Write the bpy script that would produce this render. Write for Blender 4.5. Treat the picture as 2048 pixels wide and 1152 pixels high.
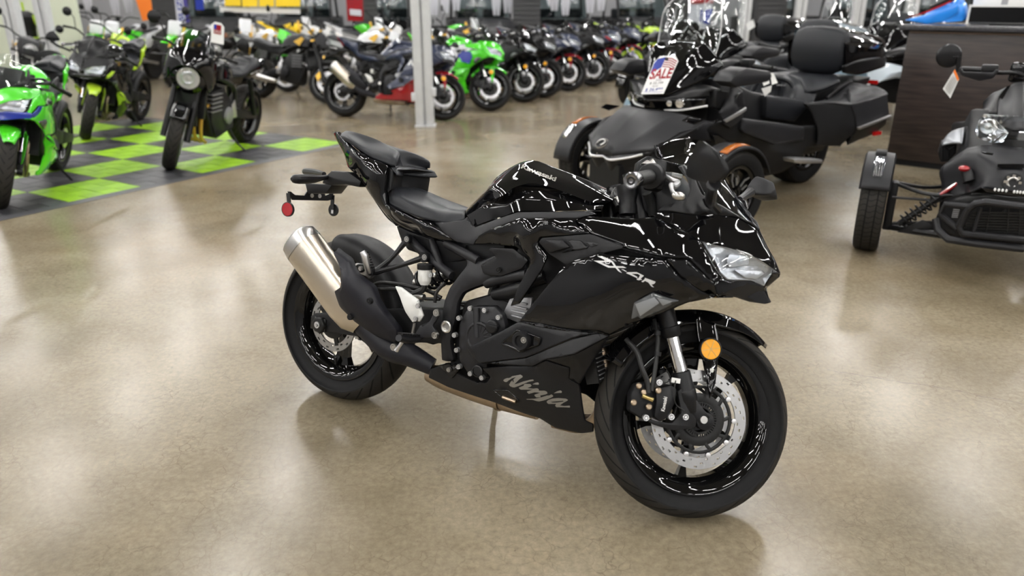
import bpy, bmesh, math, random
import numpy as np
from mathutils import Vector, Matrix
from mathutils.bvhtree import BVHTree
from mathutils.geometry import delaunay_2d_cdt
from math import sin, cos, pi, radians, sqrt, atan2

scene = bpy.context.scene
for _o in list(bpy.data.objects): bpy.data.objects.remove(_o)
COL = scene.collection
rnd = random.Random(7)

# ---------------------------------------------------------------- camera, world, light, exposure
FPX = 1505.0
cd = bpy.data.cameras.new('camera'); cam = bpy.data.objects.new('camera', cd); COL.objects.link(cam)
cd.sensor_width = 36; cd.lens = 36*FPX/2048
cam.location = (0, 0, 1.473); cam.rotation_euler = (pi/2-0.367, 0, 0)
cd.clip_start = .05; cd.clip_end = 80
cd.dof.use_dof = True; cd.dof.focus_distance = 2.55; cd.dof.aperture_fstop = 2.0
scene.camera = cam
wd = bpy.data.worlds.new('world'); scene.world = wd; wd.use_nodes = True
wd.node_tree.nodes['Background'].inputs[0].default_value = (.92, .96, 1, 1)
wd.node_tree.nodes['Background'].inputs[1].default_value = .35
vs = scene.view_settings
vs.view_transform = 'Standard'; vs.look = 'None'; vs.gamma = 1; vs.use_curve_mapping = False
vs.exposure = 1.6
LAMP = 30.0
try:
    scene.cycles.max_bounces = 7; scene.cycles.transparent_max_bounces = 12
    scene.cycles.caustics_reflective = False; scene.cycles.caustics_refractive = False
    scene.cycles.sample_clamp_indirect = 6
except Exception: pass

# ---------------------------------------------------------------- materials
def mat(name, col, rough=.5, metal=0, coat=0, spec=.5, emit=None, es=1, alpha=1, trans=0, ior=1.45, noise=None, bump=None):
    m = bpy.data.materials.new(name); m.use_nodes = True
    nt = m.node_tree; b = nt.nodes['Principled BSDF']
    b.inputs['Base Color'].default_value = (*col, 1)
    b.inputs['Roughness'].default_value = rough; b.inputs['Metallic'].default_value = metal
    b.inputs['Coat Weight'].default_value = coat; b.inputs['Coat Roughness'].default_value = .03
    b.inputs['Specular IOR Level'].default_value = spec; b.inputs['IOR'].default_value = ior
    b.inputs['Alpha'].default_value = alpha; b.inputs['Transmission Weight'].default_value = trans
    if emit: b.inputs['Emission Color'].default_value = (*emit, 1); b.inputs['Emission Strength'].default_value = es
    if noise:                                   # (scale, amount): mottled value of the same colour
        tc = nt.nodes.new('ShaderNodeTexCoord'); n = nt.nodes.new('ShaderNodeTexNoise'); n.inputs['Scale'].default_value = noise[0]
        n.inputs['Detail'].default_value = 6
        r = nt.nodes.new('ShaderNodeMapRange'); r.inputs[3].default_value = 1-noise[1]; r.inputs[4].default_value = 1+noise[1]
        h = nt.nodes.new('ShaderNodeHueSaturation'); h.inputs['Color'].default_value = (*col, 1)
        nt.links.new(tc.outputs['Object'], n.inputs['Vector']); nt.links.new(n.outputs['Fac'], r.inputs[0])
        nt.links.new(r.outputs[0], h.inputs['Value']); nt.links.new(h.outputs[0], b.inputs['Base Color'])
    if bump:                                    # (scale, strength, distance)
        tc = nt.nodes.new('ShaderNodeTexCoord'); n = nt.nodes.new('ShaderNodeTexNoise'); n.inputs['Scale'].default_value = bump[0]; n.inputs['Detail'].default_value = 3
        k = nt.nodes.new('ShaderNodeBump'); k.inputs['Strength'].default_value = bump[1]; k.inputs['Distance'].default_value = bump[2]
        nt.links.new(tc.outputs['Object'], n.inputs['Vector']); nt.links.new(n.outputs['Fac'], k.inputs['Height']); nt.links.new(k.outputs[0], b.inputs['Normal'])
    return m
M = {}
M['gloss_black'] = mat('gloss_black', (.0025,.0025,.003), .06, coat=1, spec=0)
M['satin_black'] = mat('satin_black', (.008,.008,.009), .33, spec=.32, bump=(900,.05,.0005))
M['matte_black'] = mat('matte_black', (.009,.009,.010), .5, spec=.32, bump=(1500,.15,.0004))
M['matte_grey'] = mat('matte_grey', (.016,.016,.018), .42, spec=.32, bump=(1500,.15,.0004))
M['plastic'] = mat('plastic', (.010,.010,.011), .4, spec=.32)
M['seat_vinyl'] = mat('seat_vinyl', (.013,.014,.017), .42, spec=.32, bump=(1200,.25,.0004))
M['shield'] = mat('shield', (.013,.013,.017), .42, spec=.32)
M['rim_black'] = mat('rim_black', (.003,.003,.003), .12, coat=1, spec=0)
M['hub_black'] = mat('hub_black', (.012,.012,.012), .35, spec=.32)
M['steel'] = mat('steel', (.55,.54,.52), .28, 1)
M['chrome'] = mat('chrome', (.85,.85,.85), .08, 1)
M['alu'] = mat('alu', (.62,.62,.63), .42, 1)
M['disc'] = mat('disc_steel', (.42,.42,.42), .35, 1)
M['cast'] = mat('cast_alu', (.35,.35,.36), .5, .8)
M['copper'] = mat('heat_tinted_steel', (.42,.33,.24), .35, 1, noise=(14,.35))
M['white_plastic'] = mat('white_plastic', (.72,.72,.70), .45)
M['silver_paint'] = mat('silver_paint', (.55,.55,.54), .35, .2)
M['white'] = mat('white', (.8,.8,.8), .4)
M['amber'] = mat('amber_reflector', (.95,.42,.0), .22, spec=.8, bump=(700,.6,.002))
M['amber_dark'] = mat('amber_marker', (.36,.10,.01), .2)
M['red'] = mat('red_reflector', (.35,.008,.015), .15, bump=(500,.6,.002))
M['red_lamp'] = mat('red_lamp', (.28,.006,.008), .2, emit=(1,.02,.01), es=.03)
M['red_paint'] = mat('red_paint', (.30,.006,.012), .2, coat=.8)
M['cable'] = mat('cable', (.01,.01,.01), .45)
M['brass'] = mat('brass', (.6,.48,.2), .3, 1)
M['logo_grey'] = mat('logo_grey', (.23,.22,.2), .35, .4)
M['logo_silver'] = mat('logo_silver', (.62,.62,.62), .3, .2)
M['green'] = mat('lime_green_paint', (.07,.62,.015), .2, coat=.8)
M['lime'] = mat('lime_yellow_paint', (.42,.62,.03), .25, coat=.6)
M['blue'] = mat('blue_paint', (.01,.03,.3), .2, coat=.8)
M['navy'] = mat('dark_blue_paint', (.018,.026,.060), .3, coat=.6)
M['orange'] = mat('orange', (.85,.2,.02), .4)
M['yellow'] = mat('yellow', (.9,.62,.02), .5)
M['gold'] = mat('gold', (.7,.42,.07), .35, .6)
M['wheel_silver'] = mat('wheel_silver', (.45,.45,.46), .3, .8)
M['blue_helmet'] = mat('bright_blue_shell', (.01,.22,.75), .3, coat=.6)
M['teal'] = mat('slate_blue_paint', (.10,.17,.22), .3, coat=.7)
M['light_blue'] = mat('pale_blue_paint', (.38,.43,.47), .3, coat=.6)

def brushed(name, col, axis_scale):
    m = mat(name, col, .3, 1); nt = m.node_tree; b = nt.nodes['Principled BSDF']
    tc = nt.nodes.new('ShaderNodeTexCoord'); mp = nt.nodes.new('ShaderNodeMapping'); mp.inputs['Scale'].default_value = axis_scale
    n = nt.nodes.new('ShaderNodeTexNoise'); n.inputs['Scale'].default_value = 20; n.inputs['Detail'].default_value = 4
    k = nt.nodes.new('ShaderNodeBump'); k.inputs['Strength'].default_value = .25; k.inputs['Distance'].default_value = .0006
    nt.links.new(tc.outputs['Object'], mp.inputs[0]); nt.links.new(mp.outputs[0], n.inputs[0]); nt.links.new(n.outputs[0], k.inputs['Height']); nt.links.new(k.outputs[0], b.inputs['Normal'])
    return m
M['muffler'] = brushed('brushed_muffler', (.60,.54,.45), (1, 12, 1))

def glass_mat(name, tint, alpha, rough=.03):
    m = bpy.data.materials.new(name); m.use_nodes = True; nt = m.node_tree
    for n in list(nt.nodes):
        if n.type != 'OUTPUT_MATERIAL': nt.nodes.remove(n)
    out = [n for n in nt.nodes if n.type == 'OUTPUT_MATERIAL'][0]
    t = nt.nodes.new('ShaderNodeBsdfTransparent'); t.inputs[0].default_value = (*tint, 1)
    g = nt.nodes.new('ShaderNodeBsdfGlossy'); g.inputs['Roughness'].default_value = rough; g.inputs[0].default_value = (1,1,1,1)
    f = nt.nodes.new('ShaderNodeFresnel'); f.inputs[0].default_value = 1.5
    a = nt.nodes.new('ShaderNodeMath'); a.operation = 'ADD'; a.inputs[1].default_value = alpha
    mx = nt.nodes.new('ShaderNodeMixShader')
    ge = nt.nodes.new('ShaderNodeNewGeometry'); iv = nt.nodes.new('ShaderNodeMath'); iv.operation = 'SUBTRACT'; iv.inputs[0].default_value = 1; ml = nt.nodes.new('ShaderNodeMath'); ml.operation = 'MULTIPLY'
    nt.links.new(ge.outputs['Backfacing'], iv.inputs[1])                # only the outer face of the pane reflects
    nt.links.new(f.outputs[0], a.inputs[0]); nt.links.new(a.outputs[0], ml.inputs[0]); nt.links.new(iv.outputs[0], ml.inputs[1]); nt.links.new(ml.outputs[0], mx.inputs[0]); nt.links.new(t.outputs[0], mx.inputs[1]); nt.links.new(g.outputs[0], mx.inputs[2]); nt.links.new(mx.outputs[0], out.inputs[0])
    return m
M['glass'] = glass_mat('clear_glass', (.93,.95,.95), .02)
M['smoke_glass'] = glass_mat('smoked_screen', (.42,.44,.46), .02)
M['lens'] = glass_mat('clear_lens', (.93,.95,.97), .03)
M['window_glass'] = glass_mat('window_glass', (.55,.62,.62), .08)

def tread_mat(name, style):
    """rubber with sipes cut by a bump; UV: u = turns round the wheel, v = 0..1 across"""
    m = mat(name, (.016,.016,.017), .7, spec=.2); nt = m.node_tree; b = nt.nodes['Principled BSDF']; L = nt.links
    uv = nt.nodes.new('ShaderNodeUVMap'); s = nt.nodes.new('ShaderNodeSeparateXYZ'); L.new(uv.outputs[0], s.inputs[0])
    def mth(op, a, bb=None, c=None):
        n = nt.nodes.new('ShaderNodeMath'); n.operation = op
        for i, q in enumerate((a, bb, c)):
            if q is None: continue
            if isinstance(q, (int, float)): n.inputs[i].default_value = q
            else: L.new(q, n.inputs[i])
        return n.outputs[0]
    u, v = s.outputs[0], s.outputs[1]
    d = mth('ABSOLUTE', mth('SUBTRACT', v, .5))                     # 0 centre .. .5 edge
    if style == 'sport':
        ph = mth('ADD', mth('MULTIPLY', u, 26), mth('MULTIPLY', mth('POWER', d, 1.4), -9))
        ph = mth('ADD', ph, mth('MULTIPLY', mth('GREATER_THAN', v, .5), .5))
        line = mth('LESS_THAN', mth('ABSOLUTE', mth('SUBTRACT', mth('FRACT', ph), .5)), .075)
        band = mth('MULTIPLY', mth('GREATER_THAN', d, .035), mth('LESS_THAN', d, .30))
        g = mth('MULTIPLY', line, band)
    else:
        ph = mth('ADD', mth('MULTIPLY', u, 54), mth('MULTIPLY', mth('SINE', mth('MULTIPLY', v, 30)), .18))
        line = mth('LESS_THAN', mth('ABSOLUTE', mth('SUBTRACT', mth('FRACT', ph), .5)), .06)
        gr = mth('LESS_THAN', mth('ABSOLUTE', mth('SUBTRACT', mth('FRACT', mth('MULTIPLY', v, 6.0)), .5)), .07)
        g = mth('MULTIPLY', mth('MAXIMUM', line, gr), mth('LESS_THAN', d, .36))
    k = nt.nodes.new('ShaderNodeBump'); k.inputs['Strength'].default_value = 1; k.inputs['Distance'].default_value = .004; k.invert = True
    L.new(g, k.inputs['Height']); L.new(k.outputs[0], b.inputs['Normal'])
    n = nt.nodes.new('ShaderNodeTexNoise'); n.inputs['Scale'].default_value = 60
    tc = nt.nodes.new('ShaderNodeTexCoord'); L.new(tc.outputs['Object'], n.inputs[0])
    mx = nt.nodes.new('ShaderNodeMix'); mx.data_type = 'RGBA'
    rub = nt.nodes.new('ShaderNodeMix'); rub.data_type = 'RGBA'; rub.inputs[6].default_value = (.009,.009,.010,1); rub.inputs[7].default_value = (.013,.013,.013,1)
    du = nt.nodes.new('ShaderNodeMix'); du.data_type = 'RGBA'; du.inputs[7].default_value = (.042,.037,.030,1)
    n2 = nt.nodes.new('ShaderNodeTexNoise'); n2.inputs['Scale'].default_value = 9; n2.inputs['Detail'].default_value = 5; L.new(tc.outputs['Object'], n2.inputs[0])
    L.new(mth('MULTIPLY', mth('LESS_THAN', d, .31), mth('MULTIPLY', n2.outputs[0], .8)), du.inputs[0])
    L.new(n.outputs[0], rub.inputs[0]); L.new(rub.outputs[2], du.inputs[6]); L.new(du.outputs[2], mx.inputs[6]); mx.inputs[7].default_value = (.003,.003,.003,1); L.new(g, mx.inputs[0]); L.new(mx.outputs[2], b.inputs['Base Color'])
    return m
M['tire'] = tread_mat('sport_tire', 'sport'); M['car_tire'] = tread_mat('car_tire', 'car')

# ---------------------------------------------------------------- objects
def empty(name, mtx, label=None, cat=None, group=None):
    o = bpy.data.objects.new(name, None); COL.objects.link(o); o.matrix_world = mtx; o.empty_display_size = .1
    tag(o, label, cat, group); return o
def tag(o, label=None, cat=None, group=None, kind=None):
    if label: o['label'] = label
    if cat: o['category'] = cat
    if group: o['group'] = group
    if kind: o['kind'] = kind
    return o
def link(name, me, m, parent=None, mtx=None):
    o = bpy.data.objects.new(name, me); COL.objects.link(o)
    if parent: o.parent = parent
    if mtx is not None: o.matrix_basis = mtx
    if m is not None and not me.materials: me.materials.append(M[m] if isinstance(m, str) else m)
    return o

def frame_of(d):
    d = Vector(d).normalized(); a = Vector((0,0,1)) if abs(d.z) < .9 else Vector((1,0,0))
    u = d.cross(a).normalized(); return u, d.cross(u).normalized(), d
def crom(P, n, closed=False):
    """Catmull-Rom through points (arrays)"""
    P = [np.array(p, float) for p in P]; N = len(P)
    if N < 3: return [P[0]+(P[-1]-P[0])*t for t in np.linspace(0, 1, n)]
    out = []
    segs = N if closed else N-1
    for k in range(n):
        t = k*segs/(n if closed else n-1); i = min(int(t), segs-1); f = t-i
        g = (lambda j: P[j % N]) if closed else (lambda j: P[min(max(j,0),N-1)] if 0 <= j < N else (2*P[0]-P[1] if j < 0 else 2*P[-1]-P[-2]))
        a, b, c, d = g(i-1), g(i), g(i+1), g(i+2)
        out.append(.5*((2*b)+(c-a)*f+(2*a-5*b+4*c-d)*f*f+(3*b-a-3*c+d)*f**3))
    return out

class Sh:
    def __init__(s): s.v = []; s.f = []; s.uv = None
    def add(s, v, f):
        o = len(s.v); s.v += [tuple(map(float, p)) for p in v]; s.f += [tuple(i+o for i in q) for q in f]; return s
    def box(s, c, size, R=None):
        hx, hy, hz = [q/2 for q in size]; R = R or Matrix.Identity(3); c = Vector(c)
        v = [c+R@Vector((x*hx, y*hy, z*hz)) for x in (-1,1) for y in (-1,1) for z in (-1,1)]
        return s.add(v, [(0,1,3,2),(4,6,7,5),(0,4,5,1),(2,3,7,6),(0,2,6,4),(1,5,7,3)])
    def beam(s, a, b, w, h, up=(0,0,1), w2=None, h2=None):
        a, b = Vector(a), Vector(b); d = (b-a).normalized(); u = d.cross(Vector(up)).normalized(); t = u.cross(d)
        w2 = w if w2 is None else w2; h2 = h if h2 is None else h2; v = []
        for p, ww, hh in ((a, w, h), (b, w2, h2)):
            for x, y in ((-1,-1),(1,-1),(1,1),(-1,1)): v.append(p+u*x*ww/2+t*y*hh/2)
        return s.add(v, [(3,2,1,0),(4,5,6,7),(0,1,5,4),(1,2,6,5),(2,3,7,6),(3,0,4,7)])
    def tube(s, path, r, n=10, smooth=0, cap=True, closed=False):
        pts = [Vector(p) for p in path]
        rs = list(r) if hasattr(r, '__len__') else [r]*len(pts)
        if smooth:
            q = crom([(*p, rr) for p, rr in zip(pts, rs)], smooth, closed); pts = [Vector(k[:3]) for k in q]; rs = [float(k[3]) for k in q]
        N = len(pts); v = []; up = None
        for i, p in enumerate(pts):
            if closed: d = pts[(i+1) % N]-pts[i-1]
            else: d = pts[min(i+1, N-1)]-pts[max(i-1, 0)]
            d.normalize()
            if up is None: u, w, _ = frame_of(d)
            else: u = (up-d*up.dot(d)).normalized(); w = d.cross(u)
            up = u
            for k in range(n):
                t = 2*pi*k/n; v.append(p+(u*cos(t)+w*sin(t))*rs[i])
        f = []
        for i in range(N if closed else N-1):
            j = (i+1) % N
            for k in range(n): f.append((i*n+k, i*n+(k+1) % n, j*n+(k+1) % n, j*n+k))
        if cap and not closed: f += [tuple(range(n-1, -1, -1)), tuple(range((N-1)*n, N*n))]
        return s.add(v, f)
    def lathe(s, prof, c=(0,0,0), axis=(0,1,0), n=32, closed=False, a0=0, a1=2*pi, cap=True):
        """prof: (radius, height along axis)"""
        u, w, d = frame_of(axis); c = Vector(c); full = abs(a1-a0-2*pi) < 1e-6; m = n if full else n+1; v = []; K = len(prof)
        for k in range(m):
            t = a0+(a1-a0)*k/n
            for r, h in prof: v.append(c+(u*cos(t)+w*sin(t))*r+d*h)
        f = []
        for k in range(n):
            a, b = k*K, ((k+1) % m)*K
            for i in range(K if closed else K-1):
                j = (i+1) % K; f.append((a+i, b+i, b+j, a+j))
        if not closed and cap:
            if prof[0][0] > 1e-6 and full: f.append(tuple(k*K for k in range(n)))
            if prof[-1][0] > 1e-6 and full: f.append(tuple(k*K+K-1 for k in range(n-1, -1, -1)))
        return s.add(v, f)
    def cyl(s, a, b, r, n=16, r2=None):
        return s.tube([a, b], [r, r if r2 is None else r2], n)
    def prism(s, poly, vec):
        n = len(poly); vec = Vector(vec); p = [Vector(q) for q in poly]
        return s.add(p+[q+vec for q in p], [tuple(range(n)), tuple(range(2*n-1, n-1, -1))]+[(i, i+n, (i+1) % n+n, (i+1) % n) for i in range(n)])
    def ball(s, c, r, n=12, sc=(1,1,1)):
        v = []; f = []
        m = n//2
        for i in range(m+1):
            t = pi*i/m
            for k in range(n): v.append((c[0]+r*sc[0]*sin(t)*cos(2*pi*k/n), c[1]+r*sc[1]*sin(t)*sin(2*pi*k/n), c[2]+r*sc[2]*cos(t)))
        for i in range(m):
            for k in range(n): f.append((i*n+k, (i+1)*n+k, (i+1)*n+(k+1) % n, i*n+(k+1) % n))
        return s.add(v, f)
    def mesh(s, name, bevel=0, sharp=35, seg=2, weld=True, thick=0):
        bm = bmesh.new(); V = [bm.verts.new(p) for p in s.v]
        for q in s.f:
            try:
                if len(set(q)) > 2: bm.faces.new([V[i] for i in q])
            except ValueError: pass
        if weld: bmesh.ops.remove_doubles(bm, verts=bm.verts, dist=2e-5)
        bmesh.ops.recalc_face_normals(bm, faces=bm.faces)
        if bevel:
            E_ = [e for e in bm.edges if len(e.link_faces) == 2 and e.calc_face_angle(0) > .6]
            bmesh.ops.bevel(bm, geom=E_, offset=bevel, segments=seg, profile=.5, affect='EDGES', clamp_overlap=True)
        me = bpy.data.meshes.new(name); bm.to_mesh(me); bm.free()
        me.shade_smooth() if hasattr(me, 'shade_smooth') else None
        if sharp < 180: me.set_sharp_from_angle(angle=radians(sharp))
        return me
    def obj(s, name, m, parent=None, bevel=0, sharp=35, mtx=None, seg=2, thick=0, weld=True):
        o = link(name, s.mesh(name, bevel, sharp, seg, weld), m, parent, mtx)
        if thick:
            md = o.modifiers.new('thickness', 'SOLIDIFY'); md.thickness = abs(thick); md.offset = -1 if thick > 0 else 1
        return o

# ---- thin-plate panel: outline of 3D points (x,y,z); y is a smooth function of (x,z)
class TPS:
    def __init__(s, P, lam=3e-4):
        P = np.array(P, float); s.p = P[:, [0,2]]; n = len(P)
        K = s.k(s.p[:, None]-s.p[None]); A = np.zeros((n+3, n+3)); A[:n,:n] = K+lam*np.eye(n)
        Q = np.c_[np.ones(n), s.p]; A[:n,n:] = Q; A[n:,:n] = Q.T
        s.w = np.linalg.lstsq(A, np.r_[P[:,1], 0, 0, 0], rcond=None)[0]
    def k(s, d):
        r2 = (d**2).sum(-1); return np.where(r2 > 1e-12, r2*np.log(np.maximum(r2, 1e-12)), 0)
    def __call__(s, q):
        q = np.atleast_2d(q); return s.k(q[:, None]-s.p[None])@s.w[:-3]+s.w[-3]+q@s.w[-2:]
def round_poly(P, r):
    if not r: return P
    out = []; n = len(P)
    for i in range(n):
        a, b, c = P[i-1], P[i], P[(i+1) % n]
        la, lc = np.linalg.norm((a-b)[[0,2]]), np.linalg.norm((c-b)[[0,2]])
        t1, t2 = min(r/max(la,1e-6), .4), min(r/max(lc,1e-6), .4)
        p, q = b+(a-b)*t1, b+(c-b)*t2
        for t in (0, .33, .67, 1): out.append(p*(1-t)**2+2*b*t*(1-t)+q*t*t)
    return out
def panel(name, outline, m, parent, inner=(), step=.014, edge=.006, roll=.006, thick=.004, rnd_c=.006, side=-1, mtx=None, both=True, flat=False, crease=(), sharp=28, lam=1e-3):
    O = [np.array(p, float) for p in outline]; tps = TPS(O+[np.array(p, float) for p in inner]+[np.array(p, float) for p in crease], lam)
    O = round_poly(O, rnd_c)
    # densify
    D = []
    for a, b in zip(O, O[1:]+O[:1]):
        k = max(1, int(np.linalg.norm((b-a)[[0,2]])/step))
        for i in range(k): D.append((a+(b-a)*i/k)[[0,2]])
    D = np.array(D); n = len(D)
    lo, hi = D.min(0), D.max(0); g = []
    B1, B2 = D, np.roll(D, -1, 0)
    def dist(q):
        ab = B2-B1; t = np.clip(((q-B1)*ab).sum(1)/np.maximum((ab**2).sum(1), 1e-12), 0, 1); return np.sqrt((((B1+ab*t[:, None])-q)**2).sum(1)).min()
    def inside(q):
        c = (B1[:,1] > q[1]) != (B2[:,1] > q[1])
        xs = B1[:,0]+(q[1]-B1[:,1])/np.where(abs(B2[:,1]-B1[:,1]) < 1e-12, 1e-12, B2[:,1]-B1[:,1])*(B2[:,0]-B1[:,0])
        return (c & (xs > q[0])).sum() % 2 == 1
    pts = [Vector(p) for p in D]
    # inset ring for the rolled edge
    area = .5*(B1[:,0]*B2[:,1]-B2[:,0]*B1[:,1]).sum(); sg = 1 if area > 0 else -1
    for off in ((edge*.35, edge) if edge else ()):
        for i in range(n):
            t = D[(i+1) % n]-D[i-1]; t = t/max(np.linalg.norm(t), 1e-9); q = D[i]+off*np.array([-t[1], t[0]])*sg
            if inside(q) and dist(q) > off*.9: pts.append(Vector(q))
    nx, nz = int((hi[0]-lo[0])/step), int((hi[1]-lo[1])/step)
    for i in range(nx+1):
        for j in range(nz+1):
            q = lo+np.array([(i+(j % 2)*.5)*step, j*step])
            if inside(q) and dist(q) > max(edge*1.3, step*.55): pts.append(Vector(q))
    vo, _, fo, *_r = delaunay_2d_cdt(pts, [(i, (i+1) % n) for i in range(n)], [], 1, 1e-6)
    Q = np.array([tuple(p) for p in vo]); Yv = tps(Q)
    if edge:
        d = np.array([dist(q) for q in Q]); t = np.clip(1-d/edge, 0, 1); Yv = Yv-side*roll*(1-np.sqrt(np.maximum(0, 1-t*t)))
    s = Sh(); s.add([(q[0], y, q[1]) for q, y in zip(Q, Yv)], [tuple(f) for f in fo])
    me = s.mesh(name, sharp=sharp)
    # orient outward: normals towards side
    if sum(p.normal.y*p.area for p in me.polygons)*side < 0: me.flip_normals()
    o = link(name, me, m, parent, mtx)
    md = o.modifiers.new('thickness', 'SOLIDIFY'); md.thickness = thick; md.offset = -1
    o['tps'] = 0; del o['tps']
    if both:
        c = o.copy(); COL.objects.link(c); c.parent = parent; c.matrix_basis = (mtx or Matrix.Identity(4))@Matrix.Diagonal((1,-1,1,1))
    return o

def surf(name, rows, m, parent, nu=24, nv=24, brk_v=(), brk_u=(), mirror=True, thick=0, sharp=28, mtx=None, caps=False, closed=False):
    """rows of control points; brk_v = column indices that stay sharp"""
    def run(P, n, brk):
        idx = [0]+sorted(brk)+[len(P)-1]; tot = len(P)-1; out = []
        for a, b in zip(idx, idx[1:]):
            k = max(2, round(n*(b-a)/tot)+1); q = crom(P[a:b+1], k); out += q if not out else q[1:]
        return out
    A = [run([np.array(p, float) for p in r], nv, list(brk_v)) if not closed else crom([np.array(p, float) for p in r], nv, True) for r in rows]
    B = list(zip(*[run([r[j] for r in A], nu, list(brk_u)) for j in range(len(A[0]))]))
    s = Sh(); nr, nc = len(B), len(B[0])
    v = [p for r in B for p in r]
    f = [(i*nc+j, i*nc+(j+1) % nc, (i+1)*nc+(j+1) % nc, (i+1)*nc+j) for i in range(nr-1) for j in range(nc if closed else nc-1)]
    s.add(v, f)
    if caps and closed: s.add([], []); s.f += [tuple(range(nc)), tuple(range((nr-1)*nc, nr*nc))[::-1]]
    if mirror: s.v = [(p[0], 0.0 if i % nc == 0 else p[1], p[2]) for i, p in enumerate(s.v)]; v = list(s.v)
    if mirror: s.add([(p[0], -p[1], p[2]) for p in v], [q[::-1] for q in f])
    return s.obj(name, m, parent, sharp=sharp, mtx=mtx, thick=thick)

def text_on(name, body, origin, ux, uz, size, m, parent, target=None, shear=0, bold=0, off=.0015, width=1, cast=(0,1,0), mtx=None, space=1):
    """flat lettering: baseline from origin along ux, up along uz; pushed onto the target mesh"""
    cu = bpy.data.curves.new(name, 'FONT'); cu.body = body; cu.size = size; cu.shear = shear; cu.offset = bold; cu.fill_mode = 'FRONT'; cu.space_character = space
    to = bpy.data.objects.new(name, cu); COL.objects.link(to)
    dg = bpy.context.evaluated_depsgraph_get(); me = bpy.data.meshes.new_from_object(to.evaluated_get(dg)); bpy.data.objects.remove(to)
    bvh = None
    if target is not None:
        tm = target.data; bvh = BVHTree.FromPolygons([v.co.copy() for v in tm.vertices], [tuple(p.vertices) for p in tm.polygons])
        bm = bmesh.new(); bm.from_mesh(me); bmesh.ops.triangulate(bm, faces=bm.faces)
        for _ in range(2): bmesh.ops.subdivide_edges(bm, edges=[e for e in bm.edges if e.calc_length() > size*.12], cuts=1); bmesh.ops.triangulate(bm, faces=bm.faces)
        bm.to_mesh(me); bm.free()
    o_, ux, uz, cv = Vector(origin), Vector(ux), Vector(uz), Vector(cast).normalized()
    for v in me.vertices:
        p = o_+ux*v.co.x*width+uz*v.co.y
        if bvh:
            h = bvh.ray_cast(p-cv*.5, cv)
            if h[0]: p = h[0]-cv*off
        v.co = p
    me.materials.clear()
    o = link(name, me, m, parent, mtx); return o

def glyph_on(name, polys, m, parent, target, off=.0015, cast=(0,1,0)):
    tm = target.data; cast = Vector(cast).normalized(); bvh = BVHTree.FromPolygons([v.co.copy() for v in tm.vertices], [tuple(p.vertices) for p in tm.polygons]); cv = Vector(cast)
    s = Sh()
    for P in polys:
        pts = [Vector((p[0], p[2])) for p in P]; n = len(pts); y0 = P[0][1]
        vo, _, fo, *_r = delaunay_2d_cdt(pts, [(i, (i+1) % n) for i in range(n)], [], 1, 1e-6)
        V = []
        for q in vo:
            p = Vector((q[0], y0, q[1])); h = bvh.ray_cast(p-cv*.5, cv); V.append(h[0]-cv*off if h[0] else p)
        s.add(V, [tuple(f) for f in fo])
    return s.obj(name, m, parent, weld=False)

# ---- wheels
def tire_mesh(name, R, w, Rr, flat=.0, n=72, m='tire', parent=None, c=(0,0,0), mtx=None, square=False):
    """tyre around +y axis; profile from bead to bead"""
    P = []
    hw = w/2
    if square: prof = [(Rr, .78), (Rr+(R-Rr)*.35, .97), (Rr+(R-Rr)*.7, 1.0), (R-.018, .97), (R-.006, .86), (R-.001, .6), (R, .3), (R, 0)]
    else:
        cr = .42
        prof = [(Rr-.002, .66), (Rr+(R-Rr)*.25, .80), (Rr+(R-Rr)*.5, .93)]
        for k in range(8):
            t = (1-k/7)*pi/2*.93; prof.append((R-hw*cr*1.7*(1-cos(t)), sin(t)/sin(pi/2*.93)*.985))
    full = [(r, -h*hw) for r, h in prof]+[(r, h*hw) for r, h in prof[::-1][1:]]
    s = Sh(); K = len(full); v = []; f = []
    for k in range(n):
        t = 2*pi*k/n
        for r, h in full: v.append((r*cos(t), h, r*sin(t)))
    for k in range(n):
        for i in range(K-1): f.append((k*K+i, ((k+1) % n)*K+i, ((k+1) % n)*K+i+1, k*K+i+1))
    me = bpy.data.meshes.new(name); me.from_pydata(v, [], f); uvl = me.uv_layers.new(name='UVMap')
    L = 0
    for q in f:
        k = q[0]//K
        for vi in q:
            kk = vi//K; u = (k+1 if (kk == 0 and k == n-1) else kk)/n; uvl.data[L].uv = (u, (vi % K)/(K-1)); L += 1
    me.flip_normals(); me.shade_smooth(); me.update()
    return link(name, me, m, parent, (mtx or Matrix.Identity(4))@Matrix.Translation(c))
def rim_shape(Rr, w, n=56, lip=.012):
    s = Sh(); h = w/2
    s.lathe([(Rr+.004, -h), (Rr+.006, -h+.004), (Rr-.006, -h+.012), (Rr-.022, -h+.022), (Rr-.034, -h*.35), (Rr-.036, 0), (Rr-.034, h*.35), (Rr-.022, h-.022), (Rr-.006, h-.012), (Rr+.006, h-.004), (Rr+.004, h),
             (Rr-.010, h), (Rr-.022, h-.008), (Rr-.032, h-.02), (Rr-.044, h*.3), (Rr-.044, -h*.3), (Rr-.032, -h+.02), (Rr-.022, -h+.008), (Rr-.010, -h)], axis=(0,1,0), n=n, closed=True)
    return s
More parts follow.
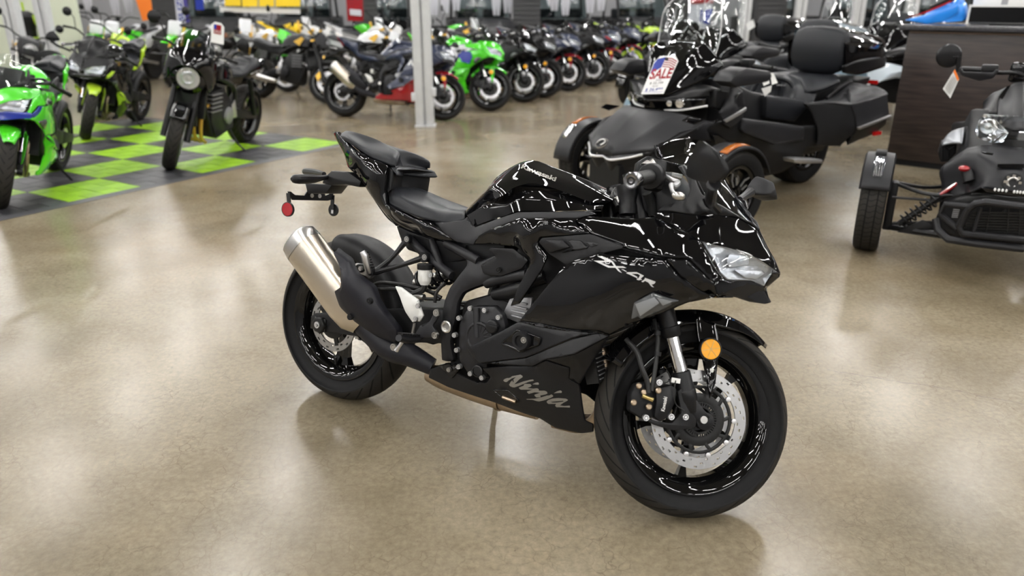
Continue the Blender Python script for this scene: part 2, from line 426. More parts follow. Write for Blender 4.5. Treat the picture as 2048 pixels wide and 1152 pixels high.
def spokes(s, Rr, n=5, y=0, w1=.020, w0=.038, r0=.04, th=.024, a0=0, fork=0):
    for k in range(n):
        a = a0+2*pi*k/n
        for sg in ((-1, 1) if fork else (0,)):
            aa = a+sg*fork
            p0 = Vector((r0*cos(a+sg*fork*.6), y, r0*sin(a+sg*fork*.6))); p1 = Vector(((Rr-.075)*cos(aa), y, (Rr-.075)*sin(aa))); p2 = Vector(((Rr-.036)*cos(aa), y, (Rr-.036)*sin(aa)))
            t = Vector((-sin(aa), 0, cos(aa)))
            for A, B, wa, wb in ((p0, p1, w0, w1), (p1, p2, w1, w0*1.05)):
                s.beam(A, B, th, wa, up=t, w2=th*(.9 if B is p1 else 1.5), h2=wb)
    return s
def disc_shape(ro, ri, th, rows, n=72, y=0):
    """perforated disc: cells of a polar grid are left out as holes"""
    s = Sh(); nb = rows*2+1; rr = np.linspace(ri, ro, nb+1)
    hole = lambda i, k: (i % 2 == 1) and ((k+(i//2)*2) % 6 == 0 if rows > 2 else (k+(i//2)*2) % 4 == 0)
    v = []
    for yy in (y-th/2, y+th/2):
        for r in rr:
            for k in range(n): t = 2*pi*k/n; v.append((r*cos(t), yy, r*sin(t)))
    ix = lambda L, i, k: L*(nb+1)*n+i*n+k % n
    f = []
    for i in range(nb):
        for k in range(n):
            if hole(i, k):
                f += [(ix(0,i,k), ix(0,i,k+1), ix(1,i,k+1), ix(1,i,k)), (ix(0,i+1,k), ix(1,i+1,k), ix(1,i+1,k+1), ix(0,i+1,k+1)),
                      (ix(0,i,k), ix(1,i,k), ix(1,i+1,k), ix(0,i+1,k)), (ix(0,i,k+1), ix(0,i+1,k+1), ix(1,i+1,k+1), ix(1,i,k+1))]
            else: f += [(ix(0,i,k), ix(0,i+1,k), ix(0,i+1,k+1), ix(0,i,k+1)), (ix(1,i,k), ix(1,i,k+1), ix(1,i+1,k+1), ix(1,i+1,k))]
    for i in (0, nb):
        for k in range(n): f.append((ix(0,i,k), ix(1,i,k), ix(1,i,k+1), ix(0,i,k+1)))
    return s.add(v, f)
def bolt(p, r, m, parent, axis=(0,-1,0), h=.006, name='bolt', mtx=None):
    s = Sh(); s.lathe([(0, h), (r*.45, h), (r*.5, h*.55), (r*.62, h), (r*.92, h), (r, h*.6), (r, -.004)], p, axis, 14)
    return s.obj(name, m, parent, mtx=mtx)
def rebind(o, m):
    if o.material_slots: o.material_slots[0].link = 'OBJECT'; o.material_slots[0].material = M[m] if isinstance(m, str) else m
# ---------------------------------------------------------------- setting
def floor_mat():
    m = mat('polished_concrete', (.36,.31,.24), .18, spec=.5); nt = m.node_tree; b = nt.nodes['Principled BSDF']; L = nt.links
    tc = nt.nodes.new('ShaderNodeTexCoord'); N = nt.nodes.new
    def noise(sc, det=5, dist=0, rough=.55):
        n = N('ShaderNodeTexNoise'); n.inputs['Scale'].default_value = sc; n.inputs['Detail'].default_value = det; n.inputs['Distortion'].default_value = dist; n.inputs['Roughness'].default_value = rough; L.new(tc.outputs['Object'], n.inputs[0]); return n.outputs[0]
    r1 = N('ShaderNodeValToRGB'); L.new(noise(.9, 5, .0, .6), r1.inputs[0]); e = r1.color_ramp.elements
    e[0].position = .27; e[0].color = (.120,.096,.058,1); e[1].position = .73; e[1].color = (.315,.270,.200,1)
    e2 = r1.color_ramp.elements.new(.5); e2.color = (.215,.178,.120,1)
    r2 = N('ShaderNodeMapRange'); r2.inputs[1].default_value = .3; r2.inputs[2].default_value = .7; r2.inputs[3].default_value = .72; r2.inputs[4].default_value = 1.2; L.new(noise(46, 9, 0, .72), r2.inputs[0])
    mul = N('ShaderNodeMix'); mul.data_type = 'RGBA'; mul.blend_type = 'MULTIPLY'; mul.inputs[0].default_value = 1; L.new(r1.outputs[0], mul.inputs[6]); L.new(r2.outputs[0], mul.inputs[7])
    # rusty tint and dark specks
    tn = N('ShaderNodeMapRange'); tn.inputs[1].default_value = .52; tn.inputs[2].default_value = .68; tn.inputs[4].default_value = .45; L.new(noise(.55, 4), tn.inputs[0])
    tm = N('ShaderNodeMix'); tm.data_type = 'RGBA'; tm.blend_type = 'MULTIPLY'; tm.inputs[7].default_value = (1.0,.82,.62,1); L.new(tn.outputs[0], tm.inputs[0]); L.new(mul.outputs[2], tm.inputs[6])
    sp = N('ShaderNodeMapRange'); sp.inputs[1].default_value = .70; sp.inputs[2].default_value = .78; sp.inputs[4].default_value = .6; L.new(noise(75, 2), sp.inputs[0])
    sm = N('ShaderNodeMix'); sm.data_type = 'RGBA'; sm.inputs[7].default_value = (.07,.055,.04,1); L.new(sp.outputs[0], sm.inputs[0]); L.new(tm.outputs[2], sm.inputs[6]); mul = sm
    # craze cracks: thin voronoi borders, in patches
    vo = N('ShaderNodeTexVoronoi'); vo.feature = 'DISTANCE_TO_EDGE'; vo.inputs['Scale'].default_value = 17; 
    wv = N('ShaderNodeMix'); wv.data_type = 'VECTOR'; wv.inputs[0].default_value = .06
    nv = N('ShaderNodeTexNoise'); nv.inputs['Scale'].default_value = 14; nv.inputs['Detail'].default_value = 4; L.new(tc.outputs['Object'], nv.inputs[0])
    L.new(tc.outputs['Object'], wv.inputs[4]); L.new(nv.outputs[1], wv.inputs[5]); L.new(wv.outputs[1], vo.inputs[0])
    lt = N('ShaderNodeMapRange'); lt.inputs[1].default_value = .006; lt.inputs[2].default_value = .03; lt.inputs[3].default_value = 1; lt.inputs[4].default_value = 0; L.new(vo.outputs[0], lt.inputs[0])
    pm = N('ShaderNodeMapRange'); pm.inputs[1].default_value = .38; pm.inputs[2].default_value = .55; L.new(noise(1.6, 3), pm.inputs[0])
    pm2 = N('ShaderNodeMapRange'); pm2.inputs[1].default_value = .34; pm2.inputs[2].default_value = .6; L.new(noise(9, 3), pm2.inputs[0])
    a = N('ShaderNodeMath'); a.operation = 'MULTIPLY'; L.new(lt.outputs[0], a.inputs[0]); L.new(pm.outputs[0], a.inputs[1])
    a2 = N('ShaderNodeMath'); a2.operation = 'MULTIPLY'; L.new(a.outputs[0], a2.inputs[0]); L.new(pm2.outputs[0], a2.inputs[1])
    a3 = N('ShaderNodeMath'); a3.operation = 'MULTIPLY'; L.new(a2.outputs[0], a3.inputs[0]); a3.inputs[1].default_value = .5
    vb = N('ShaderNodeTexVoronoi'); vb.feature = 'DISTANCE_TO_EDGE'; vb.inputs['Scale'].default_value = 5.5; L.new(wv.outputs[1], vb.inputs[0])
    lb = N('ShaderNodeMapRange'); lb.inputs[1].default_value = .001; lb.inputs[2].default_value = .009; lb.inputs[3].default_value = .45; lb.inputs[4].default_value = 0; L.new(vb.outputs[0], lb.inputs[0])
    mb = N('ShaderNodeMath'); mb.operation = 'MULTIPLY'; L.new(lb.outputs[0], mb.inputs[0]); L.new(pm2.outputs[0], mb.inputs[1])
    mm = N('ShaderNodeMath'); mm.operation = 'MAXIMUM'; L.new(mb.outputs[0], mm.inputs[0]); L.new(a3.outputs[0], mm.inputs[1]); a3 = mm
    cr = N('ShaderNodeMix'); cr.data_type = 'RGBA'; cr.inputs[7].default_value = (.09,.07,.045,1); L.new(a3.outputs[0], cr.inputs[0]); L.new(mul.outputs[2], cr.inputs[6]); L.new(cr.outputs[2], b.inputs['Base Color'])
    b.inputs['Roughness'].default_value = .23
    k = N('ShaderNodeBump'); k.inputs['Strength'].default_value = .12; k.inputs['Distance'].default_value = .004; L.new(noise(7, 3), k.inputs['Height']); L.new(k.outputs[0], b.inputs['Normal'])
    return m
M['floor'] = floor_mat()
M['ceiling'] = mat('ceiling_deck', (.28,.28,.28), .8)
M['wall'] = mat('wall_paint', (.30,.30,.31), .7)
M['slat'] = mat('charcoal_slat', (.05,.05,.052), .55)
M['lamp'] = mat('lamp_glow', (1,1,1), .5, emit=(1,.985,.96), es=LAMP)
M['lamp_body'] = mat('lamp_body', (.6,.6,.6), .5)
M['white_steel'] = mat('painted_white_steel', (.56,.57,.58), .5, noise=(9,.12))
M['tile_green'] = mat('green_tile', (.27,.50,.012), .42, noise=(5,.12)); M['tile_green_b'] = mat('green_tile_ribbed', (.22,.42,.010), .42, noise=(5,.12)); M['tile_black'] = mat('black_tile', (.028,.028,.031), .45); M['tile_grey'] = mat('grey_tile', (.055,.055,.06), .45)

X0, X1, Y0, Y1, HC = -13., 15., -9., 22., 4.6
s = Sh(); s.add([(X0,Y0,0),(X1,Y0,0),(X1,Y1,0),(X0,Y1,0)], [(0,1,2,3)]); floor_ = tag(s.obj('floor', 'floor'), kind='structure')
M['crack'] = mat('crack', (.07,.055,.04), .8)
for A_, B_, w_ in (((-3.115,5.456,0), (-0.865,4.257,0), .004), ((1.345,2.87,0), (1.983,2.52,0), .005), ((-1.951,4.729,0), (-1.55,4.818,0), .002)):
    A_, B_ = Vector(A_), Vector(B_); d_ = (B_-A_); n_ = Vector((-d_.y,d_.x,0)).normalized(); v_ = []; rr_ = random.Random(3)
    for k in range(61):
        if k == 0: off_ = 0
        off_ += rr_.uniform(-.006,.006); ww = w_*rr_.uniform(.25,1); c_ = A_+d_*k/60+n_*off_; v_ += [c_+n_*ww/2+Vector((0,0,.0004)), c_-n_*ww/2+Vector((0,0,.0004))]
    s = Sh(); s.add(v_, [(2*k,2*k+1,2*k+3,2*k+2) for k in range(60)]); s.obj('crack', 'crack', floor_, weld=False)
s = Sh(); s.box(((X0+X1)/2,(Y0+Y1)/2,HC+.05), (X1-X0,Y1-Y0,.1)); tag(s.obj('ceiling', 'ceiling'), kind='structure')
for nm, c, sz in (('wall_left', (X0-.05,(Y0+Y1)/2,HC/2), (.1,Y1-Y0,HC)), ('wall_right', (X1+.05,(Y0+Y1)/2,HC/2), (.1,Y1-Y0,HC)),
                  ('wall_back', ((X0+X1)/2,Y1+.05,HC/2), (X1-X0,.1,HC)), ('wall_front', ((X0+X1)/2,Y0-.05,HC/2), (X1-X0,.1,HC))):
    s = Sh(); s.box(c, sz); tag(s.obj(nm, 'wall'), kind='structure')

# rows of linear ceiling lamps
lr = None
for i in range(9):
    for j in range(15):
        x, y = -11.6+i*2.9, -7.9+j*2.0
        if lr is None:
            lr = empty('linear_lamp', Matrix.Translation((x, y, HC-.35)), 'long thin white ceiling lamp hanging in rows above the showroom floor', 'lamp', 'linear ceiling lamps')
            b = Sh(); b.box((0,0,.04), (.14,1.3,.06)); b.tube([(0,-.5,.06),(0,-.5,.35)], .004, 5); b.tube([(0,.5,.06),(0,.5,.35)], .004, 5); hb = b.obj('housing', 'lamp_body', lr)
            t = Sh(); t.box((0,0,0), (.09,1.2,.018)); tb = t.obj('diffuser', 'lamp', lr)
        else:
            r = lr.copy(); COL.objects.link(r); r.location = (x, y, HC-.35)
            for ch in (hb, tb): c = ch.copy(); COL.objects.link(c); c.parent = r
# ---------------------------------------------------------------- hero motorcycle frame
def bike_mtx(x, y, heading, lean): return Matrix.Translation((x, y, 0))@Matrix.Rotation(heading, 4, 'Z')@Matrix.Rotation(-lean, 4, 'X')
W = 1.38; RAKE = radians(23.5)
def steer_mtx(a):
    o = Vector((W+.097, 0, 0)); return Matrix.Translation(o)@Matrix.Rotation(a, 4, Vector((-sin(RAKE), 0, cos(RAKE))))@Matrix.Translation(-o)
STM = steer_mtx(.675); I4 = Matrix.Identity(4)
hero = empty('motorcycle', bike_mtx(-.675, 2.633, -.543, .218), 'gloss black faired sport motorcycle leaning on its side stand alone in the foreground', 'motorcycle')
H = hero
def mir(o, mtx=None):
    c = o.copy(); COL.objects.link(c); c.parent = o.parent; c.matrix_basis = o.matrix_basis@Matrix.Diagonal((1,-1,1,1)); return c

M['lamp_silver'] = mat('lamp_silver', (.72,.72,.74), .28, .35)
M['lamp_bright'] = mat('lamp_bright', (.62,.62,.63), .2, .55, bump=(45,.6,.006))
M['signal_grey'] = mat('signal_grey', (.20,.21,.22), .15, coat=.5)
M['bar_end_metal'] = mat('bar_end_metal', (.28,.28,.29), .18, 1)
# rear wheel
C_R = (0,0,.312)
s = rim_shape(.222, .125); spokes(s, .222, 5, w1=.020, w0=.036, a0=radians(52), fork=.13); s.lathe([(.02,-.07),(.05,-.07),(.055,-.03),(.055,.03),(.05,.07),(.02,.07)], n=24)
rw = s.obj('rear_wheel', 'rim_black', H, mtx=Matrix.Translation(C_R))
tire_mesh('tire', .312, .16, .222, parent=rw)
disc_shape(.110, .080, .005, 2, 48, y=-.078).obj('brake_disc', 'disc', rw)
s = Sh(); s.lathe([(.03,-.085),(.06,-.085),(.06,-.072),(.03,-.072)], n=24, closed=True)
for k in range(5): a = k*2*pi/5; s.beam((.05*cos(a),-.078,.05*sin(a)), (.088*cos(a),-.078,.088*sin(a)), .018, .008, up=(0,1,0))
s.obj('disc_carrier', 'hub_black', rw, bevel=.001)
s = Sh(); s.lathe([(.03,.07),(.085,.07),(.085,.078),(.03,.078)], n=40, closed=True)
for k in range(40): a = k*2*pi/40; s.box((.088*cos(a),.074,.088*sin(a)), (.008,.006,.008))
s.obj('sprocket', 'steel', rw)
s = Sh(); s.tube([(.185*cos(-1.7),-.02,.185*sin(-1.7)), (.150*cos(-1.7),-.03,.150*sin(-1.7))], .005, 8); s.obj('valve', 'cable', rw)
# swingarm
s = Sh()
for sg in (-1, 1):
    s.beam((-.055,.118*sg,.312), (.30,.118*sg,.375), .03, .062, w2=.04, h2=.115); s.beam((.30,.118*sg,.375), (.58,.10*sg,.43), .04, .115, w2=.05, h2=.12)
s.beam((.42,-.12,.40), (.42,.12,.40), .16, .11)
s.obj('swingarm', 'matte_black', H, bevel=.008)
s = Sh(); s.lathe([(.03,-.012),(.034,-.006),(.034,.01),(.03,.012)], (-.012,-.138,.312), (0,1,0), 6); s.box((-.02,-.134,.312), (.075,.012,.05)); s.obj('axle_block', 'hub_black', H, bevel=.003)
s = Sh(); s.lathe([(0,.014),(.006,.014),(.007,.008),(.013,.008),(.013,-.01)], (-.012,-.146,.312), (0,-1,0), 12); s.obj('axle_bolt', 'alu', H)
s = Sh(); s.prism([(-.02,-.085,.40),(.03,-.085,.41),(.05,-.085,.375),(.0,-.085,.355)], (0,.035,0)); s.obj('rear_caliper', 'hub_black', H, bevel=.006)
# hugger fender
s = Sh()
rows = []
for k in range(13):
    a = radians(150-k*11); rr = .335; rows.append([(C_R[0]+rr*cos(a), 0, C_R[2]+rr*sin(a)), (C_R[0]+rr*cos(a), -.05, C_R[2]+rr*sin(a)), (C_R[0]+(rr-.02)*cos(a), -.085, C_R[2]+(rr-.02)*sin(a)), (C_R[0]+(rr-.06)*cos(a), -.094, C_R[2]+(rr-.06)*sin(a))])
surf('rear_hugger', rows[5:], 'matte_black', H, 24, 12, thick=.004)

# exhaust
def ring(c, d, hw, hh, n=16, p=3.2, up=(0,0,1)):
    d = Vector(d).normalized(); u = Vector((0,1,0)); u = (u-d*u.dot(d)).normalized(); w = d.cross(u); out = []
    for k in range(n):
        t = 2*pi*k/n; cx, sx = cos(t), sin(t); q = (abs(cx)**p+abs(sx)**p)**(-1/p); out.append(Vector(c)+u*cx*q*hw+w*sx*q*hh)
    return out
def bez(a, b, t): return Vector(a)+(Vector(b)-Vector(a))*t
ea, eb = (-0.056,-0.235,0.639), (0.251,-0.205,0.374)
ed = Vector(eb)-Vector(ea)
s = Sh(); rr = [ring(bez(ea, eb, t), ed, .052*q, .075*q, 24, 2.8) for t, q in ((.115,.985),(.13,1),(.75,1),(.9,.9),(1.0,.55))]
s.add([p for r in rr for p in r], [(i*24+k, i*24+(k+1)%24, (i+1)*24+(k+1)%24, (i+1)*24+k) for i in range(len(rr)-1) for k in range(24)])
s.obj('muffler', 'muffler', H, sharp=40)
s = Sh(); rr = [ring(bez(ea, eb, t), ed, .052*q, .075*q, 24, 2.8) for t, q in ((-.01,.70),(.0,.82),(.02,.93),(.11,1.01),(.118,1.01))]
s.add([p for r in rr for p in r], [tuple(range(24))]+[(i*24+k, i*24+(k+1)%24, (i+1)*24+(k+1)%24, (i+1)*24+k) for i in range(len(rr)-1) for k in range(24)])
s.obj('muffler_cap', 'steel', H, sharp=40)
panel('exhaust_shield', [(0.144,-0.285,0.615),(0.141,-0.26,0.636),(0.201,-0.25,0.605),(0.309,-0.245,0.529),(0.338,-0.25,0.488),(0.411,-0.215,0.396),(0.407,-0.2,0.35),(0.388,-0.2,0.333),(0.33,-0.215,0.343),(0.229,-0.25,0.393),(0.187,-0.27,0.434),(0.169,-0.285,0.493),(0.204,-0.29,0.515),(0.2,-0.29,0.551)],
      'shield', H, inner=[(0.276,-0.282,0.516),(0.324,-0.262,0.444),(0.241,-0.288,0.561)], edge=.022, roll=.03, thick=.006, both=False, rnd_c=.01)
for q in ((0.325,-0.262,0.484), (0.246,-0.262,0.412)): bolt(q, .011, 'matte_black', H, h=.008)
s = Sh(); s.tube([(0.237,-0.19,0.381),(0.339,-0.165,0.313),(0.42,-0.14,0.295),(0.497,-0.11,0.266)], [.042,.046,.040,.030], 20, smooth=18); s.obj('link_pipe', 'shield', H)
s = Sh(); s.tube([(0.471,-0.09,0.234),(0.546,-0.085,0.23),(0.731,-0.07,0.216),(0.901,-0.06,0.205)], [.03,.042,.042,.03], 18, smooth=14); s.obj('catalytic_box', 'copper', H)
s = Sh(); s.lathe([(.042,-.006),(.045,-.006),(.045,.006),(.042,.006)], (0.758,-0.069,0.214), Vector((0.898,-0.05,0.187))-Vector((0.726,-0.055,0.186)), 20, closed=True); s.obj('pipe_clamp', 'copper', H)
for k, (yy, dx) in enumerate(((-.09,0),(-.03,-8),(.03,0),(.09,-8))):
    s = Sh(); s.tube([(1.02,yy,.50),(1.10,yy*1.02,.46),(1.125,yy,.38),(1.115,yy*.9,.26),(1.05,yy*.6,.19),(.95,yy*.5,.175)], .018, 12, smooth=24); s.obj('header_pipe', 'copper', H)

# engine
s = Sh(); s.prism([(.56,-.12,.24),(.60,-.12,.52),(.78,-.12,.60),(.98,-.12,.55),(.95,-.12,.36),(.85,-.12,.23)], (0,.24,0)); s.obj('engine_block', 'matte_black', H, bevel=.015)
s = Sh(); s.prism([(.72,-.13,.56),(.80,-.13,.76),(1.02,-.13,.70),(.97,-.13,.50)], (0,.26,0)); s.obj('cylinder_head', 'hub_black', H, bevel=.012)
s = Sh(); s.prism([(0.764,-0.14,0.506),(0.788,-0.14,0.573),(0.868,-0.14,0.589),(0.864,-0.14,0.527),(0.83,-0.14,0.497)], (0,.05,0)); s.obj('cylinder_casting', 'cast', H, bevel=.006)
for k in range(4):
    s = Sh(); a, b = bez((0.799,-0.146,0.565), (0.805,-0.146,0.519), k/3), bez((0.856,-0.146,0.565), (0.862,-0.146,0.519), k/3); s.beam(a, b, .012, .006); s.obj('cooling_fin', 'cast', H, bevel=.001)
cov = [(0.641,-0.175,0.333),(0.63,-0.18,0.46),(0.65,-0.18,0.508),(0.684,-0.18,0.53),(0.758,-0.18,0.545),(0.793,-0.18,0.523),(0.809,-0.18,0.487),(0.8,-0.18,0.417),(0.753,-0.175,0.348),(0.753,-0.165,0.299),(0.714,-0.165,0.289),(0.675,-0.17,0.298)]
panel('clutch_cover', cov, 'matte_grey', H, inner=[(0.716,-0.2,0.459),(0.746,-0.198,0.419)], edge=.014, roll=.02, thick=.03, both=False)
s = Sh(); s.lathe([(.052,0),(.050,.010),(.046,.012),(.044,.012),(.040,.008),(0,.010)], (0.727,-0.192,0.437), (0,-1,0), 36); s.obj('clutch_dome', 'matte_grey', H)
for a in (-.9,-.45,0,.45,.9,1.35):
    s = Sh(); q = Vector((0.73,-0.198,0.439)); s.beam(q+Vector((.015*sin(a),0,.015*cos(a))), q+Vector((.05*sin(a),0,.05*cos(a))), .006, .008, up=(0,1,0)); s.obj('cover_rib', 'matte_grey', H, bevel=.002)
s = Sh(); s.tube([(0.699,-0.19,0.527),(0.719,-0.198,0.436)], .011, 12); s.obj('breather_tube', 'matte_grey', H)
s = Sh(); s.lathe([(.022,0),(.022,.012),(.018,.016),(0,.016)], (0.772,-0.195,0.483), (0,-1,0), 18); s.box(Vector((0.782,-0.213,0.488)), (.034,.012,.008)); s.obj('oil_filler_cap', 'plastic', H, bevel=.001)
s = Sh(); s.lathe([(.020,0),(.020,.008),(.016,.010),(.016,.005),(0,.005)], (0.725,-0.178,0.322), (0,-1,0), 24); s.obj('oil_sight_glass', 'hub_black', H)
s = Sh(); s.lathe([(.0155,.0),(.0155,.007),(0,.008)], (0.726,-0.179,0.323), (0,-1,0), 20); s.obj('oil_window', 'plastic', H)
for q in ((0.68,-0.19,0.522),(0.734,-0.19,0.527),(0.641,-0.19,0.482),(0.787,-0.19,0.515),(0.631,-0.19,0.423),(0.645,-0.19,0.376),(0.657,-0.185,0.322),(0.7,-0.18,0.308),(0.745,-0.18,0.305)):
    bolt(q, .0085, 'alu', H, h=.01)
# frame
fr = [(0.547,-0.14,0.302),(0.544,-0.15,0.353),(0.54,-0.15,0.4),(0.538,-0.15,0.46),(0.541,-0.15,0.517),(0.556,-0.15,0.564),(0.589,-0.145,0.616),(0.611,-0.14,0.649),(0.576,-0.13,0.68),(0.608,-0.13,0.688),(0.661,-0.135,0.67),(0.707,-0.14,0.697),(0.776,-0.14,0.716),(0.834,-0.14,0.704),(0.84,-0.14,0.656),(0.755,-0.14,0.626),(0.698,-0.145,0.597),(0.652,-0.15,0.574),(0.617,-0.15,0.553),(0.602,-0.15,0.52),(0.602,-0.15,0.479),(0.592,-0.15,0.424),(0.59,-0.15,0.375),(0.603,-0.14,0.32),(0.592,-0.14,0.309)]
panel('frame', fr, 'matte_grey', H, inner=[(0.574,-0.158,0.492),(0.571,-0.158,0.397),(0.653,-0.156,0.623)], edge=.016, roll=.018, thick=.03, rnd_c=.01)
s = Sh(); s.tube([(0.69,-0.13,0.599),(0.755,-0.14,0.628),(0.846,-0.15,0.659)], .017, 12, smooth=8); s.obj('frame_tube', 'matte_grey', H)
s = Sh(); s.tube([(0.718,-0.12,0.566),(0.774,-0.13,0.586),(0.845,-0.14,0.618)], [.018,.024,.024], 12, smooth=8); s.obj('frame_tube', 'plastic', H)
s = Sh(); s.tube([(0.731,-0.1,0.572),(0.816,-0.12,0.615),(0.902,-0.13,0.66)], .022, 12); s.obj('radiator_hose', 'satin_black', H)
pl = [(0.732,-0.158,0.695),(0.7,-0.158,0.713),(0.711,-0.16,0.722),(0.795,-0.165,0.732),(0.852,-0.165,0.705),(0.832,-0.165,0.675),(0.76,-0.162,0.638),(0.718,-0.16,0.632),(0.69,-0.16,0.634),(0.677,-0.16,0.661)]
kp = panel('knee_plate', pl, 'plastic', H, edge=.004, roll=.004, thick=.008, rnd_c=.006)
bolt((0.752,-0.168,0.658), .009, 'hub_black', H, h=.005)
s = Sh(); s.lathe([(.021,0),(.021,.005),(.017,.007),(.0125,.006),(.011,-.004),(0,-.004)], (0.574,-0.162,0.434), (0,-1,0), 12); s.obj('pivot_nut', 'steel', H)
# subframe tubes
for P, r in (([(0.503,-0.11,0.701),(0.588,-0.12,0.68),(0.652,-0.13,0.666)], .016), ([(0.437,-0.1,0.7),(0.463,-0.11,0.664),(0.496,-0.12,0.618)], .013), ([(0.346,-0.11,0.693),(0.421,-0.115,0.652),(0.499,-0.12,0.618),(0.554,-0.13,0.6)], .015)):
    s = Sh(); s.tube(P, r, 12, smooth=8); mir(s.obj('subframe_tube', 'matte_grey', H))
panel('inner_fender', [(0.268,-0.09,0.725),(0.336,-0.1,0.716),(0.445,-0.1,0.703),(0.577,-0.11,0.706),(0.582,-0.1,0.655),(0.488,-0.09,0.626),(0.373,-0.09,0.643),(0.326,-0.09,0.648),(0.291,-0.09,0.684)], 'plastic', H, edge=.008, thick=.05)
s = Sh(); s.prism([(.42,-.09,.62),(.30,-.09,.70),(.45,-.09,.76),(.72,-.09,.78),(.72,-.09,.62),(.56,-.09,.56)], (0,.18,0)); s.obj('battery_box', 'plastic', H, bevel=.01)
# peg hanger
s = Sh()
for P in ([(0.36,-0.135,0.693),(0.321,-0.16,0.624),(0.274,-0.185,0.569)], [(0.445,-0.14,0.645),(0.358,-0.165,0.602),(0.274,-0.185,0.567)]): s.tube(P, [.011,.008,.011], 8, smooth=8)
for q in ((0.36,-0.135,0.693), (0.445,-0.14,0.645)): s.lathe([(.018,.004),(.018,-.012)], q, (0,1,0), 16)
s.lathe([(.014,.02),(.014,-.02)], (0.266,-0.185,0.568), (0,1,0), 14); s.obj('peg_hanger', 'satin_black', H)
for q in ((0.365,-0.142,0.694), (0.45,-0.147,0.646)): bolt(q, .0105, 'steel', H)
s = Sh(); s.tube([(0.255,-0.24,0.639),(0.263,-0.235,0.626),(0.262,-0.205,0.564)], [.010,.013,.012], 10); s.prism([(0.238,-0.2,0.571),(0.27,-0.2,0.582),(0.278,-0.19,0.565),(0.255,-0.195,0.541),(0.24,-0.2,0.551)], (0,.02,0)); s.obj('passenger_peg', 'alu', H, bevel=.001)
for k in range(7): q = bez((0.256,-0.225,0.636), (0.271,-0.205,0.585), k/6); s = Sh(); s.box(q, (.012,.018,.006)); s.obj('peg_tooth', 'plastic', H)
s = Sh(); s.prism([(0.137,-0.15,0.558),(0.151,-0.15,0.574),(0.198,-0.16,0.579),(0.232,-0.17,0.555),(0.218,-0.17,0.541),(0.162,-0.15,0.541)], (0,.01,0)); s.obj('muffler_bracket', 'alu', H, bevel=.002)
bolt((0.195,-0.17,0.565), .016, 'hub_black', H, h=.014); bolt((0.205,-0.182,0.567), .008, 'steel', H)
# fluid reservoir
q0, q1, q2 = Vector((0.459,-0.15,0.565)), Vector((0.455,-0.15,0.605)), Vector((0.454,-0.15,0.622)); up = (q2-q0).normalized()
s = Sh(); s.lathe([(.014,-.012),(.021,0),(.0225,.005),(.0225,(q1-q0).length)], q0, up, 20); rs = s.obj('fluid_reservoir', 'white_plastic', H)
s = Sh(); s.lathe([(.025,0),(.026,.004),(.026,(q2-q1).length),(.022,(q2-q1).length+.003),(0,(q2-q1).length+.003)], q1, up, 20); s.obj('reservoir_cap', 'plastic', rs)
s = Sh(); s.tube([(0.46,-0.15,0.561),(0.457,-0.15,0.537),(0.417,-0.15,0.513)], .011, 8, smooth=8); s.obj('reservoir_hose', 'cable', H)
bolt((0.493,-0.165,0.595), .009, 'alu', H)
for P, r in (([(0.218,-0.13,0.505),(0.277,-0.14,0.526),(0.421,-0.13,0.534),(0.513,-0.12,0.516)], .006), ([(0.276,-0.13,0.522),(0.396,-0.135,0.533),(0.491,-0.13,0.53)], .006), ([(0.343,-0.14,0.526),(0.432,-0.14,0.503),(0.514,-0.13,0.512)], .006), ([(0.534,-0.14,0.574),(0.512,-0.15,0.537),(0.509,-0.15,0.502)], .006), ([(0.226,-0.12,0.49),(0.314,-0.12,0.507),(0.401,-0.12,0.512)], .007)):
    s = Sh(); s.tube(P, r, 8, smooth=12); s.obj('brake_hose', 'cable', H)
s = Sh(); s.lathe([(.011,-.02),(.011,.02)], (0.443,-0.15,0.509), (1,0,.1), 10); s.obj('hose_fitting', 'steel', H)
# shock with its spring
a, b = Vector((0.327,-0.02,0.521)), Vector((0.509,-0.02,0.604)); d = b-a; u, w, _ = frame_of(d); hel = []
for k in range(97): t = k/96; hel.append(a+d*t+(u*cos(t*2*pi*6)+w*sin(t*2*pi*6))*.036)
s = Sh(); s.tube(hel, .0065, 8); s.obj('shock_spring', 'satin_black', H); s = Sh(); s.tube([a, b], .018, 14); s.obj('shock_absorber', 'steel', H)
# heel guard, rearset, pedal
hg = panel('heel_guard', [(0.377,-0.205,0.538),(0.405,-0.205,0.539),(0.472,-0.195,0.51),(0.496,-0.19,0.459),(0.482,-0.19,0.435),(0.453,-0.19,0.426),(0.428,-0.2,0.457),(0.402,-0.205,0.504)], 'white_plastic', H, crease=[(0.451,-0.206,0.48)], edge=.004, thick=.006, both=False, rnd_c=.003)
for q in ((0.483,-0.207,0.492), (0.476,-0.205,0.446)): bolt(q, .009, 'alu', H, h=.004)
panel('rearset_bracket', [(0.533,-0.18,0.485),(0.554,-0.18,0.481),(0.547,-0.18,0.457),(0.533,-0.185,0.432),(0.559,-0.185,0.41),(0.548,-0.185,0.392),(0.505,-0.19,0.384),(0.48,-0.195,0.362),(0.467,-0.195,0.385),(0.483,-0.19,0.422),(0.515,-0.185,0.44)], 'matte_grey', H, edge=.006, thick=.014, both=False, rnd_c=.006)
for q in ((0.547,-0.187,0.479), (0.553,-0.192,0.405)): bolt(q, .0125, 'steel', H)
s = Sh(); s.tube([(0.487,-0.3,0.398),(0.482,-0.25,0.383),(0.492,-0.2,0.379)], [.012,.014,.012], 10); s.obj('foot_peg', 'matte_grey', H)
for k in range(9): s = Sh(); s.box(bez((0.49,-0.295,0.402), (0.492,-0.21,0.385), k/8)+Vector((0,0,.01)), (.022,.005,.006)); s.obj('peg_tooth', 'plastic', H)
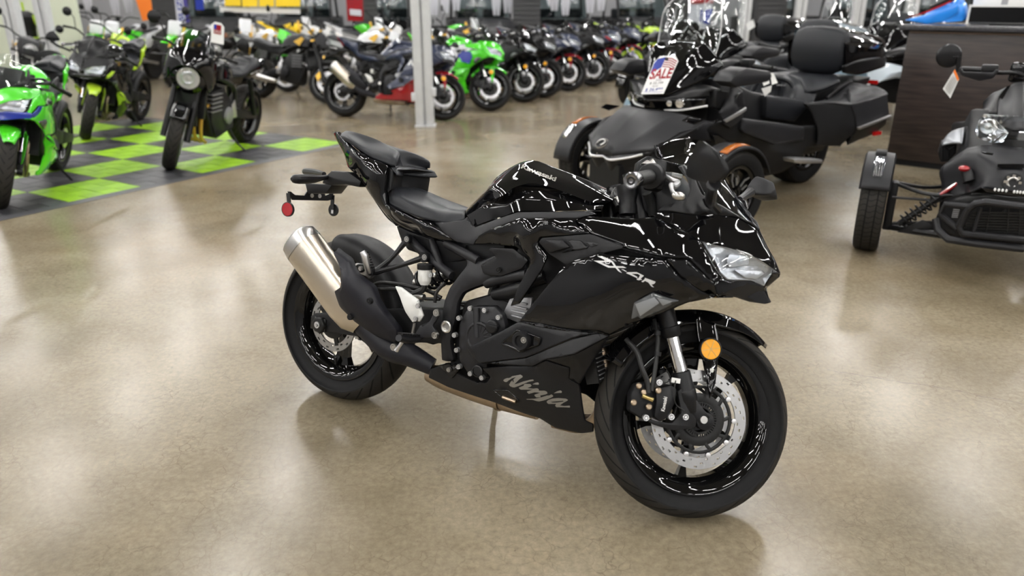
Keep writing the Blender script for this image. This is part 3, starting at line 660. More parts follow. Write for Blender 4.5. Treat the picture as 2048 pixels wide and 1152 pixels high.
s = Sh(); s.tube([(0.462,-0.245,0.372),(0.451,-0.245,0.353),(0.439,-0.245,0.335)], [.007,.006,.009], 10); s.obj('brake_pedal', 'alu', H)
s = Sh(); s.tube([(0.462,-0.19,0.426),(0.458,-0.19,0.382)], .0055, 8); s.obj('pedal_rod', 'steel', H)
bolt((0.405,-0.215,0.334), .013, 'steel', H)
s = Sh()
ch = [(0,.076,.40),(.60,.076,.47),(.66,.076,.44),(.60,.076,.40),(0,.076,.224)]
for k in range(4):
    A, B = Vector(ch[k]), Vector(ch[k+1]); n_ = int((B-A).length/.016)
    for i in range(n_): s.box(A+(B-A)*((i+.5)/n_), (.012,.012,.010))
tag(s.obj('chain', 'hub_black', H), kind='stuff')
# side stand on the left
s = Sh(); s.tube([(.60,.13,.27),(.57,.20,.14),(.55,.27,.062)], [.012,.010,.010], 10); s.box((.545,.275,.062), (.07,.035,.008)); s.obj('side_stand', 'satin_black', H)

# ---- tank, seats, tail
tank = surf('fuel_tank', [
 [(0.501,0,0.816),(0.518,-0.03,0.812),(0.537,-0.06,0.808),(0.553,-0.08,0.804),(0.562,-0.09,0.802),(0.571,-0.095,0.797),(0.611,-0.115,0.774)],
 [(0.565,0,0.887),(0.586,-0.05,0.872),(0.609,-0.085,0.866),(0.634,-0.11,0.851),(0.642,-0.115,0.845),(0.649,-0.12,0.837),(0.678,-0.135,0.802)],
 [(0.616,0,0.944),(0.635,-0.06,0.921),(0.671,-0.115,0.91),(0.73,-0.155,0.889),(0.715,-0.128,0.866),(0.733,-0.14,0.857),(0.743,-0.145,0.828)],
 [(0.686,0,0.991),(0.705,-0.05,0.982),(0.742,-0.115,0.95),(0.767,-0.15,0.919),(0.758,-0.128,0.898),(0.782,-0.143,0.885),(0.786,-0.15,0.847)],
 [(0.747,0,1.005),(0.757,-0.07,0.985),(0.8,-0.115,0.965),(0.828,-0.15,0.938),(0.826,-0.132,0.917),(0.851,-0.146,0.894),(0.861,-0.155,0.858)],
 [(0.82,0,0.991),(0.839,-0.07,0.976),(0.872,-0.11,0.959),(0.895,-0.148,0.933),(0.895,-0.135,0.917),(0.91,-0.15,0.898),(0.919,-0.158,0.866)],
 [(0.902,0,0.974),(0.923,-0.07,0.959),(0.938,-0.105,0.944),(0.958,-0.14,0.92),(0.955,-0.13,0.91),(0.97,-0.148,0.897),(0.974,-0.158,0.874)],
 [(0.973,0,0.952),(0.992,-0.06,0.942),(0.998,-0.09,0.93),(1.01,-0.125,0.907),(1.009,-0.12,0.9),(1.018,-0.135,0.895),(1.027,-0.15,0.884)],
 [(1.038,0,0.925),(1.051,-0.04,0.92),(1.051,-0.06,0.913),(1.043,-0.07,0.905),(1.041,-0.075,0.901),(1.041,-0.085,0.898),(1.045,-0.1,0.89)]],
 'gloss_black', H, 56, 48, brk_v=(3,4,5))
seat = surf('rider_seat', [
 [(0.15,0,0.839),(0.197,-0.06,0.834),(0.233,-0.1,0.823),(0.251,-0.115,0.801)],
 [(0.197,0,0.855),(0.238,-0.07,0.853),(0.274,-0.115,0.828),(0.303,-0.13,0.789)],
 [(0.271,0,0.85),(0.322,-0.09,0.83),(0.355,-0.13,0.815),(0.388,-0.145,0.777)],
 [(0.364,0,0.821),(0.423,-0.08,0.814),(0.446,-0.125,0.803),(0.461,-0.14,0.772)],
 [(0.432,0,0.805),(0.485,-0.06,0.808),(0.503,-0.1,0.799),(0.515,-0.12,0.773)],
 [(0.499,0,0.809),(0.527,-0.05,0.809),(0.548,-0.085,0.805),(0.564,-0.105,0.789)]], 'seat_vinyl', H, 32, 16, thick=.02)
pas = surf('passenger_seat', [
 [(-0.1,0,1.021),(-0.082,-0.03,1.018),(-0.065,-0.05,1.014),(-0.05,-0.06,1.004)],
 [(-0.062,0,1.033),(-0.041,-0.03,1.024),(0.002,-0.075,1.009),(0.015,-0.08,0.99)],
 [(0.055,0,1.017),(0.056,-0.03,1),(0.105,-0.09,0.978),(0.129,-0.1,0.953)],
 [(0.137,0,0.994),(0.171,-0.04,0.987),(0.21,-0.1,0.966),(0.228,-0.11,0.934)],
 [(0.174,0,0.98),(0.219,-0.04,0.975),(0.253,-0.09,0.956),(0.254,-0.1,0.932)],
 [(0.197,0,0.945),(0.212,-0.03,0.94),(0.236,-0.07,0.934),(0.243,-0.09,0.929)],
 [(0.205,0,0.93),(0.22,-0.03,0.927),(0.24,-0.07,0.927),(0.247,-0.09,0.926)]], 'seat_vinyl', H, 36, 16, thick=.02)
surf('seat_strap', [[(0.245,-0.115,0.93),(0.262,-0.118,0.911)],[(0.263,-0.11,0.925),(0.279,-0.115,0.902)],[(0.249,-0.07,0.923),(0.261,-0.07,0.899)],[(0.206,0,0.923),(0.215,0,0.898)]], 'seat_vinyl', H, 14, 4, thick=.005)
surf('seat_step', [[(0.228,-0.11,0.934),(0.224,-0.11,0.885),(0.238,-0.11,0.838)],[(0.252,-0.1,0.922),(0.253,-0.1,0.884),(0.247,-0.1,0.849)],[(0.211,0,0.906),(0.208,0,0.876),(0.211,0,0.846)]], 'plastic', H, 14, 10)
tail = panel('tail_cowl', [(-0.117,-0.03,1.023),(-0.083,-0.045,1.028),(-0.045,-0.065,1.013),(0.013,-0.085,0.987),(0.131,-0.11,0.952),(0.203,-0.118,0.94),(0.237,-0.12,0.929),(0.237,-0.125,0.876),(0.235,-0.125,0.838),(0.249,-0.13,0.801),(0.393,-0.15,0.771),(0.463,-0.15,0.767),(0.567,-0.145,0.715),(0.508,-0.14,0.71),(0.396,-0.13,0.711),(0.292,-0.12,0.729),(0.228,-0.11,0.759),(0.099,-0.1,0.866),(0.022,-0.085,0.903),(-0.034,-0.06,0.954),(-0.079,-0.045,0.986)],
      'gloss_black', H, inner=[(0.093,-0.125,0.948),(0.199,-0.14,0.915),(0.189,-0.135,0.851),(0.275,-0.14,0.78),(0.436,-0.155,0.732)], edge=.012, roll=.014, step=.012)
surf('tail_top', [[(-0.117,-0.03,1.023),(-0.143,0,1.025)],[(-0.045,-0.065,1.013),(-0.096,0,1.019)],[(0.013,-0.085,0.987),(-0.039,0,1.003)],[(0.131,-0.11,0.952),(0.072,0,0.983)]], 'gloss_black', H, 12, 6, thick=.003)
surf('tail_lamp', [[(-0.105,-0.035,1.016),(-0.137,0,1.018)],[(-0.072,-0.045,0.984),(-0.111,0,0.986)],[(-0.031,-0.055,0.949),(-0.079,0,0.95)],[(0.017,-0.08,0.902),(-0.05,0,0.904)]], 'red', H, 10, 6)
surf('tail_under', [[(0.017,-0.08,0.902),(-0.057,0,0.9)],[(0.094,-0.095,0.866),(0.01,0,0.861)],[(0.224,-0.105,0.758),(0.137,0,0.747)],[(0.284,-0.11,0.728),(0.196,0,0.717)]], 'plastic', H, 12, 6, thick=.003)
# plate hanger and indicators
s = Sh(); s.prism([(-0.092,-0.05,0.879),(-0.009,-0.05,0.883),(0.058,-0.05,0.857),(0.051,-0.05,0.834),(-0.018,-0.05,0.836),(-0.087,-0.05,0.825),(-0.137,-0.05,0.827),(-0.118,-0.05,0.858)], (0,.10,0)); s.obj('tail_bracket', 'plastic', H, bevel=.006)
s = Sh(); s.prism([(-0.229,-0.045,0.816),(-0.085,-0.045,0.828),(-0.117,-0.045,0.79),(-0.211,-0.045,0.778)], (0,.09,0)); s.obj('plate_mount', 'plastic', H, bevel=.004)
s = Sh(); s.prism([(-0.237,-0.12,0.782),(-0.238,-0.105,0.782),(-0.236,-0.084,0.769),(-0.237,-0.033,0.767),(-0.239,-0.011,0.791),(-0.24,0.004,0.802),(-0.237,0.062,0.803),(-0.233,0.076,0.768),(-0.232,0.098,0.777),(-0.23,0.116,0.777),(-0.228,0.121,0.755),(-0.23,0.087,0.748),(-0.235,-0.098,0.75)], (-.004,0,0)); s.obj('plate_bracket', 'satin_black', H)
for q in ((-0.237,0.004,0.767), (-0.235,0.044,0.766)): bolt(q, .0085, 'alu', H, axis=(1,-.2,0), h=.004)
def flasher(name, P, r, m):
    s = Sh(); s.tube(P, r, 10, smooth=14); return s.obj(name, m, H)
fl = flasher('turn_signal', [(-0.117,-0.22,0.84),(-0.117,-0.2,0.841),(-0.109,-0.13,0.844),(-0.107,-0.09,0.848),(-0.113,-0.04,0.853)], [.006,.017,.017,.011,.009], 'plastic')
fl = flasher('turn_signal', [(-0.531,0.24,0.839),(-0.492,0.22,0.84),(-0.367,0.15,0.847),(-0.233,0.06,0.854)], [.006,.016,.015,.009], 'plastic')
for X_, nm, mm in ((0, 'tail_reflector', 'red'), (1, 'tail_reflector', 'hub_black')):
    q = Vector((-0.215,-0.135,0.717)) if X_ == 0 else Vector((-0.227,0.12,0.711)); t = Vector((-0.234,-0.122,0.777)) if X_ == 0 else Vector((-0.232,0.116,0.771))
    s = Sh(); s.beam(t, q+Vector((0,.008*(1 if X_ == 0 else -1),.0)), .003, .018, up=(1,0,0)); s.obj('reflector_arm', 'hub_black', H)
    ax = (.1,-1,0) if X_ == 0 else (0,1,0)
    s = Sh(); s.lathe([(0,.007),(.024,.006),(.0255,.004),(.0255,-.002)], q, ax, 28); ro = s.obj(nm, mm, H)
    if X_ == 0: tag(ro, 'round red reflector'); s = Sh(); s.lathe([(.0255,.005),(.0275,.005),(.0275,-.004),(.0255,-.004)], q, ax, 28, closed=True); s.obj('reflector_rim', 'plastic', ro)
    else: s = Sh(); s.lathe([(.006,-.004),(.006,-.001)], q, (0,-1,0), 10); s.box(q-Vector(ax).normalized()*.004, (.012,.004,.03)); s.obj('reflector_stud', 'alu', ro)

# ---- body side
tc_ = panel('tank_side_cover', [(0.436,-0.12,0.765),(0.504,-0.135,0.772),(0.574,-0.13,0.788),(0.58,-0.115,0.801),(0.622,-0.13,0.772),(0.687,-0.145,0.8),(0.791,-0.158,0.845),(1.035,-0.165,0.881),(1.06,-0.17,0.876),(0.994,-0.175,0.855),(0.805,-0.17,0.828),(0.704,-0.16,0.781),(0.645,-0.15,0.736),(0.636,-0.145,0.718),(0.565,-0.14,0.715)],
      'matte_grey', H, edge=.003, roll=.003)
panel('side_shroud', [(0.642,-0.155,0.721),(0.661,-0.165,0.754),(0.711,-0.172,0.785),(0.811,-0.18,0.831),(1.002,-0.185,0.859),(1.039,-0.19,0.87),(1.006,-0.198,0.848),(1.036,-0.202,0.838),(1.065,-0.212,0.822),(0.977,-0.2,0.801),(0.902,-0.195,0.785),(0.893,-0.195,0.768),(0.936,-0.205,0.732),(0.923,-0.21,0.688),(0.856,-0.2,0.572),(0.818,-0.19,0.555),(0.837,-0.19,0.617),(0.87,-0.19,0.705),(0.858,-0.185,0.718),(0.808,-0.172,0.739),(0.714,-0.158,0.732)],
      'gloss_black', H, inner=[(0.732,-0.176,0.758),(0.876,-0.215,0.794),(0.842,-0.205,0.755),(0.888,-0.202,0.745),(0.949,-0.205,0.821)], edge=.007, step=.012)
shoulder = panel('fairing_shoulder', [(1.002,-0.19,0.849),(1.037,-0.185,0.867),(1.189,-0.195,0.883),(1.25,-0.205,0.895),(1.285,-0.215,0.883),(1.344,-0.21,0.866),(1.381,-0.198,0.848),(1.411,-0.198,0.811),(1.439,-0.192,0.773),(1.455,-0.18,0.762),(1.434,-0.21,0.744),(1.363,-0.238,0.801),(1.304,-0.245,0.794),(1.176,-0.24,0.801),(1.183,-0.235,0.807),(1.066,-0.215,0.823),(1.037,-0.205,0.838)],
      'gloss_black', H, inner=[(1.292,-0.235,0.854),(1.356,-0.232,0.832),(1.194,-0.225,0.843),(1.23,-0.238,0.845)], edge=.006, lam=3e-2)
panel('fairing_wedge', [(1.306,-0.247,0.793),(1.364,-0.24,0.799),(1.438,-0.215,0.746),(1.448,-0.2,0.714),(1.409,-0.222,0.721),(1.353,-0.24,0.752)], 'gloss_black', H, edge=.004)
panel('vent_band', [(0.895,-0.196,0.769),(0.903,-0.196,0.784),(0.978,-0.202,0.801),(1.064,-0.21,0.821),(1.182,-0.232,0.805),(1.175,-0.236,0.799),(1.304,-0.242,0.792),(1.257,-0.24,0.788),(1.175,-0.235,0.797),(1.122,-0.232,0.775),(1.108,-0.226,0.775),(1.001,-0.212,0.72),(0.935,-0.196,0.74)],
      'matte_black', H, edge=.003, roll=.003)
# chevrons of the vent
for a_, b_, c_, d_, e_ in ((((0.902,-0.204,0.77)),((0.928,-0.212,0.783)),((0.983,-0.214,0.791)),((1.011,-0.216,0.774)),((0.942,-0.206,0.744))),):
    panel('vent_nose', [a_, b_, c_, d_, e_], 'plastic', H, inner=[(0.967,-0.226,0.771)], edge=.004, roll=.005, rnd_c=.004)
for P in ([(0.991,-0.208,0.793),(1.041,-0.214,0.798),(1.069,-0.22,0.787),(1.065,-0.222,0.778),(0.982,-0.214,0.753),(1.018,-0.216,0.773)], [(1.045,-0.214,0.799),(1.099,-0.22,0.802),(1.119,-0.224,0.796),(1.075,-0.222,0.784)], [(1.104,-0.222,0.803),(1.151,-0.228,0.808),(1.173,-0.231,0.805),(1.123,-0.227,0.797)]):
    panel('vent_fin', P, 'plastic', H, edge=.004, roll=.006, rnd_c=.002, thick=.01)
side = panel('side_fairing', [(0.87,-0.215,0.524),(1.001,-0.222,0.717),(1.033,-0.225,0.741),(1.111,-0.235,0.776),(1.129,-0.242,0.776),(1.182,-0.246,0.781),(1.258,-0.25,0.788),(1.308,-0.252,0.792),(1.354,-0.245,0.751),(1.411,-0.228,0.72),(1.45,-0.205,0.713),(1.487,-0.17,0.713),(1.432,-0.195,0.704),(1.375,-0.215,0.682),(1.307,-0.225,0.637),(1.232,-0.225,0.596),(1.171,-0.225,0.548),(1.128,-0.235,0.549),(1.024,-0.235,0.536),(0.949,-0.228,0.529)],
      'gloss_black', H, inner=[(1.11,-0.262,0.665),(1.061,-0.252,0.593),(1.209,-0.268,0.729),(1.307,-0.262,0.722),(1.167,-0.25,0.6)], edge=.007, roll=.008, lam=4e-2)
panel('inlet_strip', [(0.869,-0.216,0.524),(0.949,-0.23,0.536),(1.024,-0.236,0.539),(1.131,-0.236,0.55),(1.042,-0.242,0.534),(0.953,-0.236,0.527),(0.889,-0.222,0.523)], 'satin_black', H, edge=.002, roll=.002, rnd_c=0, both=False)
up_ = panel('lower_fairing', [(0.682,-0.2,0.393),(0.789,-0.213,0.463),(0.873,-0.218,0.523),(0.951,-0.232,0.528),(1.026,-0.238,0.534),(1.133,-0.24,0.548),(1.068,-0.245,0.518),(0.987,-0.24,0.466),(0.918,-0.234,0.422),(0.748,-0.215,0.359),(0.71,-0.205,0.372)],
      'satin_black', H, edge=.004)
# slider recess and puck
s = Sh(); poly = [(0.831,-0.235,0.447),(0.881,-0.235,0.5),(0.963,-0.241,0.495),(0.96,-0.241,0.476),(0.9,-0.238,0.439)]
panel('slider_recess', poly, 'gloss_black', H, edge=.004, roll=-.003, both=False, rnd_c=.004)
s = Sh(); s.lathe([(.030,0),(.030,.012),(.026,.02),(.018,.02),(.016,.012),(0,.012)], (0.904,-0.236,0.474), (0,-1,0), 28); s.obj('frame_slider', 'plastic', H)
bolt((0.917,-0.25,0.481), .010, 'steel', H, h=.008)
panel('chevron_upper', [(0.749,-0.216,0.359),(0.92,-0.236,0.422),(0.989,-0.243,0.466),(1.071,-0.25,0.518),(1.141,-0.246,0.549),(1.175,-0.235,0.548),(1.091,-0.27,0.48),(0.994,-0.256,0.438),(0.947,-0.238,0.403)],
      'matte_black', H, edge=.004)
panel('chevron_front', [(1.174,-0.233,0.548),(1.09,-0.268,0.479),(0.996,-0.256,0.439),(1.066,-0.232,0.428),(1.06,-0.215,0.388),(1.091,-0.205,0.377),(1.14,-0.205,0.488)], 'satin_black', H, edge=.004, rnd_c=.004)
belly = panel('belly_pan', [(0.747,-0.2,0.34),(0.864,-0.215,0.382),(0.943,-0.225,0.401),(0.99,-0.242,0.434),(1.064,-0.228,0.426),(1.059,-0.21,0.387),(1.087,-0.195,0.373),(1.109,-0.17,0.26),(1.134,-0.16,0.253),(1.133,-0.15,0.224),(1.097,-0.155,0.21),(1.013,-0.165,0.206),(0.961,-0.175,0.225),(0.786,-0.16,0.225),(0.593,-0.15,0.225),(0.507,-0.145,0.235),(0.508,-0.145,0.267),(0.587,-0.155,0.311),(0.639,-0.165,0.288),(0.708,-0.175,0.283),(0.757,-0.18,0.291),(0.776,-0.185,0.315)],
      'satin_black', H, inner=[(0.873,-0.222,0.342),(1.02,-0.21,0.322)], edge=.006)
panel('belly_vent', [(0.796,-0.196,0.279),(0.854,-0.2,0.294),(0.891,-0.2,0.274),(0.89,-0.196,0.262),(0.834,-0.192,0.263)], 'gloss_black', H, edge=.003, roll=-.002, both=False, rnd_c=.004)
s = Sh(); s.tube([(0.835,-0.196,0.267),(0.886,-0.2,0.266)], .006, 8); s.obj('vent_pin', 'copper', H)
panel('belly_bracket', [(0.593,-0.165,0.314),(0.626,-0.17,0.321),(0.648,-0.172,0.304),(0.638,-0.17,0.292),(0.617,-0.17,0.264),(0.583,-0.165,0.28),(0.549,-0.16,0.295)], 'gloss_black', H, edge=.005, roll=.01, both=False); bolt((0.61,-0.175,0.297), .008, 'steel', H)
# inner liner so the fairing is closed in front
s = Sh(); s.prism([(.80,-.13,.72),(1.16,-.15,.86),(1.32,-.12,.80),(1.30,-.12,.66),(1.08,-.15,.62),(1.02,-.14,.45),(.97,-.13,.50),(.80,-.13,.60)], (0,.27,0)); s.obj('inner_liner', 'plastic', H, bevel=.01)
s = Sh(); s.box((1.075,0,.50), (.04,.34,.26), Matrix.Rotation(-.35,3,'Y')); rad = s.obj('radiator', 'hub_black', H)
s = Sh()
for k in range(20): s.box(Vector((1.075,0,.50))+Matrix.Rotation(-.35,3,'Y')@Vector((.022,0,-.12+k*.0125)), (.004,.32,.003), Matrix.Rotation(-.35,3,'Y'))
tag(s.obj('radiator_fins', 'cast', rad), kind='stuff')

# ---- nose
cowl = panel('upper_cowl', [(1.25,-0.205,0.909),(1.29,-0.2,0.915),(1.347,-0.182,0.915),(1.381,-0.14,0.921),(1.413,-0.105,0.93),(1.442,-0.068,0.919),(1.462,-0.03,0.902),(1.48,0,0.89),(1.513,0,0.842),(1.542,0,0.808),(1.56,0,0.777),(1.546,-0.025,0.787),(1.514,-0.065,0.808),(1.482,-0.105,0.825),(1.435,-0.15,0.838),(1.404,-0.175,0.843),(1.379,-0.192,0.849),(1.343,-0.207,0.867),(1.284,-0.213,0.885),(1.252,-0.208,0.897)],
      'gloss_black', H, inner=[(1.43,-0.118,0.881),(1.448,-0.092,0.87),(1.355,-0.197,0.891),(1.485,-0.052,0.848)], edge=.004, roll=.003, step=.012, thick=.003, rnd_c=.004, lam=1.5e-2)
chin = panel('nose_chin', [(1.436,-0.212,0.744),(1.441,-0.195,0.764),(1.456,-0.178,0.755),(1.481,-0.13,0.754),(1.501,-0.075,0.753),(1.527,-0.022,0.736),(1.529,0,0.724),(1.549,0,0.691),(1.538,-0.03,0.687),(1.508,-0.09,0.695),(1.48,-0.15,0.71),(1.449,-0.2,0.713)],
      'gloss_black', H, inner=[(1.468,-0.178,0.74),(1.499,-0.1,0.719)], edge=.004, rnd_c=.004, step=.01, lam=4e-3)
panel('nose_beak', [(1.545,-0.028,0.788),(1.56,0,0.777),(1.559,0,0.767),(1.528,0,0.728),(1.527,-0.024,0.737),(1.543,-0.03,0.773)], 'gloss_black', H, edge=.002, roll=.001, rnd_c=0, step=.01)
hl = [(1.379,-0.192,0.85),(1.404,-0.176,0.844),(1.436,-0.15,0.837),(1.482,-0.105,0.825),(1.545,-0.028,0.787),(1.542,-0.03,0.774),(1.527,-0.025,0.738),(1.501,-0.075,0.753),(1.481,-0.13,0.755),(1.456,-0.178,0.756),(1.439,-0.193,0.773),(1.411,-0.198,0.811)]
lens = panel('headlight', hl, 'lens', H, inner=[(1.474,-0.142,0.79),(1.429,-0.185,0.818)], edge=.002, roll=.001, step=.012, thick=.002, rnd_c=.004)
tag(lens, 'clear headlight lens')
def inset(P, k, dy):
    c = sum((Vector(p) for p in P), Vector())/len(P); return [tuple(c+(Vector(p)-c)*k+Vector((0,dy,0))) for p in P]
refl = panel('headlight_reflector', inset(hl, .97, .022), 'lamp_bright', H, inner=[tuple(Vector((1.426,-0.13,0.804))),tuple(Vector((1.479,-0.06,0.784))),tuple(Vector((1.46,-0.11,0.77))),tuple(Vector((1.51,-0.02,0.772)))], edge=.004, roll=-.01, step=.016, rnd_c=.004, sharp=6)
s = Sh(); s.prism([(1.46,-0.125,0.78),(1.515,-0.04,0.78),(1.524,-0.035,0.772),(1.511,-0.055,0.756),(1.489,-0.095,0.76)], (0,.02,0)); mir(s.obj('headlight_bar', 'lamp_bright', H, bevel=.002))
s = Sh(); s.ball((1.462,-0.105,0.806), .016, 14); mir(s.obj('headlight_bulb', 'lens', H))
s = Sh(); s.prism([(1.445,-0.14,0.822),(1.482,-0.095,0.816),(1.485,-0.085,0.794),(1.451,-0.14,0.785),(1.444,-0.15,0.801)], (0,.03,0)); mir(s.obj('reflector_bowl', 'lamp_silver', H, bevel=.004))
sig = panel('front_signal', [(1.233,-0.245,0.609),(1.239,-0.256,0.66),(1.29,-0.262,0.698),(1.357,-0.24,0.685),(1.324,-0.24,0.657),(1.265,-0.24,0.616)], mat('signal_lens', (.09,.095,.10), .12, coat=.6, alpha=.85), H, inner=[(1.288,-0.266,0.662)], edge=.006, roll=.008, thick=.012, rnd_c=.004)
tag(sig, 'smoky clear turn signal lens')
for P in ([(1.25,-0.268,0.66),(1.303,-0.275,0.69),(1.318,-0.272,0.676),(1.267,-0.262,0.628)], [(1.308,-0.272,0.69),(1.349,-0.256,0.685),(1.325,-0.262,0.669)]):
    s = Sh(); s.prism(P, (0,-.003,0)); s.obj('signal_facet', 'signal_grey', H, bevel=.001)
panel('cockpit_side', [(1.247,-0.2,0.911),(1.266,-0.195,0.93),(1.316,-0.185,0.95),(1.321,-0.175,0.979),(1.304,-0.165,1.008),(1.269,-0.15,1.036),(1.286,-0.145,1.043),(1.322,-0.15,1.013),(1.347,-0.14,0.969),(1.406,-0.12,0.943),(1.444,-0.075,0.92),(1.382,-0.14,0.919),(1.346,-0.178,0.913),(1.289,-0.197,0.914)], 'satin_black', H, edge=.004, rnd_c=.006)
# windscreen
scr = surf('windscreen', [
 [(1.482,0,0.89),(1.479,-0.012,0.894),(1.472,-0.022,0.901),(1.464,-0.034,0.907)],
 [(1.439,0,0.937),(1.435,0,0.932),(1.438,-0.04,0.926),(1.44,-0.066,0.919)],
 [(1.355,0,1.03),(1.349,-0.02,1.019),(1.354,-0.08,0.985),(1.353,-0.125,0.965)],
 [(1.297,0,1.076),(1.289,-0.03,1.067),(1.296,-0.1,1.045),(1.291,-0.135,1.036)],
 [(1.268,0,1.101),(1.252,-0.03,1.088),(1.238,-0.1,1.063),(1.229,-0.14,1.048)],
 [(1.245,0,1.125),(1.227,-0.03,1.118),(1.208,-0.09,1.104),(1.192,-0.135,1.087)]], 'smoke_glass', H, 30, 16, thick=.003, sharp=60)
s = Sh(); s.tube([(1.193,-0.137,1.087),(1.204,-0.142,1.057),(1.23,-0.143,1.047),(1.292,-0.138,1.035),(1.327,-0.132,1.004),(1.354,-0.128,0.964),(1.44,-0.069,0.918),(1.465,-0.036,0.906),(1.482,-0.003,0.89)], .0022, 6); mir(s.obj('screen_edge', 'satin_black', H))
# instrument cluster and inner cockpit
s = Sh(); s.prism([(1.16,-.09,.90),(1.14,-.09,1.00),(1.20,-.09,1.02),(1.30,-.09,.94),(1.32,-.09,.86)], (0,.18,0)); s.obj('instrument_cluster', 'plastic', H, bevel=.008)
s = Sh(); s.add([(1.18,-.14,.72),(1.20,-.12,.85),(1.33,-.06,.84),(1.43,-.005,.78),(1.42,-.005,.71),(1.33,-.08,.68),(1.18,.14,.72),(1.20,.12,.85),(1.33,.06,.84),(1.43,.005,.78),(1.42,.005,.71),(1.33,.08,.68)],
 [(0,1,2,5),(2,3,4,5),(6,11,8,7),(8,11,10,9),(0,6,7,1),(1,7,8,2),(2,8,9,3),(3,9,10,4),(4,10,11,5),(5,11,6,0)]); s.obj('nose_liner', 'plastic', H)
# mirrors
def mirror_head(name, pts, dep, m):
    s = Sh(); c = sum((Vector(p) for p in pts), Vector())/len(pts); n = len(pts); d = Vector(dep)
    A = [Vector(p) for p in pts]; B = [c+(p-c)*.94+d*.35 for p in A]; D = [c+(p-c)*.72+d for p in A]; F = [c+(p-c)*.3+d*1.2 for p in A]
    s.add(A+B+D+F, [tuple(range(n))]+[(i+r*n, (i+1)%n+r*n, (i+1)%n+(r+1)*n, i+(r+1)*n) for r in range(3) for i in range(n)]+[tuple(range(4*n-1, 3*n-1, -1))])
    return s
mp = crom([(1.383,-0.36,1.103),(1.415,-0.385,1.09),(1.44,-0.39,1.07),(1.46,-0.395,1.044),(1.457,-0.39,1.021),(1.433,-0.37,1.005),(1.386,-0.33,1.006),(1.352,-0.31,1.014),(1.348,-0.31,1.031),(1.361,-0.33,1.068)], 26, True)
s = mirror_head('mirror', mp, (.03,-.012,0), None); s.obj('mirror', 'satin_black', H, sharp=50)
s = Sh(); s.tube([(1.435,-0.36,1.002),(1.429,-0.34,0.99),(1.417,-0.3,0.965),(1.407,-0.25,0.953),(1.404,-0.17,0.934)], [.017,.013,.014,.012,.012], 10, smooth=14); s.obj('mirror_stalk', 'satin_black', H)
panel('mirror_base', [(1.355,-0.17,0.96),(1.386,-0.18,0.962),(1.412,-0.14,0.935),(1.4,-0.14,0.924),(1.368,-0.17,0.939)], 'gloss_black', H, inner=[(1.397,-0.21,0.947)], edge=.006, both=True)
mp = crom([(1.374,0.36,1.036),(1.387,0.37,1.012),(1.403,0.38,0.966),(1.396,0.37,0.961),(1.37,0.34,0.97),(1.36,0.32,0.977),(1.355,0.32,0.99),(1.362,0.34,1.02)], 22, True)
s = mirror_head('mirror', mp, (.05,0,0), None); s.obj('mirror', 'matte_grey', H, sharp=50)
s = Sh(); s.tube([(1.37,0.32,0.984),(1.365,0.27,0.969),(1.367,0.2,0.957)], [.016,.012,.012], 10, smooth=8); s.obj('mirror_stalk', 'matte_grey', H)

# ---- front end (steered)
C_F = (W,0,.30)
s = rim_shape(.222, .105); spokes(s, .222, 5, w1=.015, w0=.030, th=.02, a0=radians(-92)); s.lathe([(.02,-.055),(.045,-.055),(.05,-.02),(.05,.02),(.045,.055),(.02,.055)], n=24)
fw = s.obj('front_wheel', 'rim_black', H, mtx=STM@Matrix.Translation(C_F))
tire_mesh('tire', .30, .12, .222, parent=fw)
for sg in (-1, 1):
    disc_shape(.145, .112, .005, 3, 90, y=.062*sg).obj('brake_disc', 'disc', fw)
    s = Sh(); s.lathe([(.050,.058*sg),(.078,.058*sg),(.078,.066*sg),(.050,.066*sg)], n=40, closed=True); s.lathe([(.092,.059*sg),(.101,.059*sg),(.101,.066*sg),(.092,.066*sg)], n=40, closed=True)
    for k in range(10): a = k*2*pi/10+.1; s.beam((.072*cos(a),.0625*sg,.072*sin(a)), (.097*cos(a+.12),.0625*sg,.097*sin(a+.12)), .010, .007, up=(0,1,0))
    for k in range(10): a = k*2*pi/10+.1; s.beam((.097*cos(a),.0625*sg,.097*sin(a)), (.113*cos(a),.0625*sg,.113*sin(a)), .012, .006, up=(0,1,0))
    s.obj('disc_carrier', 'hub_black', fw, bevel=.0008)
    for k in range(10 if sg < 0 else 0):
        a = k*2*pi/10+.1; s = Sh(); s.lathe([(.003,.006),(.0075,.005),(.0075,-.003)], (.108*cos(a),.062*sg,.108*sin(a)), (0,sg,0), 12); s.obj('disc_button', 'alu', fw)
s = Sh()
for k in range(40): a = k*2*pi/40; s.beam((.040*cos(a),-.074,.040*sin(a)), (.050*cos(a),-.074,.050*sin(a)), .0045, .003, up=(0,1,0))
s.lathe([(.036,-.076),(.041,-.076),(.041,-.072),(.036,-.072)], n=40, closed=True); s.lathe([(.049,-.076),(.052,-.076),(.052,-.072),(.049,-.072)], n=40, closed=True); s.obj('sensor_ring', 'hub_black', fw)
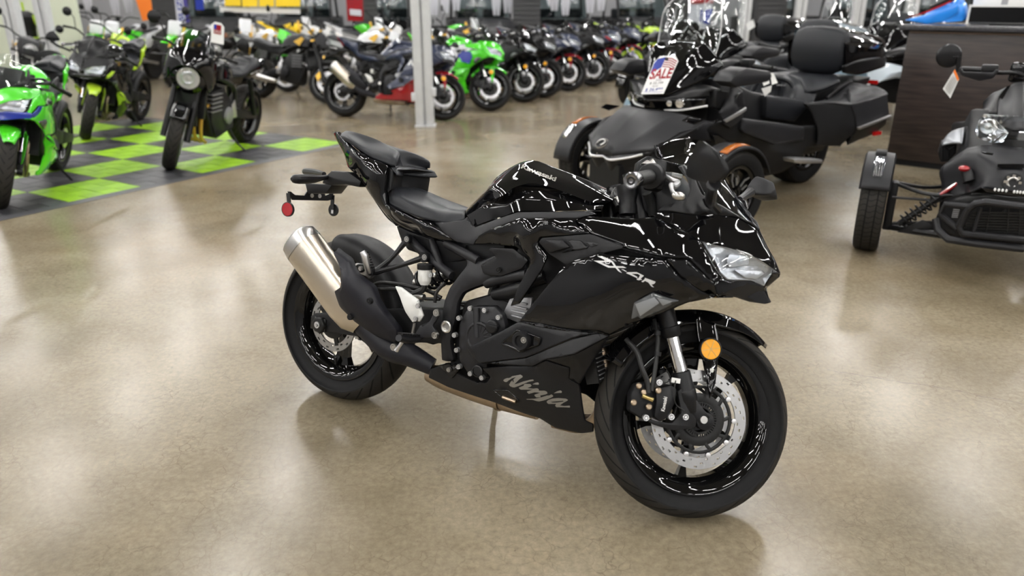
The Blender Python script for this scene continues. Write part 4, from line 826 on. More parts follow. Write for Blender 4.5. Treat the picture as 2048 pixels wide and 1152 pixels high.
for nm, y0, full in (('fork_leg', -.098, 1), ('fork_leg', .098, 0)):
    ax = Vector((W-.0,0,.30)); d = Vector((-sin(RAKE),0,cos(RAKE))); base = ax+Vector((-.035*cos(RAKE)-.0,y0,-.035*sin(RAKE)*0))
    P = lambda t: base+d*t
    s = Sh(); s.tube([P(.135),P(.36)], .0205, 20); fl_ = s.obj('fork_leg', 'chrome', H, mtx=STM)
    s = Sh(); s.tube([P(.245),P(.25),P(.275),P(.277),P(.34),P(.342),P(.74)], [.026,.029,.029,.0265,.0265,.0245,.0245], 20); s.obj('fork_tube', 'satin_black', fl_)
    s = Sh(); s.tube([P(.02),P(.05),P(.06),P(.085),P(.087),P(.14),P(.143)], [.022,.026,.029,.029,.027,.027,.022], 20); s.tube([ax+Vector((0,y0-.018,0)), ax+Vector((0,y0+.02,0))], .026, 20); s.beam(P(.05), ax+Vector((0,y0,0)), .036, .04, up=(0,1,0)); s.obj('fork_clamp', 'satin_black', fl_, bevel=.002)
s = Sh(); s.lathe([(.005,.0),(.011,.0),(.011,-.02)], (1.372,-0.124,0.304), (0,-1,0), 14); s.obj('axle_end', 'steel', H, mtx=STM)
s = Sh(); s.tube([(W,-.1,.30),(W,.1,.30)], .011, 10); s.obj('axle', 'steel', H, mtx=STM)
# front fender: shell over the wheel plus side leg
rows = []
for k in range(12):
    a = radians(52+k*9.5); R_ = .322; wv = .068 if k > 2 else .03+.013*k
    q = lambda rr, yy: (W+rr*cos(a), yy, .30+rr*sin(a))
    rows.append([q(R_+.006,0), q(R_+.003,-wv*.6), q(R_-.010,-wv), q(R_-.04 if k > 2 else R_-.012-.009*k,-wv-.004)])
surf('front_fender', rows, 'gloss_black', H, 30, 14, brk_v=(2,), thick=.003, mtx=STM)
panel('fender_stay', [(1.329,-0.075,0.614),(1.35,-0.076,0.594),(1.387,-0.076,0.589),(1.403,-0.076,0.544),(1.408,-0.08,0.487),(1.409,-0.085,0.417),(1.396,-0.09,0.364),(1.382,-0.088,0.407),(1.358,-0.082,0.478),(1.333,-0.076,0.544),(1.321,-0.074,0.589)], 'gloss_black', H, edge=.006, mtx=STM)
bolt((1.386,-0.09,0.449), .007, 'steel', H, mtx=STM)
q = Vector((1.364,-0.112,0.508)); s = Sh(); s.lathe([(.0,.008),(.029,.007),(.030,.005),(.030,0)], q, (0,-1,0), 36); am = s.obj('side_reflector', 'amber', H, mtx=STM); tag(am, 'round amber reflector')
s = Sh(); s.lathe([(.030,.009),(.033,.008),(.033,-.004),(.030,-.004)], q, (0,-1,0), 36, closed=True); s.obj('reflector_rim', 'plastic', am)
for k in range(6):
    a = k*pi/3+.3; s = Sh(); s.beam(q+Vector((0,-.0085,0)), q+Vector((.028*cos(a),-.0075,.028*sin(a))), .0018, .0012, up=(0,1,0)); s.obj('reflector_rib', 'gold', am)
s = Sh(); s.tube([q+Vector((0,0,0)), q+Vector((0,.03,-.005))], .008, 8); s.obj('reflector_stud', 'plastic', am)
# caliper
s = Sh(); s.prism([(1.215,-0.128,0.369),(1.26,-0.128,0.389),(1.279,-0.128,0.379),(1.28,-0.128,0.343),(1.266,-0.128,0.296),(1.245,-0.128,0.277),(1.223,-0.128,0.289),(1.222,-0.128,0.334)], (0,.05,0)); cal = s.obj('brake_caliper', 'satin_black', H, bevel=.008, mtx=STM)
s = Sh(); s.prism([(1.162,-0.112,0.374),(1.202,-0.112,0.386),(1.223,-0.112,0.369),(1.231,-0.112,0.289),(1.201,-0.112,0.276),(1.155,-0.112,0.294),(1.151,-0.112,0.344)], (0,.045,0)); s.obj('caliper_body', 'matte_black', cal, bevel=.006)
for q_ in ((1.167,-0.118,0.37), (1.159,-0.118,0.321), (1.205,-0.118,0.316), (1.22,-0.134,0.366), (1.184,-0.118,0.355)):
    s = Sh(); s.lathe([(.009,0),(.009,.008),(.006,.011),(0,.011)], q_, (0,-1,0), 12); s.obj('piston_boss', 'copper' if q_[0] < 1.23 else 'hub_black', cal)
s = Sh(); s.prism([(1.192,-0.118,0.284),(1.24,-0.118,0.277),(1.28,-0.118,0.28),(1.305,-0.118,0.312),(1.284,-0.118,0.371),(1.299,-0.118,0.39),(1.332,-0.118,0.35),(1.354,-0.118,0.297),(1.352,-0.118,0.277),(1.289,-0.118,0.26),(1.23,-0.118,0.267)], (0,.016,0)); s.obj('caliper_bracket', 'matte_black', cal, bevel=.003)
for q_ in ((1.199,-0.125,0.284), (1.272,-0.125,0.298), (1.314,-0.125,0.304), (1.22,-0.13,0.389)): bolt(q_, .0095, 'alu', cal, h=.008)
s = Sh(); s.box((1.271,-0.125,0.402), (.026,.004,.014)); s.obj('brake_tag', 'white_plastic', cal)
s = Sh(); s.tube([(1.27,-0.128,0.402),(1.268,-0.135,0.37),(1.28,-0.13,0.335),(1.31,-0.125,0.322)], .0016, 6, smooth=12); s.obj('sensor_wire', 'cable', cal)
for P, r in (([(1.114,-0.1,0.496),(1.146,-0.12,0.465),(1.166,-0.13,0.42),(1.187,-0.13,0.385),(1.196,-0.13,0.355)], .0075), ([(1.192,-0.09,0.567),(1.204,-0.11,0.517),(1.206,-0.12,0.46),(1.204,-0.13,0.398),(1.204,-0.13,0.362)], .0065)):
    s = Sh(); s.tube(P, r, 10, smooth=20); s.obj('brake_hose', 'cable', H, mtx=STM)
for q_ in ((1.202,-0.11,0.528), (1.208,-0.12,0.469)): s = Sh(); s.lathe([(.010,-.006),(.010,.006)], q_, (0,0,1), 12); s.obj('hose_clip', 'plastic', H, mtx=STM)
s = Sh(); s.tube([(1.18,-0.125,0.344),(1.212,-0.13,0.337)], .006, 10); s.obj('banjo_bolt', 'brass', H, mtx=STM)
s = Sh(); s.prism([(1.187,-0.09,0.56),(1.225,-0.09,0.564),(1.233,-0.09,0.533),(1.216,-0.09,0.527),(1.194,-0.09,0.538)], (0,.02,0)); s.obj('hose_bracket', 'plastic', H, mtx=STM, bevel=.003)
# triple clamp, bars
s = Sh(); d = Vector((-sin(RAKE),0,cos(RAKE)))
TC = Vector((W,0,.30))+Vector((-.035,0,0))+d*.66
s.box(TC, (.06,.24,.028), Matrix.Rotation(-RAKE,3,'Y')); s.obj('triple_clamp', 'satin_black', H, bevel=.006, mtx=STM)
s = Sh(); s.box(TC-d*.22, (.07,.24,.04), Matrix.Rotation(-RAKE,3,'Y')); s.tube([TC-d*.24, TC+d*.01], .03, 16); s.obj('lower_clamp', 'satin_black', H, bevel=.006, mtx=STM)
for sg in (-1, 1):
    s = Sh(); s.tube([(1.067,-0.098,0.856),(1.064,-0.098,0.879),(1.062,-0.098,0.889),(1.057,-0.098,0.914),(1.049,-0.098,0.941)] if sg < 0 else [((1.067,-0.098,0.856)[0],.098,(1.067,-0.098,0.856)[2]),((1.049,-0.098,0.941)[0],.098,(1.049,-0.098,0.941)[2])], [.028,.028,.026,.033,.033] if sg < 0 else [.028,.033], 20); s.obj('fork_top', 'satin_black', H, mtx=STM)
g0, g1, g2 = Vector((0.989,-0.375,0.885)), Vector((1.07,-0.25,0.939)), Vector((1.112,-0.17,0.977))
s = Sh(); s.lathe([(.009,-.003),(.013,-.005),(.0195,-.005),(.022,0),(.0215,.035),(.0185,.045)], g0, g1-g0, 24); s.obj('bar_end', 'bar_end_metal', H, mtx=STM)
s = Sh(); s.lathe([(.0125,.0),(.0125,-.002),(.006,-.002),(.006,.004),(0,.004)], g0-(g1-g0).normalized()*.002, g1-g0, 20); s.obj('bar_end_cap', 'plastic', H, mtx=STM)
gd = (g1-g0); pr_ = []
for k in range(9): pr_ += [(.0175, .045+k*(gd.length-.05)/9), (.0195, .048+k*(gd.length-.05)/9), (.0195, .052+k*(gd.length-.05)/9)]
s = Sh(); s.lathe(pr_, g0, gd, 20); s.obj('grip', 'cable', H, mtx=STM, sharp=60)
s = Sh(); s.lathe([(.02,-.004),(.034,-.002),(.036,.004),(.036,.03),(.03,.04)], g1, gd, 24); s.obj('grip_flange', 'plastic', H, mtx=STM)
s = Sh(); s.box(g1+gd.normalized()*.045, (.05,.045,.085)); s.obj('switch_housing', 'plastic', H, mtx=STM, bevel=.008)
s = Sh(); s.prism([(1.042,-0.2,0.957),(1.042,-0.2,0.987),(1.067,-0.2,1.009),(1.095,-0.2,1.01),(1.111,-0.2,0.955)], (0,.03,0)); s.obj('switch_shroud', 'plastic', H, mtx=STM, bevel=.004)
s = Sh(); s.prism([(1.044,-0.24,0.973),(1.058,-0.24,0.987),(1.067,-0.24,0.984),(1.073,-0.24,0.993),(1.094,-0.24,0.974),(1.091,-0.24,0.968),(1.064,-0.24,0.976)], (0,.02,0)); s.obj('switch_trim', 'steel', H, mtx=STM, bevel=.002)
s = Sh(); s.tube([g1, g2, (g2.x-.01,-.098,g2.z-.02), (g2.x-.01,.098,g2.z-.02), (g2.x,-g2.y,g2.z), (g1.x,-g1.y,g1.z), (g0.x,-g0.y,g0.z)], [.011,.011,.011,.011,.011,.014,.019], 12); s.obj('handlebar', 'satin_black', H, mtx=STM)
s = Sh(); s.tube([(1.119,-0.22,0.955),(1.131,-0.25,0.941),(1.143,-0.27,0.931),(1.127,-0.29,0.913),(1.114,-0.31,0.911),(1.104,-0.36,0.883),(1.113,-0.38,0.867)], [.008,.008,.009,.009,.007,.005,.006], 10, smooth=24); s.obj('brake_lever', 'alu', H, mtx=STM)
s = Sh(); s.ball((1.114,-0.385,0.867), .014, 12, (1.3,.8,.8)); s.obj('lever_tip', 'steel', H, mtx=STM)
s = Sh(); s.tube([(1.148,-0.19,0.971),(1.175,-0.2,0.968)], .008, 10); s.obj('lever_adjuster', 'steel', H, mtx=STM)
s = Sh(); s.tube([(1.097,-0.15,0.917),(1.114,-0.14,0.897),(1.13,-0.13,0.863)], .015, 12); s.obj('cable_sheath', 'cable', H, mtx=STM)
for P in ([(1.125,-0.16,0.951),(1.157,-0.14,0.925),(1.164,-0.1,0.898)], [(1.136,-0.15,0.971),(1.191,-0.12,0.951),(1.184,-0.08,0.915)], [(1.036,0.05,0.955),(1.047,0.02,0.935),(1.058,-0.02,0.902)], [(1.049,0.04,0.958),(1.038,0.02,0.927),(1.047,-0.03,0.887)]):
    s = Sh(); s.tube(P, .007, 8, smooth=12); s.obj('control_cable', 'cable', H, mtx=STM)
s = Sh(); s.lathe([(.02,0),(.02,.02),(.012,.024),(0,.024)], TC+Vector((-.02,0,0)), d, 20); s.obj('ignition_lock', 'steel', H, mtx=STM)

# ---- lettering
def lettering(name, body, A, B, U, m, parent, target, bold=0, shear=0, mtx=None, cast=(0,1,0), off=.0015, space=1):
    """A = start of baseline, B = end, U = cap height vector"""
    cu = bpy.data.curves.new(name, 'FONT'); cu.body = body; cu.size = 1; cu.space_character = space; to = bpy.data.objects.new(name, cu); COL.objects.link(to)
    bpy.context.view_layer.update(); w_ = to.dimensions.x; h_ = to.dimensions.y; bpy.data.objects.remove(to)
    return text_on(name, body, A, (Vector(B)-Vector(A))/max(w_, .01), Vector(U)/.7, 1, m, parent, target, shear, bold, off, 1, cast, mtx, space)
lettering('caliper_lettering', 'Kawasaki', (1.25,-0.129,0.309), (1.252,-0.129,0.35), Vector((1.239,-0.129,0.31))-Vector((1.25,-0.129,0.309)), 'white_plastic', cal, None, bold=.012)
lettering('tank_lettering', 'Kawasaki', (0.75,-0.1,0.979), (0.874,-0.1,0.952), Vector((0.755,-0.1,0.992))-Vector((0.75,-0.1,0.979)), 'logo_grey', tank, tank, bold=.03, space=.97, cast=(-.48,.877,-.032), off=.002)
ninja_ = [[(0.838,-0.212,0.326),(0.843,-0.212,0.332),(0.871,-0.212,0.348),(0.897,-0.212,0.359),(0.905,-0.212,0.357),(0.906,-0.212,0.353),(0.896,-0.212,0.344),(0.88,-0.212,0.324),(0.891,-0.212,0.329),(0.909,-0.212,0.34),(0.931,-0.212,0.351),(0.941,-0.212,0.355),(0.945,-0.212,0.354),(0.944,-0.212,0.351),(0.928,-0.212,0.344),(0.91,-0.212,0.332),(0.895,-0.212,0.322),(0.881,-0.212,0.314),(0.874,-0.212,0.313),(0.865,-0.212,0.314),(0.861,-0.212,0.318),(0.866,-0.212,0.328),(0.883,-0.212,0.348),(0.869,-0.212,0.34),(0.851,-0.212,0.324),(0.844,-0.212,0.323)],
 [(0.942,-0.212,0.34),(0.951,-0.212,0.347),(0.958,-0.212,0.35),(0.962,-0.212,0.35),(0.964,-0.212,0.345),(0.96,-0.212,0.343),(0.955,-0.212,0.342)],
 [(0.897,-0.212,0.318),(0.913,-0.212,0.328),(0.913,-0.212,0.332),(0.918,-0.212,0.335),(0.935,-0.212,0.339),(0.94,-0.212,0.335),(0.936,-0.212,0.33),(0.926,-0.212,0.324),(0.945,-0.212,0.327),(0.959,-0.212,0.332),(0.965,-0.212,0.331),(0.966,-0.212,0.326),(0.985,-0.212,0.331),(0.993,-0.212,0.33),(0.996,-0.212,0.325),(0.989,-0.212,0.32),(0.972,-0.212,0.312),(0.975,-0.212,0.308),(0.96,-0.212,0.303),(0.953,-0.212,0.307),(0.953,-0.212,0.31),(0.971,-0.212,0.321),(0.952,-0.212,0.317),(0.933,-0.212,0.307),(0.926,-0.212,0.311),(0.928,-0.212,0.314),(0.946,-0.212,0.324),(0.912,-0.212,0.315),(0.905,-0.212,0.313),(0.898,-0.212,0.315)],
 [(0.926,-0.212,0.289),(0.956,-0.212,0.298),(0.977,-0.212,0.308),(0.994,-0.212,0.318),(1.003,-0.212,0.321),(1.009,-0.212,0.326),(1.015,-0.212,0.324),(1.015,-0.212,0.32),(1.006,-0.212,0.313),(0.989,-0.212,0.302),(0.971,-0.212,0.293),(0.963,-0.212,0.292),(0.947,-0.212,0.292),(0.929,-0.212,0.288)],
 [(1.016,-0.212,0.331),(1.026,-0.212,0.34),(1.037,-0.212,0.346),(1.042,-0.212,0.344),(1.041,-0.212,0.339),(1.034,-0.212,0.337)],
 [(0.996,-0.212,0.3),(1.001,-0.212,0.306),(1.014,-0.212,0.314),(1.034,-0.212,0.321),(1.058,-0.212,0.326),(1.065,-0.212,0.324),(1.064,-0.212,0.321),(1.053,-0.212,0.312),(1.041,-0.212,0.3),(1.056,-0.212,0.302),(1.073,-0.212,0.308),(1.075,-0.212,0.305),(1.074,-0.212,0.302),(1.056,-0.212,0.298),(1.031,-0.212,0.291),(1.026,-0.212,0.294),(1.028,-0.212,0.301),(1.003,-0.212,0.294),(0.998,-0.212,0.296)]]
glyph_on('belly_lettering', ninja_, 'logo_grey', belly, belly, cast=(-.39,.864,-.319))
glyph_on('belly_lettering', [[(1.01,-0.212,0.302),(1.023,-0.212,0.307),(1.05,-0.212,0.317),(1.051,-0.212,0.315),(1.03,-0.212,0.306),(1.017,-0.212,0.302)]], 'satin_black', belly, belly, off=.0022, cast=(-.39,.864,-.319))
zx_ = [[(1.113,-0.25,0.767),(1.127,-0.25,0.77),(1.145,-0.25,0.766),(1.162,-0.25,0.76),(1.157,-0.25,0.758),(1.142,-0.25,0.759)],
 [(1.104,-0.25,0.753),(1.142,-0.25,0.759),(1.157,-0.25,0.758),(1.128,-0.25,0.752)],
 [(1.104,-0.25,0.753),(1.128,-0.25,0.752),(1.153,-0.25,0.746),(1.151,-0.25,0.741)],
 [(1.162,-0.25,0.76),(1.174,-0.25,0.748),(1.192,-0.25,0.733),(1.182,-0.25,0.736),(1.169,-0.25,0.746),(1.157,-0.25,0.758)],
 [(1.151,-0.25,0.741),(1.153,-0.25,0.746),(1.193,-0.25,0.752),(1.204,-0.25,0.749)],
 [(1.189,-0.25,0.743),(1.194,-0.25,0.744),(1.206,-0.25,0.74),(1.205,-0.25,0.739),(1.202,-0.25,0.739)],
 [(1.204,-0.25,0.735),(1.208,-0.25,0.738),(1.234,-0.25,0.743),(1.238,-0.25,0.739),(1.22,-0.25,0.736),(1.238,-0.25,0.731),(1.238,-0.25,0.727)],
 [(1.234,-0.25,0.743),(1.256,-0.25,0.737),(1.248,-0.25,0.728),(1.252,-0.25,0.726),(1.25,-0.25,0.724),(1.247,-0.25,0.724),(1.244,-0.25,0.722),(1.237,-0.25,0.723),(1.238,-0.25,0.727),(1.241,-0.25,0.727),(1.245,-0.25,0.736),(1.238,-0.25,0.739)],
 [(1.259,-0.25,0.732),(1.291,-0.25,0.727),(1.289,-0.25,0.722),(1.285,-0.25,0.719),(1.28,-0.25,0.718),(1.289,-0.25,0.711),(1.281,-0.25,0.712),(1.271,-0.25,0.721),(1.261,-0.25,0.724),(1.256,-0.25,0.719),(1.251,-0.25,0.72),(1.259,-0.25,0.728)]]
glyph_on('model_lettering', zx_, 'logo_silver', side, side, cast=(-.374,.915,-.155))
# ---------------------------------------------------------------- large touring three-wheeler
spy = empty('three_wheeler', Matrix.Translation((2.4284,6.4102,0))@Matrix.Rotation(3.75766,4,'Z'), 'large matte black touring three-wheeler with tall clear windscreen, backrest and side cases', 'three-wheeler')
S = spy
surf('hood', [[(2.216,0,0.506),(2.223,0.09,0.508),(2.206,0.13,0.513),(2.061,0.33,0.55)],[(2.098,0,0.615),(2.101,0.1,0.607),(2.077,0.2,0.612),(1.926,0.37,0.603)],[(1.983,0,0.708),(1.957,0.12,0.706),(1.913,0.24,0.699),(1.778,0.4,0.657)],[(1.885,0,0.763),(1.848,0.15,0.762),(1.775,0.27,0.75),(1.635,0.41,0.703)]], 'matte_grey', S, 20, 20, brk_v=(2,), thick=.01)
surf('hood_lip', [[(2.216,0,0.506),(2.223,0.09,0.508),(2.206,0.13,0.513),(2.061,0.33,0.55)],[(2.215,0,0.485),(2.222,0.09,0.483),(2.205,0.13,0.49),(2.06,0.33,0.534)]], 'plastic', S, 4, 14, thick=.01)
surf('front_fascia', [[(2.209,0,0.467),(2.234,0.1,0.461),(2.157,0.2,0.484),(2.055,0.33,0.535)],[(2.184,0,0.386),(2.196,0.08,0.371),(2.141,0.15,0.377),(2.079,0.25,0.409)],[(2.177,0,0.278),(2.189,0.08,0.264),(2.132,0.15,0.255),(2.078,0.22,0.261)]], 'satin_black', S, 14, 14, thick=.01)
s = Sh(); P = crom([Vector(p) for p in ((2.209,0,0.467),(2.234,0.1,0.461),(2.157,0.2,0.484),(2.107,0.27,0.51))], 14); PM = [(p[0],-p[1],p[2]) for p in P[::-1][:-1]]; s.tube(PM+[tuple(p) for p in P], .009, 8); s.obj('chrome_strip', 'alu', S)
s = Sh(); s.box((1.948,0,0.247), (.5,.3,.35)); s.obj('front_core', 'plastic', S)
q = Vector((2.228,0,0.555)); 
for r_, m_, h_ in ((.048,'steel',.004),(.040,'matte_black',.007)):
    s = Sh(); s.lathe([(r_,-.002),(r_,h_),(0,h_)], q, (.55,0,.83), 24); s.obj('badge', m_, S)
s = Sh(); s.tube([q+Vector((.030*cos(a)*.83,.030*sin(a),-.030*cos(a)*.55))+Vector((.006,0,.01)) for a in np.linspace(.6,5.2,14)], .006, 6); s.obj('badge_ring', 'steel', S)
# headlamp band and brow
surf('lamp_bar', [[(1.861,0,0.829),(1.8,0.06,0.826),(1.736,0.22,0.838),(1.613,0.36,0.851)],[(1.841,0,0.76),(1.764,0.06,0.75),(1.728,0.22,0.772),(1.61,0.36,0.797)]], 'gloss_black', S, 4, 14, thick=.02)
s = Sh(); s.tube([(1.747,0.1,0.755),(1.727,0.22,0.762),(1.616,0.365,0.799)], .007, 6, smooth=8); mir(s.obj('lamp_strip', 'white', S))
s = Sh(); s.lathe([(.032,0),(.03,.01),(0,.012)], (1.75,0.24,0.812), (1,.3,0), 16); mir(s.obj('lamp_projector', 'chrome', S))
s = Sh(); s.lathe([(.022,0),(.02,.01),(0,.012)], (1.766,0.16,0.805), (1,.3,0), 16); mir(s.obj('lamp_projector', 'chrome', S))
surf('brow', [[(1.868,0,0.857),(1.783,0.08,0.832),(1.736,0.22,0.842),(1.623,0.38,0.863)],[(1.802,0,0.869),(1.709,0.1,0.866),(1.667,0.24,0.896),(1.629,0.38,0.91)],[(1.709,0,0.911),(1.637,0.12,0.91),(1.543,0.26,0.923),(1.556,0.42,0.905)]], 'satin_black', S, 10, 14, thick=.02)
s = Sh(); s.prism([(1.605,0.36,0.906),(1.477,0.36,0.888),(1.448,0.36,0.799),(1.525,0.36,0.765),(1.599,0.36,0.79)], (0,.06,0)); mir(s.obj('brow_cap', 'satin_black', S, bevel=.008))
surf('dash_cowl', [[(1.868,0,0.857),(1.748,0.12,0.85),(1.565,0.3,0.967),(1.511,0.38,1.057)],[(1.766,0,1.001),(1.686,0.14,0.981),(1.591,0.26,1.056),(1.514,0.32,1.115)],[(1.601,0,1.114),(1.609,0.12,1.101),(1.585,0.2,1.15),(1.513,0.22,1.187)],[(1.491,0,1.203),(1.49,0.09,1.207),(1.498,0.17,1.197),(1.496,0.2,1.189)]], 'gloss_black', S, 20, 20, brk_v=(1,), thick=.01)
surf('dash_back', [[(1.491,0,1.203),(1.496,0.2,1.189)],[(1.144,0,1.04),(1.414,0.3,1.044)]], 'matte_black', S, 6, 6)
s = Sh(); s.prism([(1.48,-.26,.55),(1.50,-.26,.80),(1.32,-.26,.95),(1.0,-.26,.84),(.2,-.26,.70),(-.1,-.26,.60),(.0,-.26,.30),(1.5,-.26,.25)], (0,.52,0)); s.obj('body_core', 'plastic', S, bevel=.03)
scr = surf('windscreen', [[(1.749,0,1.003),(1.688,0.1,0.961),(1.639,0.17,0.978)],[(1.689,0,1.112),(1.609,0.15,1.057),(1.536,0.25,1.037)],[(1.643,0,1.183),(1.549,0.16,1.139),(1.485,0.27,1.095)],[(1.533,0,1.335),(1.48,0.17,1.291),(1.453,0.28,1.236)],[(1.43,0,1.465),(1.434,0.16,1.442),(1.438,0.26,1.397)],[(1.364,0,1.524),(1.379,0.12,1.511),(1.386,0.2,1.488)]], 'glass', S, 20, 14, thick=.004, sharp=60)
s = Sh(); s.tube([tuple(Vector(p)+Vector((.003,.002,0))) for p in ((1.639,0.17,0.978),(1.536,0.25,1.037),(1.485,0.27,1.095),(1.453,0.28,1.236),(1.438,0.26,1.397),(1.386,0.2,1.488))], .004, 6, smooth=24); mir(s.obj('screen_edge', 'lens_edge' if 'lens_edge' in M else 'alu', S))
# sale tag
TA, TB, TC_ = Vector((1.843,0.06,1.071)), Vector((1.724,0.17,1.081)), Vector((1.945,0.06,0.868)); TN = (TB-TA).cross(TC_-TA).normalized(); TN = TN if TN.x > 0 else -TN
def tp(u, v, d=0): return TA+(TB-TA)*u+(TC_-TA)*v+TN*d                 # the tag's own drawing units: u across, v down
SW = S.matrix_world.copy()
def world_obj(shp, name, m, base, label, cat, group=None, bevel=0, **k):
    o = shp.obj(name, m, None, bevel=bevel, **k); o.matrix_world = base; tag(o, label, cat, group); return o
s = Sh(); s.prism([tp(.16,-.19), tp(.80,-.17), tp(1,0), tp(.93,1.02), tp(0,1), tp(0,0)], TN*.002)
st = world_obj(s, 'sale_tag', 'white', SW, 'white hexagon-topped sale tag with flag colours hanging on the big clear windscreen', 'tag')
def tag_patch(P, name, m, d=.003): s = Sh(); s.add([tp(u, v, d) for u, v in P], [tuple(range(len(P)))]); return s.obj(name, m, st, weld=False)
tag_patch([(.10,-.10),(.42,-.15),(.40,.18),(.04,.36),(.02,.05)], 'blue_print', 'blue')
for k in range(5): tag_patch([(.42,-.13+k*.065), (.70,-.10+k*.065), (.95,.0+k*.065), (.95,.03+k*.065), (.70,-.07+k*.065), (.42,-.10+k*.065)], 'red_stripe', 'red_paint', .0035)
s = Sh(); s.lathe([(.012,0),(.012,.003),(0,.003)], tp(.48,-.08,.003), TN, 12); s.obj('tag_hole', 'plastic', st)
s = Sh(); s.tube([tp(.48,-.08,.004), tp(.5,-.35,-.03)], .003, 6); s.obj('tag_string', 'white', st)
def tag_text(body, u0, v0, u1, h, m, bold=0): return lettering('tag_lettering', body, tp(u0, v0, .004), tp(u1, v0, .004), tp(u0, v0-h, .004)-tp(u0, v0, .004), m, st, None, bold=bold)
tag_text('SALE', .06, .52, .92, .30, 'red_paint', .03)
tag_text('WAS', .38, .60, .60, .05, 'plastic'); tag_text('$ 32,199', .18, .70, .72, .07, 'plastic', .005); tag_text('NOW', .34, .79, .56, .05, 'plastic'); tag_text('$ 26,499', .10, .91, .80, .09, 'blue', .01)
tag_patch([(.04,.935),(.90,.955),(.90,.965),(.04,.945)], 'rule_line', 'blue')
# body sides
panel('side_body', [(1.713,0.4,0.65),(1.531,0.42,0.695),(1.311,0.43,0.699),(0.963,0.44,0.642),(0.645,0.45,0.587),(0.437,0.45,0.573),(0.176,0.46,0.515),(0.111,0.44,0.386),(0.471,0.42,0.403),(0.523,0.4,0.297),(0.714,0.38,0.227),(0.884,0.36,0.218),(0.962,0.37,0.343),(1.147,0.38,0.486),(1.371,0.38,0.526),(1.585,0.36,0.561)], 'matte_black', S, inner=[(1.005,0.45,0.515),(1.255,0.43,0.595)], edge=.02, roll=.02, step=.04, thick=.02, side=1, rnd_c=.02)
panel('side_panel', [(1.336,0.455,0.701),(0.997,0.465,0.646),(0.637,0.475,0.581),(0.606,0.47,0.478),(0.964,0.465,0.479),(1.312,0.455,0.596),(1.348,0.45,0.623)], 'matte_grey', S, edge=.02, roll=.02, step=.04, thick=.02, side=1)
panel('front_side', [(2.061,0.33,0.55),(1.883,0.38,0.653),(1.768,0.4,0.667),(1.635,0.41,0.703),(1.537,0.42,0.699),(1.545,0.42,0.708),(1.666,0.42,0.648),(1.572,0.41,0.567),(1.396,0.4,0.531),(1.514,0.4,0.554),(1.757,0.36,0.588)], 'matte_grey', S, edge=.01, step=.04, thick=.02, side=1)
panel('vent', [(1.9,0.4,0.728),(1.842,0.41,0.749),(1.681,0.42,0.72),(1.794,0.42,0.693)], 'gloss_black', S, edge=.006, step=.03, side=1)
panel('air_scoop', [(1.646,0.425,0.632),(1.567,0.43,0.617),(1.409,0.43,0.537),(1.481,0.42,0.527),(1.58,0.42,0.545)], 'gloss_black', S, edge=.006, step=.03, side=1)
panel('wing', [(1.582,0.44,0.76),(1.495,0.42,0.852),(1.446,0.4,0.924),(1.385,0.39,0.924),(1.304,0.4,0.88),(1.291,0.42,0.767),(1.311,0.43,0.697),(1.45,0.44,0.643),(1.528,0.44,0.678)], 'matte_grey', S, inner=[(1.475,0.46,0.801)], edge=.012, step=.03, side=1)
panel('wing_inset', [(1.502,0.462,0.764),(1.402,0.44,0.871),(1.348,0.43,0.882),(1.322,0.44,0.779)], 'satin_black', S, edge=.008, step=.03, side=1)
s = Sh(); s.prism([(1.559,0.452,0.709),(1.334,0.452,0.78),(1.33,0.452,0.757),(1.393,0.452,0.731),(1.526,0.452,0.691)], (0,.014,0)); mir(s.obj('wing_trim', 'alu', S, bevel=.004))
# seats
s = Sh(); s.prism([(0.929,0.14,0.82),(0.703,0.14,0.788),(0.418,0.14,0.742),(0.366,0.14,0.711),(0.533,0.14,0.583),(0.899,0.14,0.645)], (0,.18,0)); mir(s.obj('seat_bolster', 'seat_vinyl', S, bevel=.03))
surf('rider_seat', [[(0.632,0,0.779),(0.648,0.1,0.778),(0.532,0.2,0.751),(0.715,0.26,0.614)],[(0.359,0,0.733),(0.478,0.12,0.735),(0.511,0.22,0.725),(0.645,0.28,0.658)],[(0.331,0,0.886),(0.445,0.14,0.868),(0.476,0.24,0.808),(0.542,0.29,0.686)],[(0.242,0,0.9),(0.343,0.15,0.881),(0.378,0.26,0.804),(0.41,0.3,0.695)],[(0.045,0,0.852),(0.137,0.15,0.851),(0.254,0.28,0.798),(0.372,0.33,0.731)]], 'seat_vinyl', S, 22, 16, thick=.02)
s = Sh(); s.tube([(0.717,0.02,0.791),(0.688,0.05,0.884),(0.588,0.1,0.908),(0.473,0.17,0.872),(0.458,0.22,0.788),(0.536,0.25,0.717),(0.631,0.27,0.66)], .018, 10, smooth=24); s.obj('seat_piping', 'seat_vinyl', S)
lettering('seat_lettering', 'LIMITED', (0.554,0.12,0.847), (0.425,0.12,0.833), Vector((0.556,0.12,0.857))-Vector((0.554,0.12,0.847)), 'white', S, None)
surf('passenger_seat', [[(0.242,0,0.9),(0.329,0.16,0.89),(0.393,0.27,0.806)],[(0.024,0,0.898),(0.142,0.18,0.881),(0.26,0.32,0.828)],[(-0.305,0,0.89),(-0.094,0.2,0.897),(0.071,0.34,0.881)]], 'seat_vinyl', S, 12, 10, thick=.03)
bk = [(0.215,0,1.131),(0.186,0,1.169),(0.111,0,1.199),(-0.02,0,1.234),(-0.132,0,1.24),(-0.354,0,1.228),(-0.458,0,1.176),(-0.486,0,1.05),(-0.495,0,0.93),(-0.242,0,0.918),(0.055,0,0.956),(0.167,0,1.025)]
BC = Vector((-0.129,0,1.079)); bw = Vector((0,1,0))
s = Sh(); rr = []
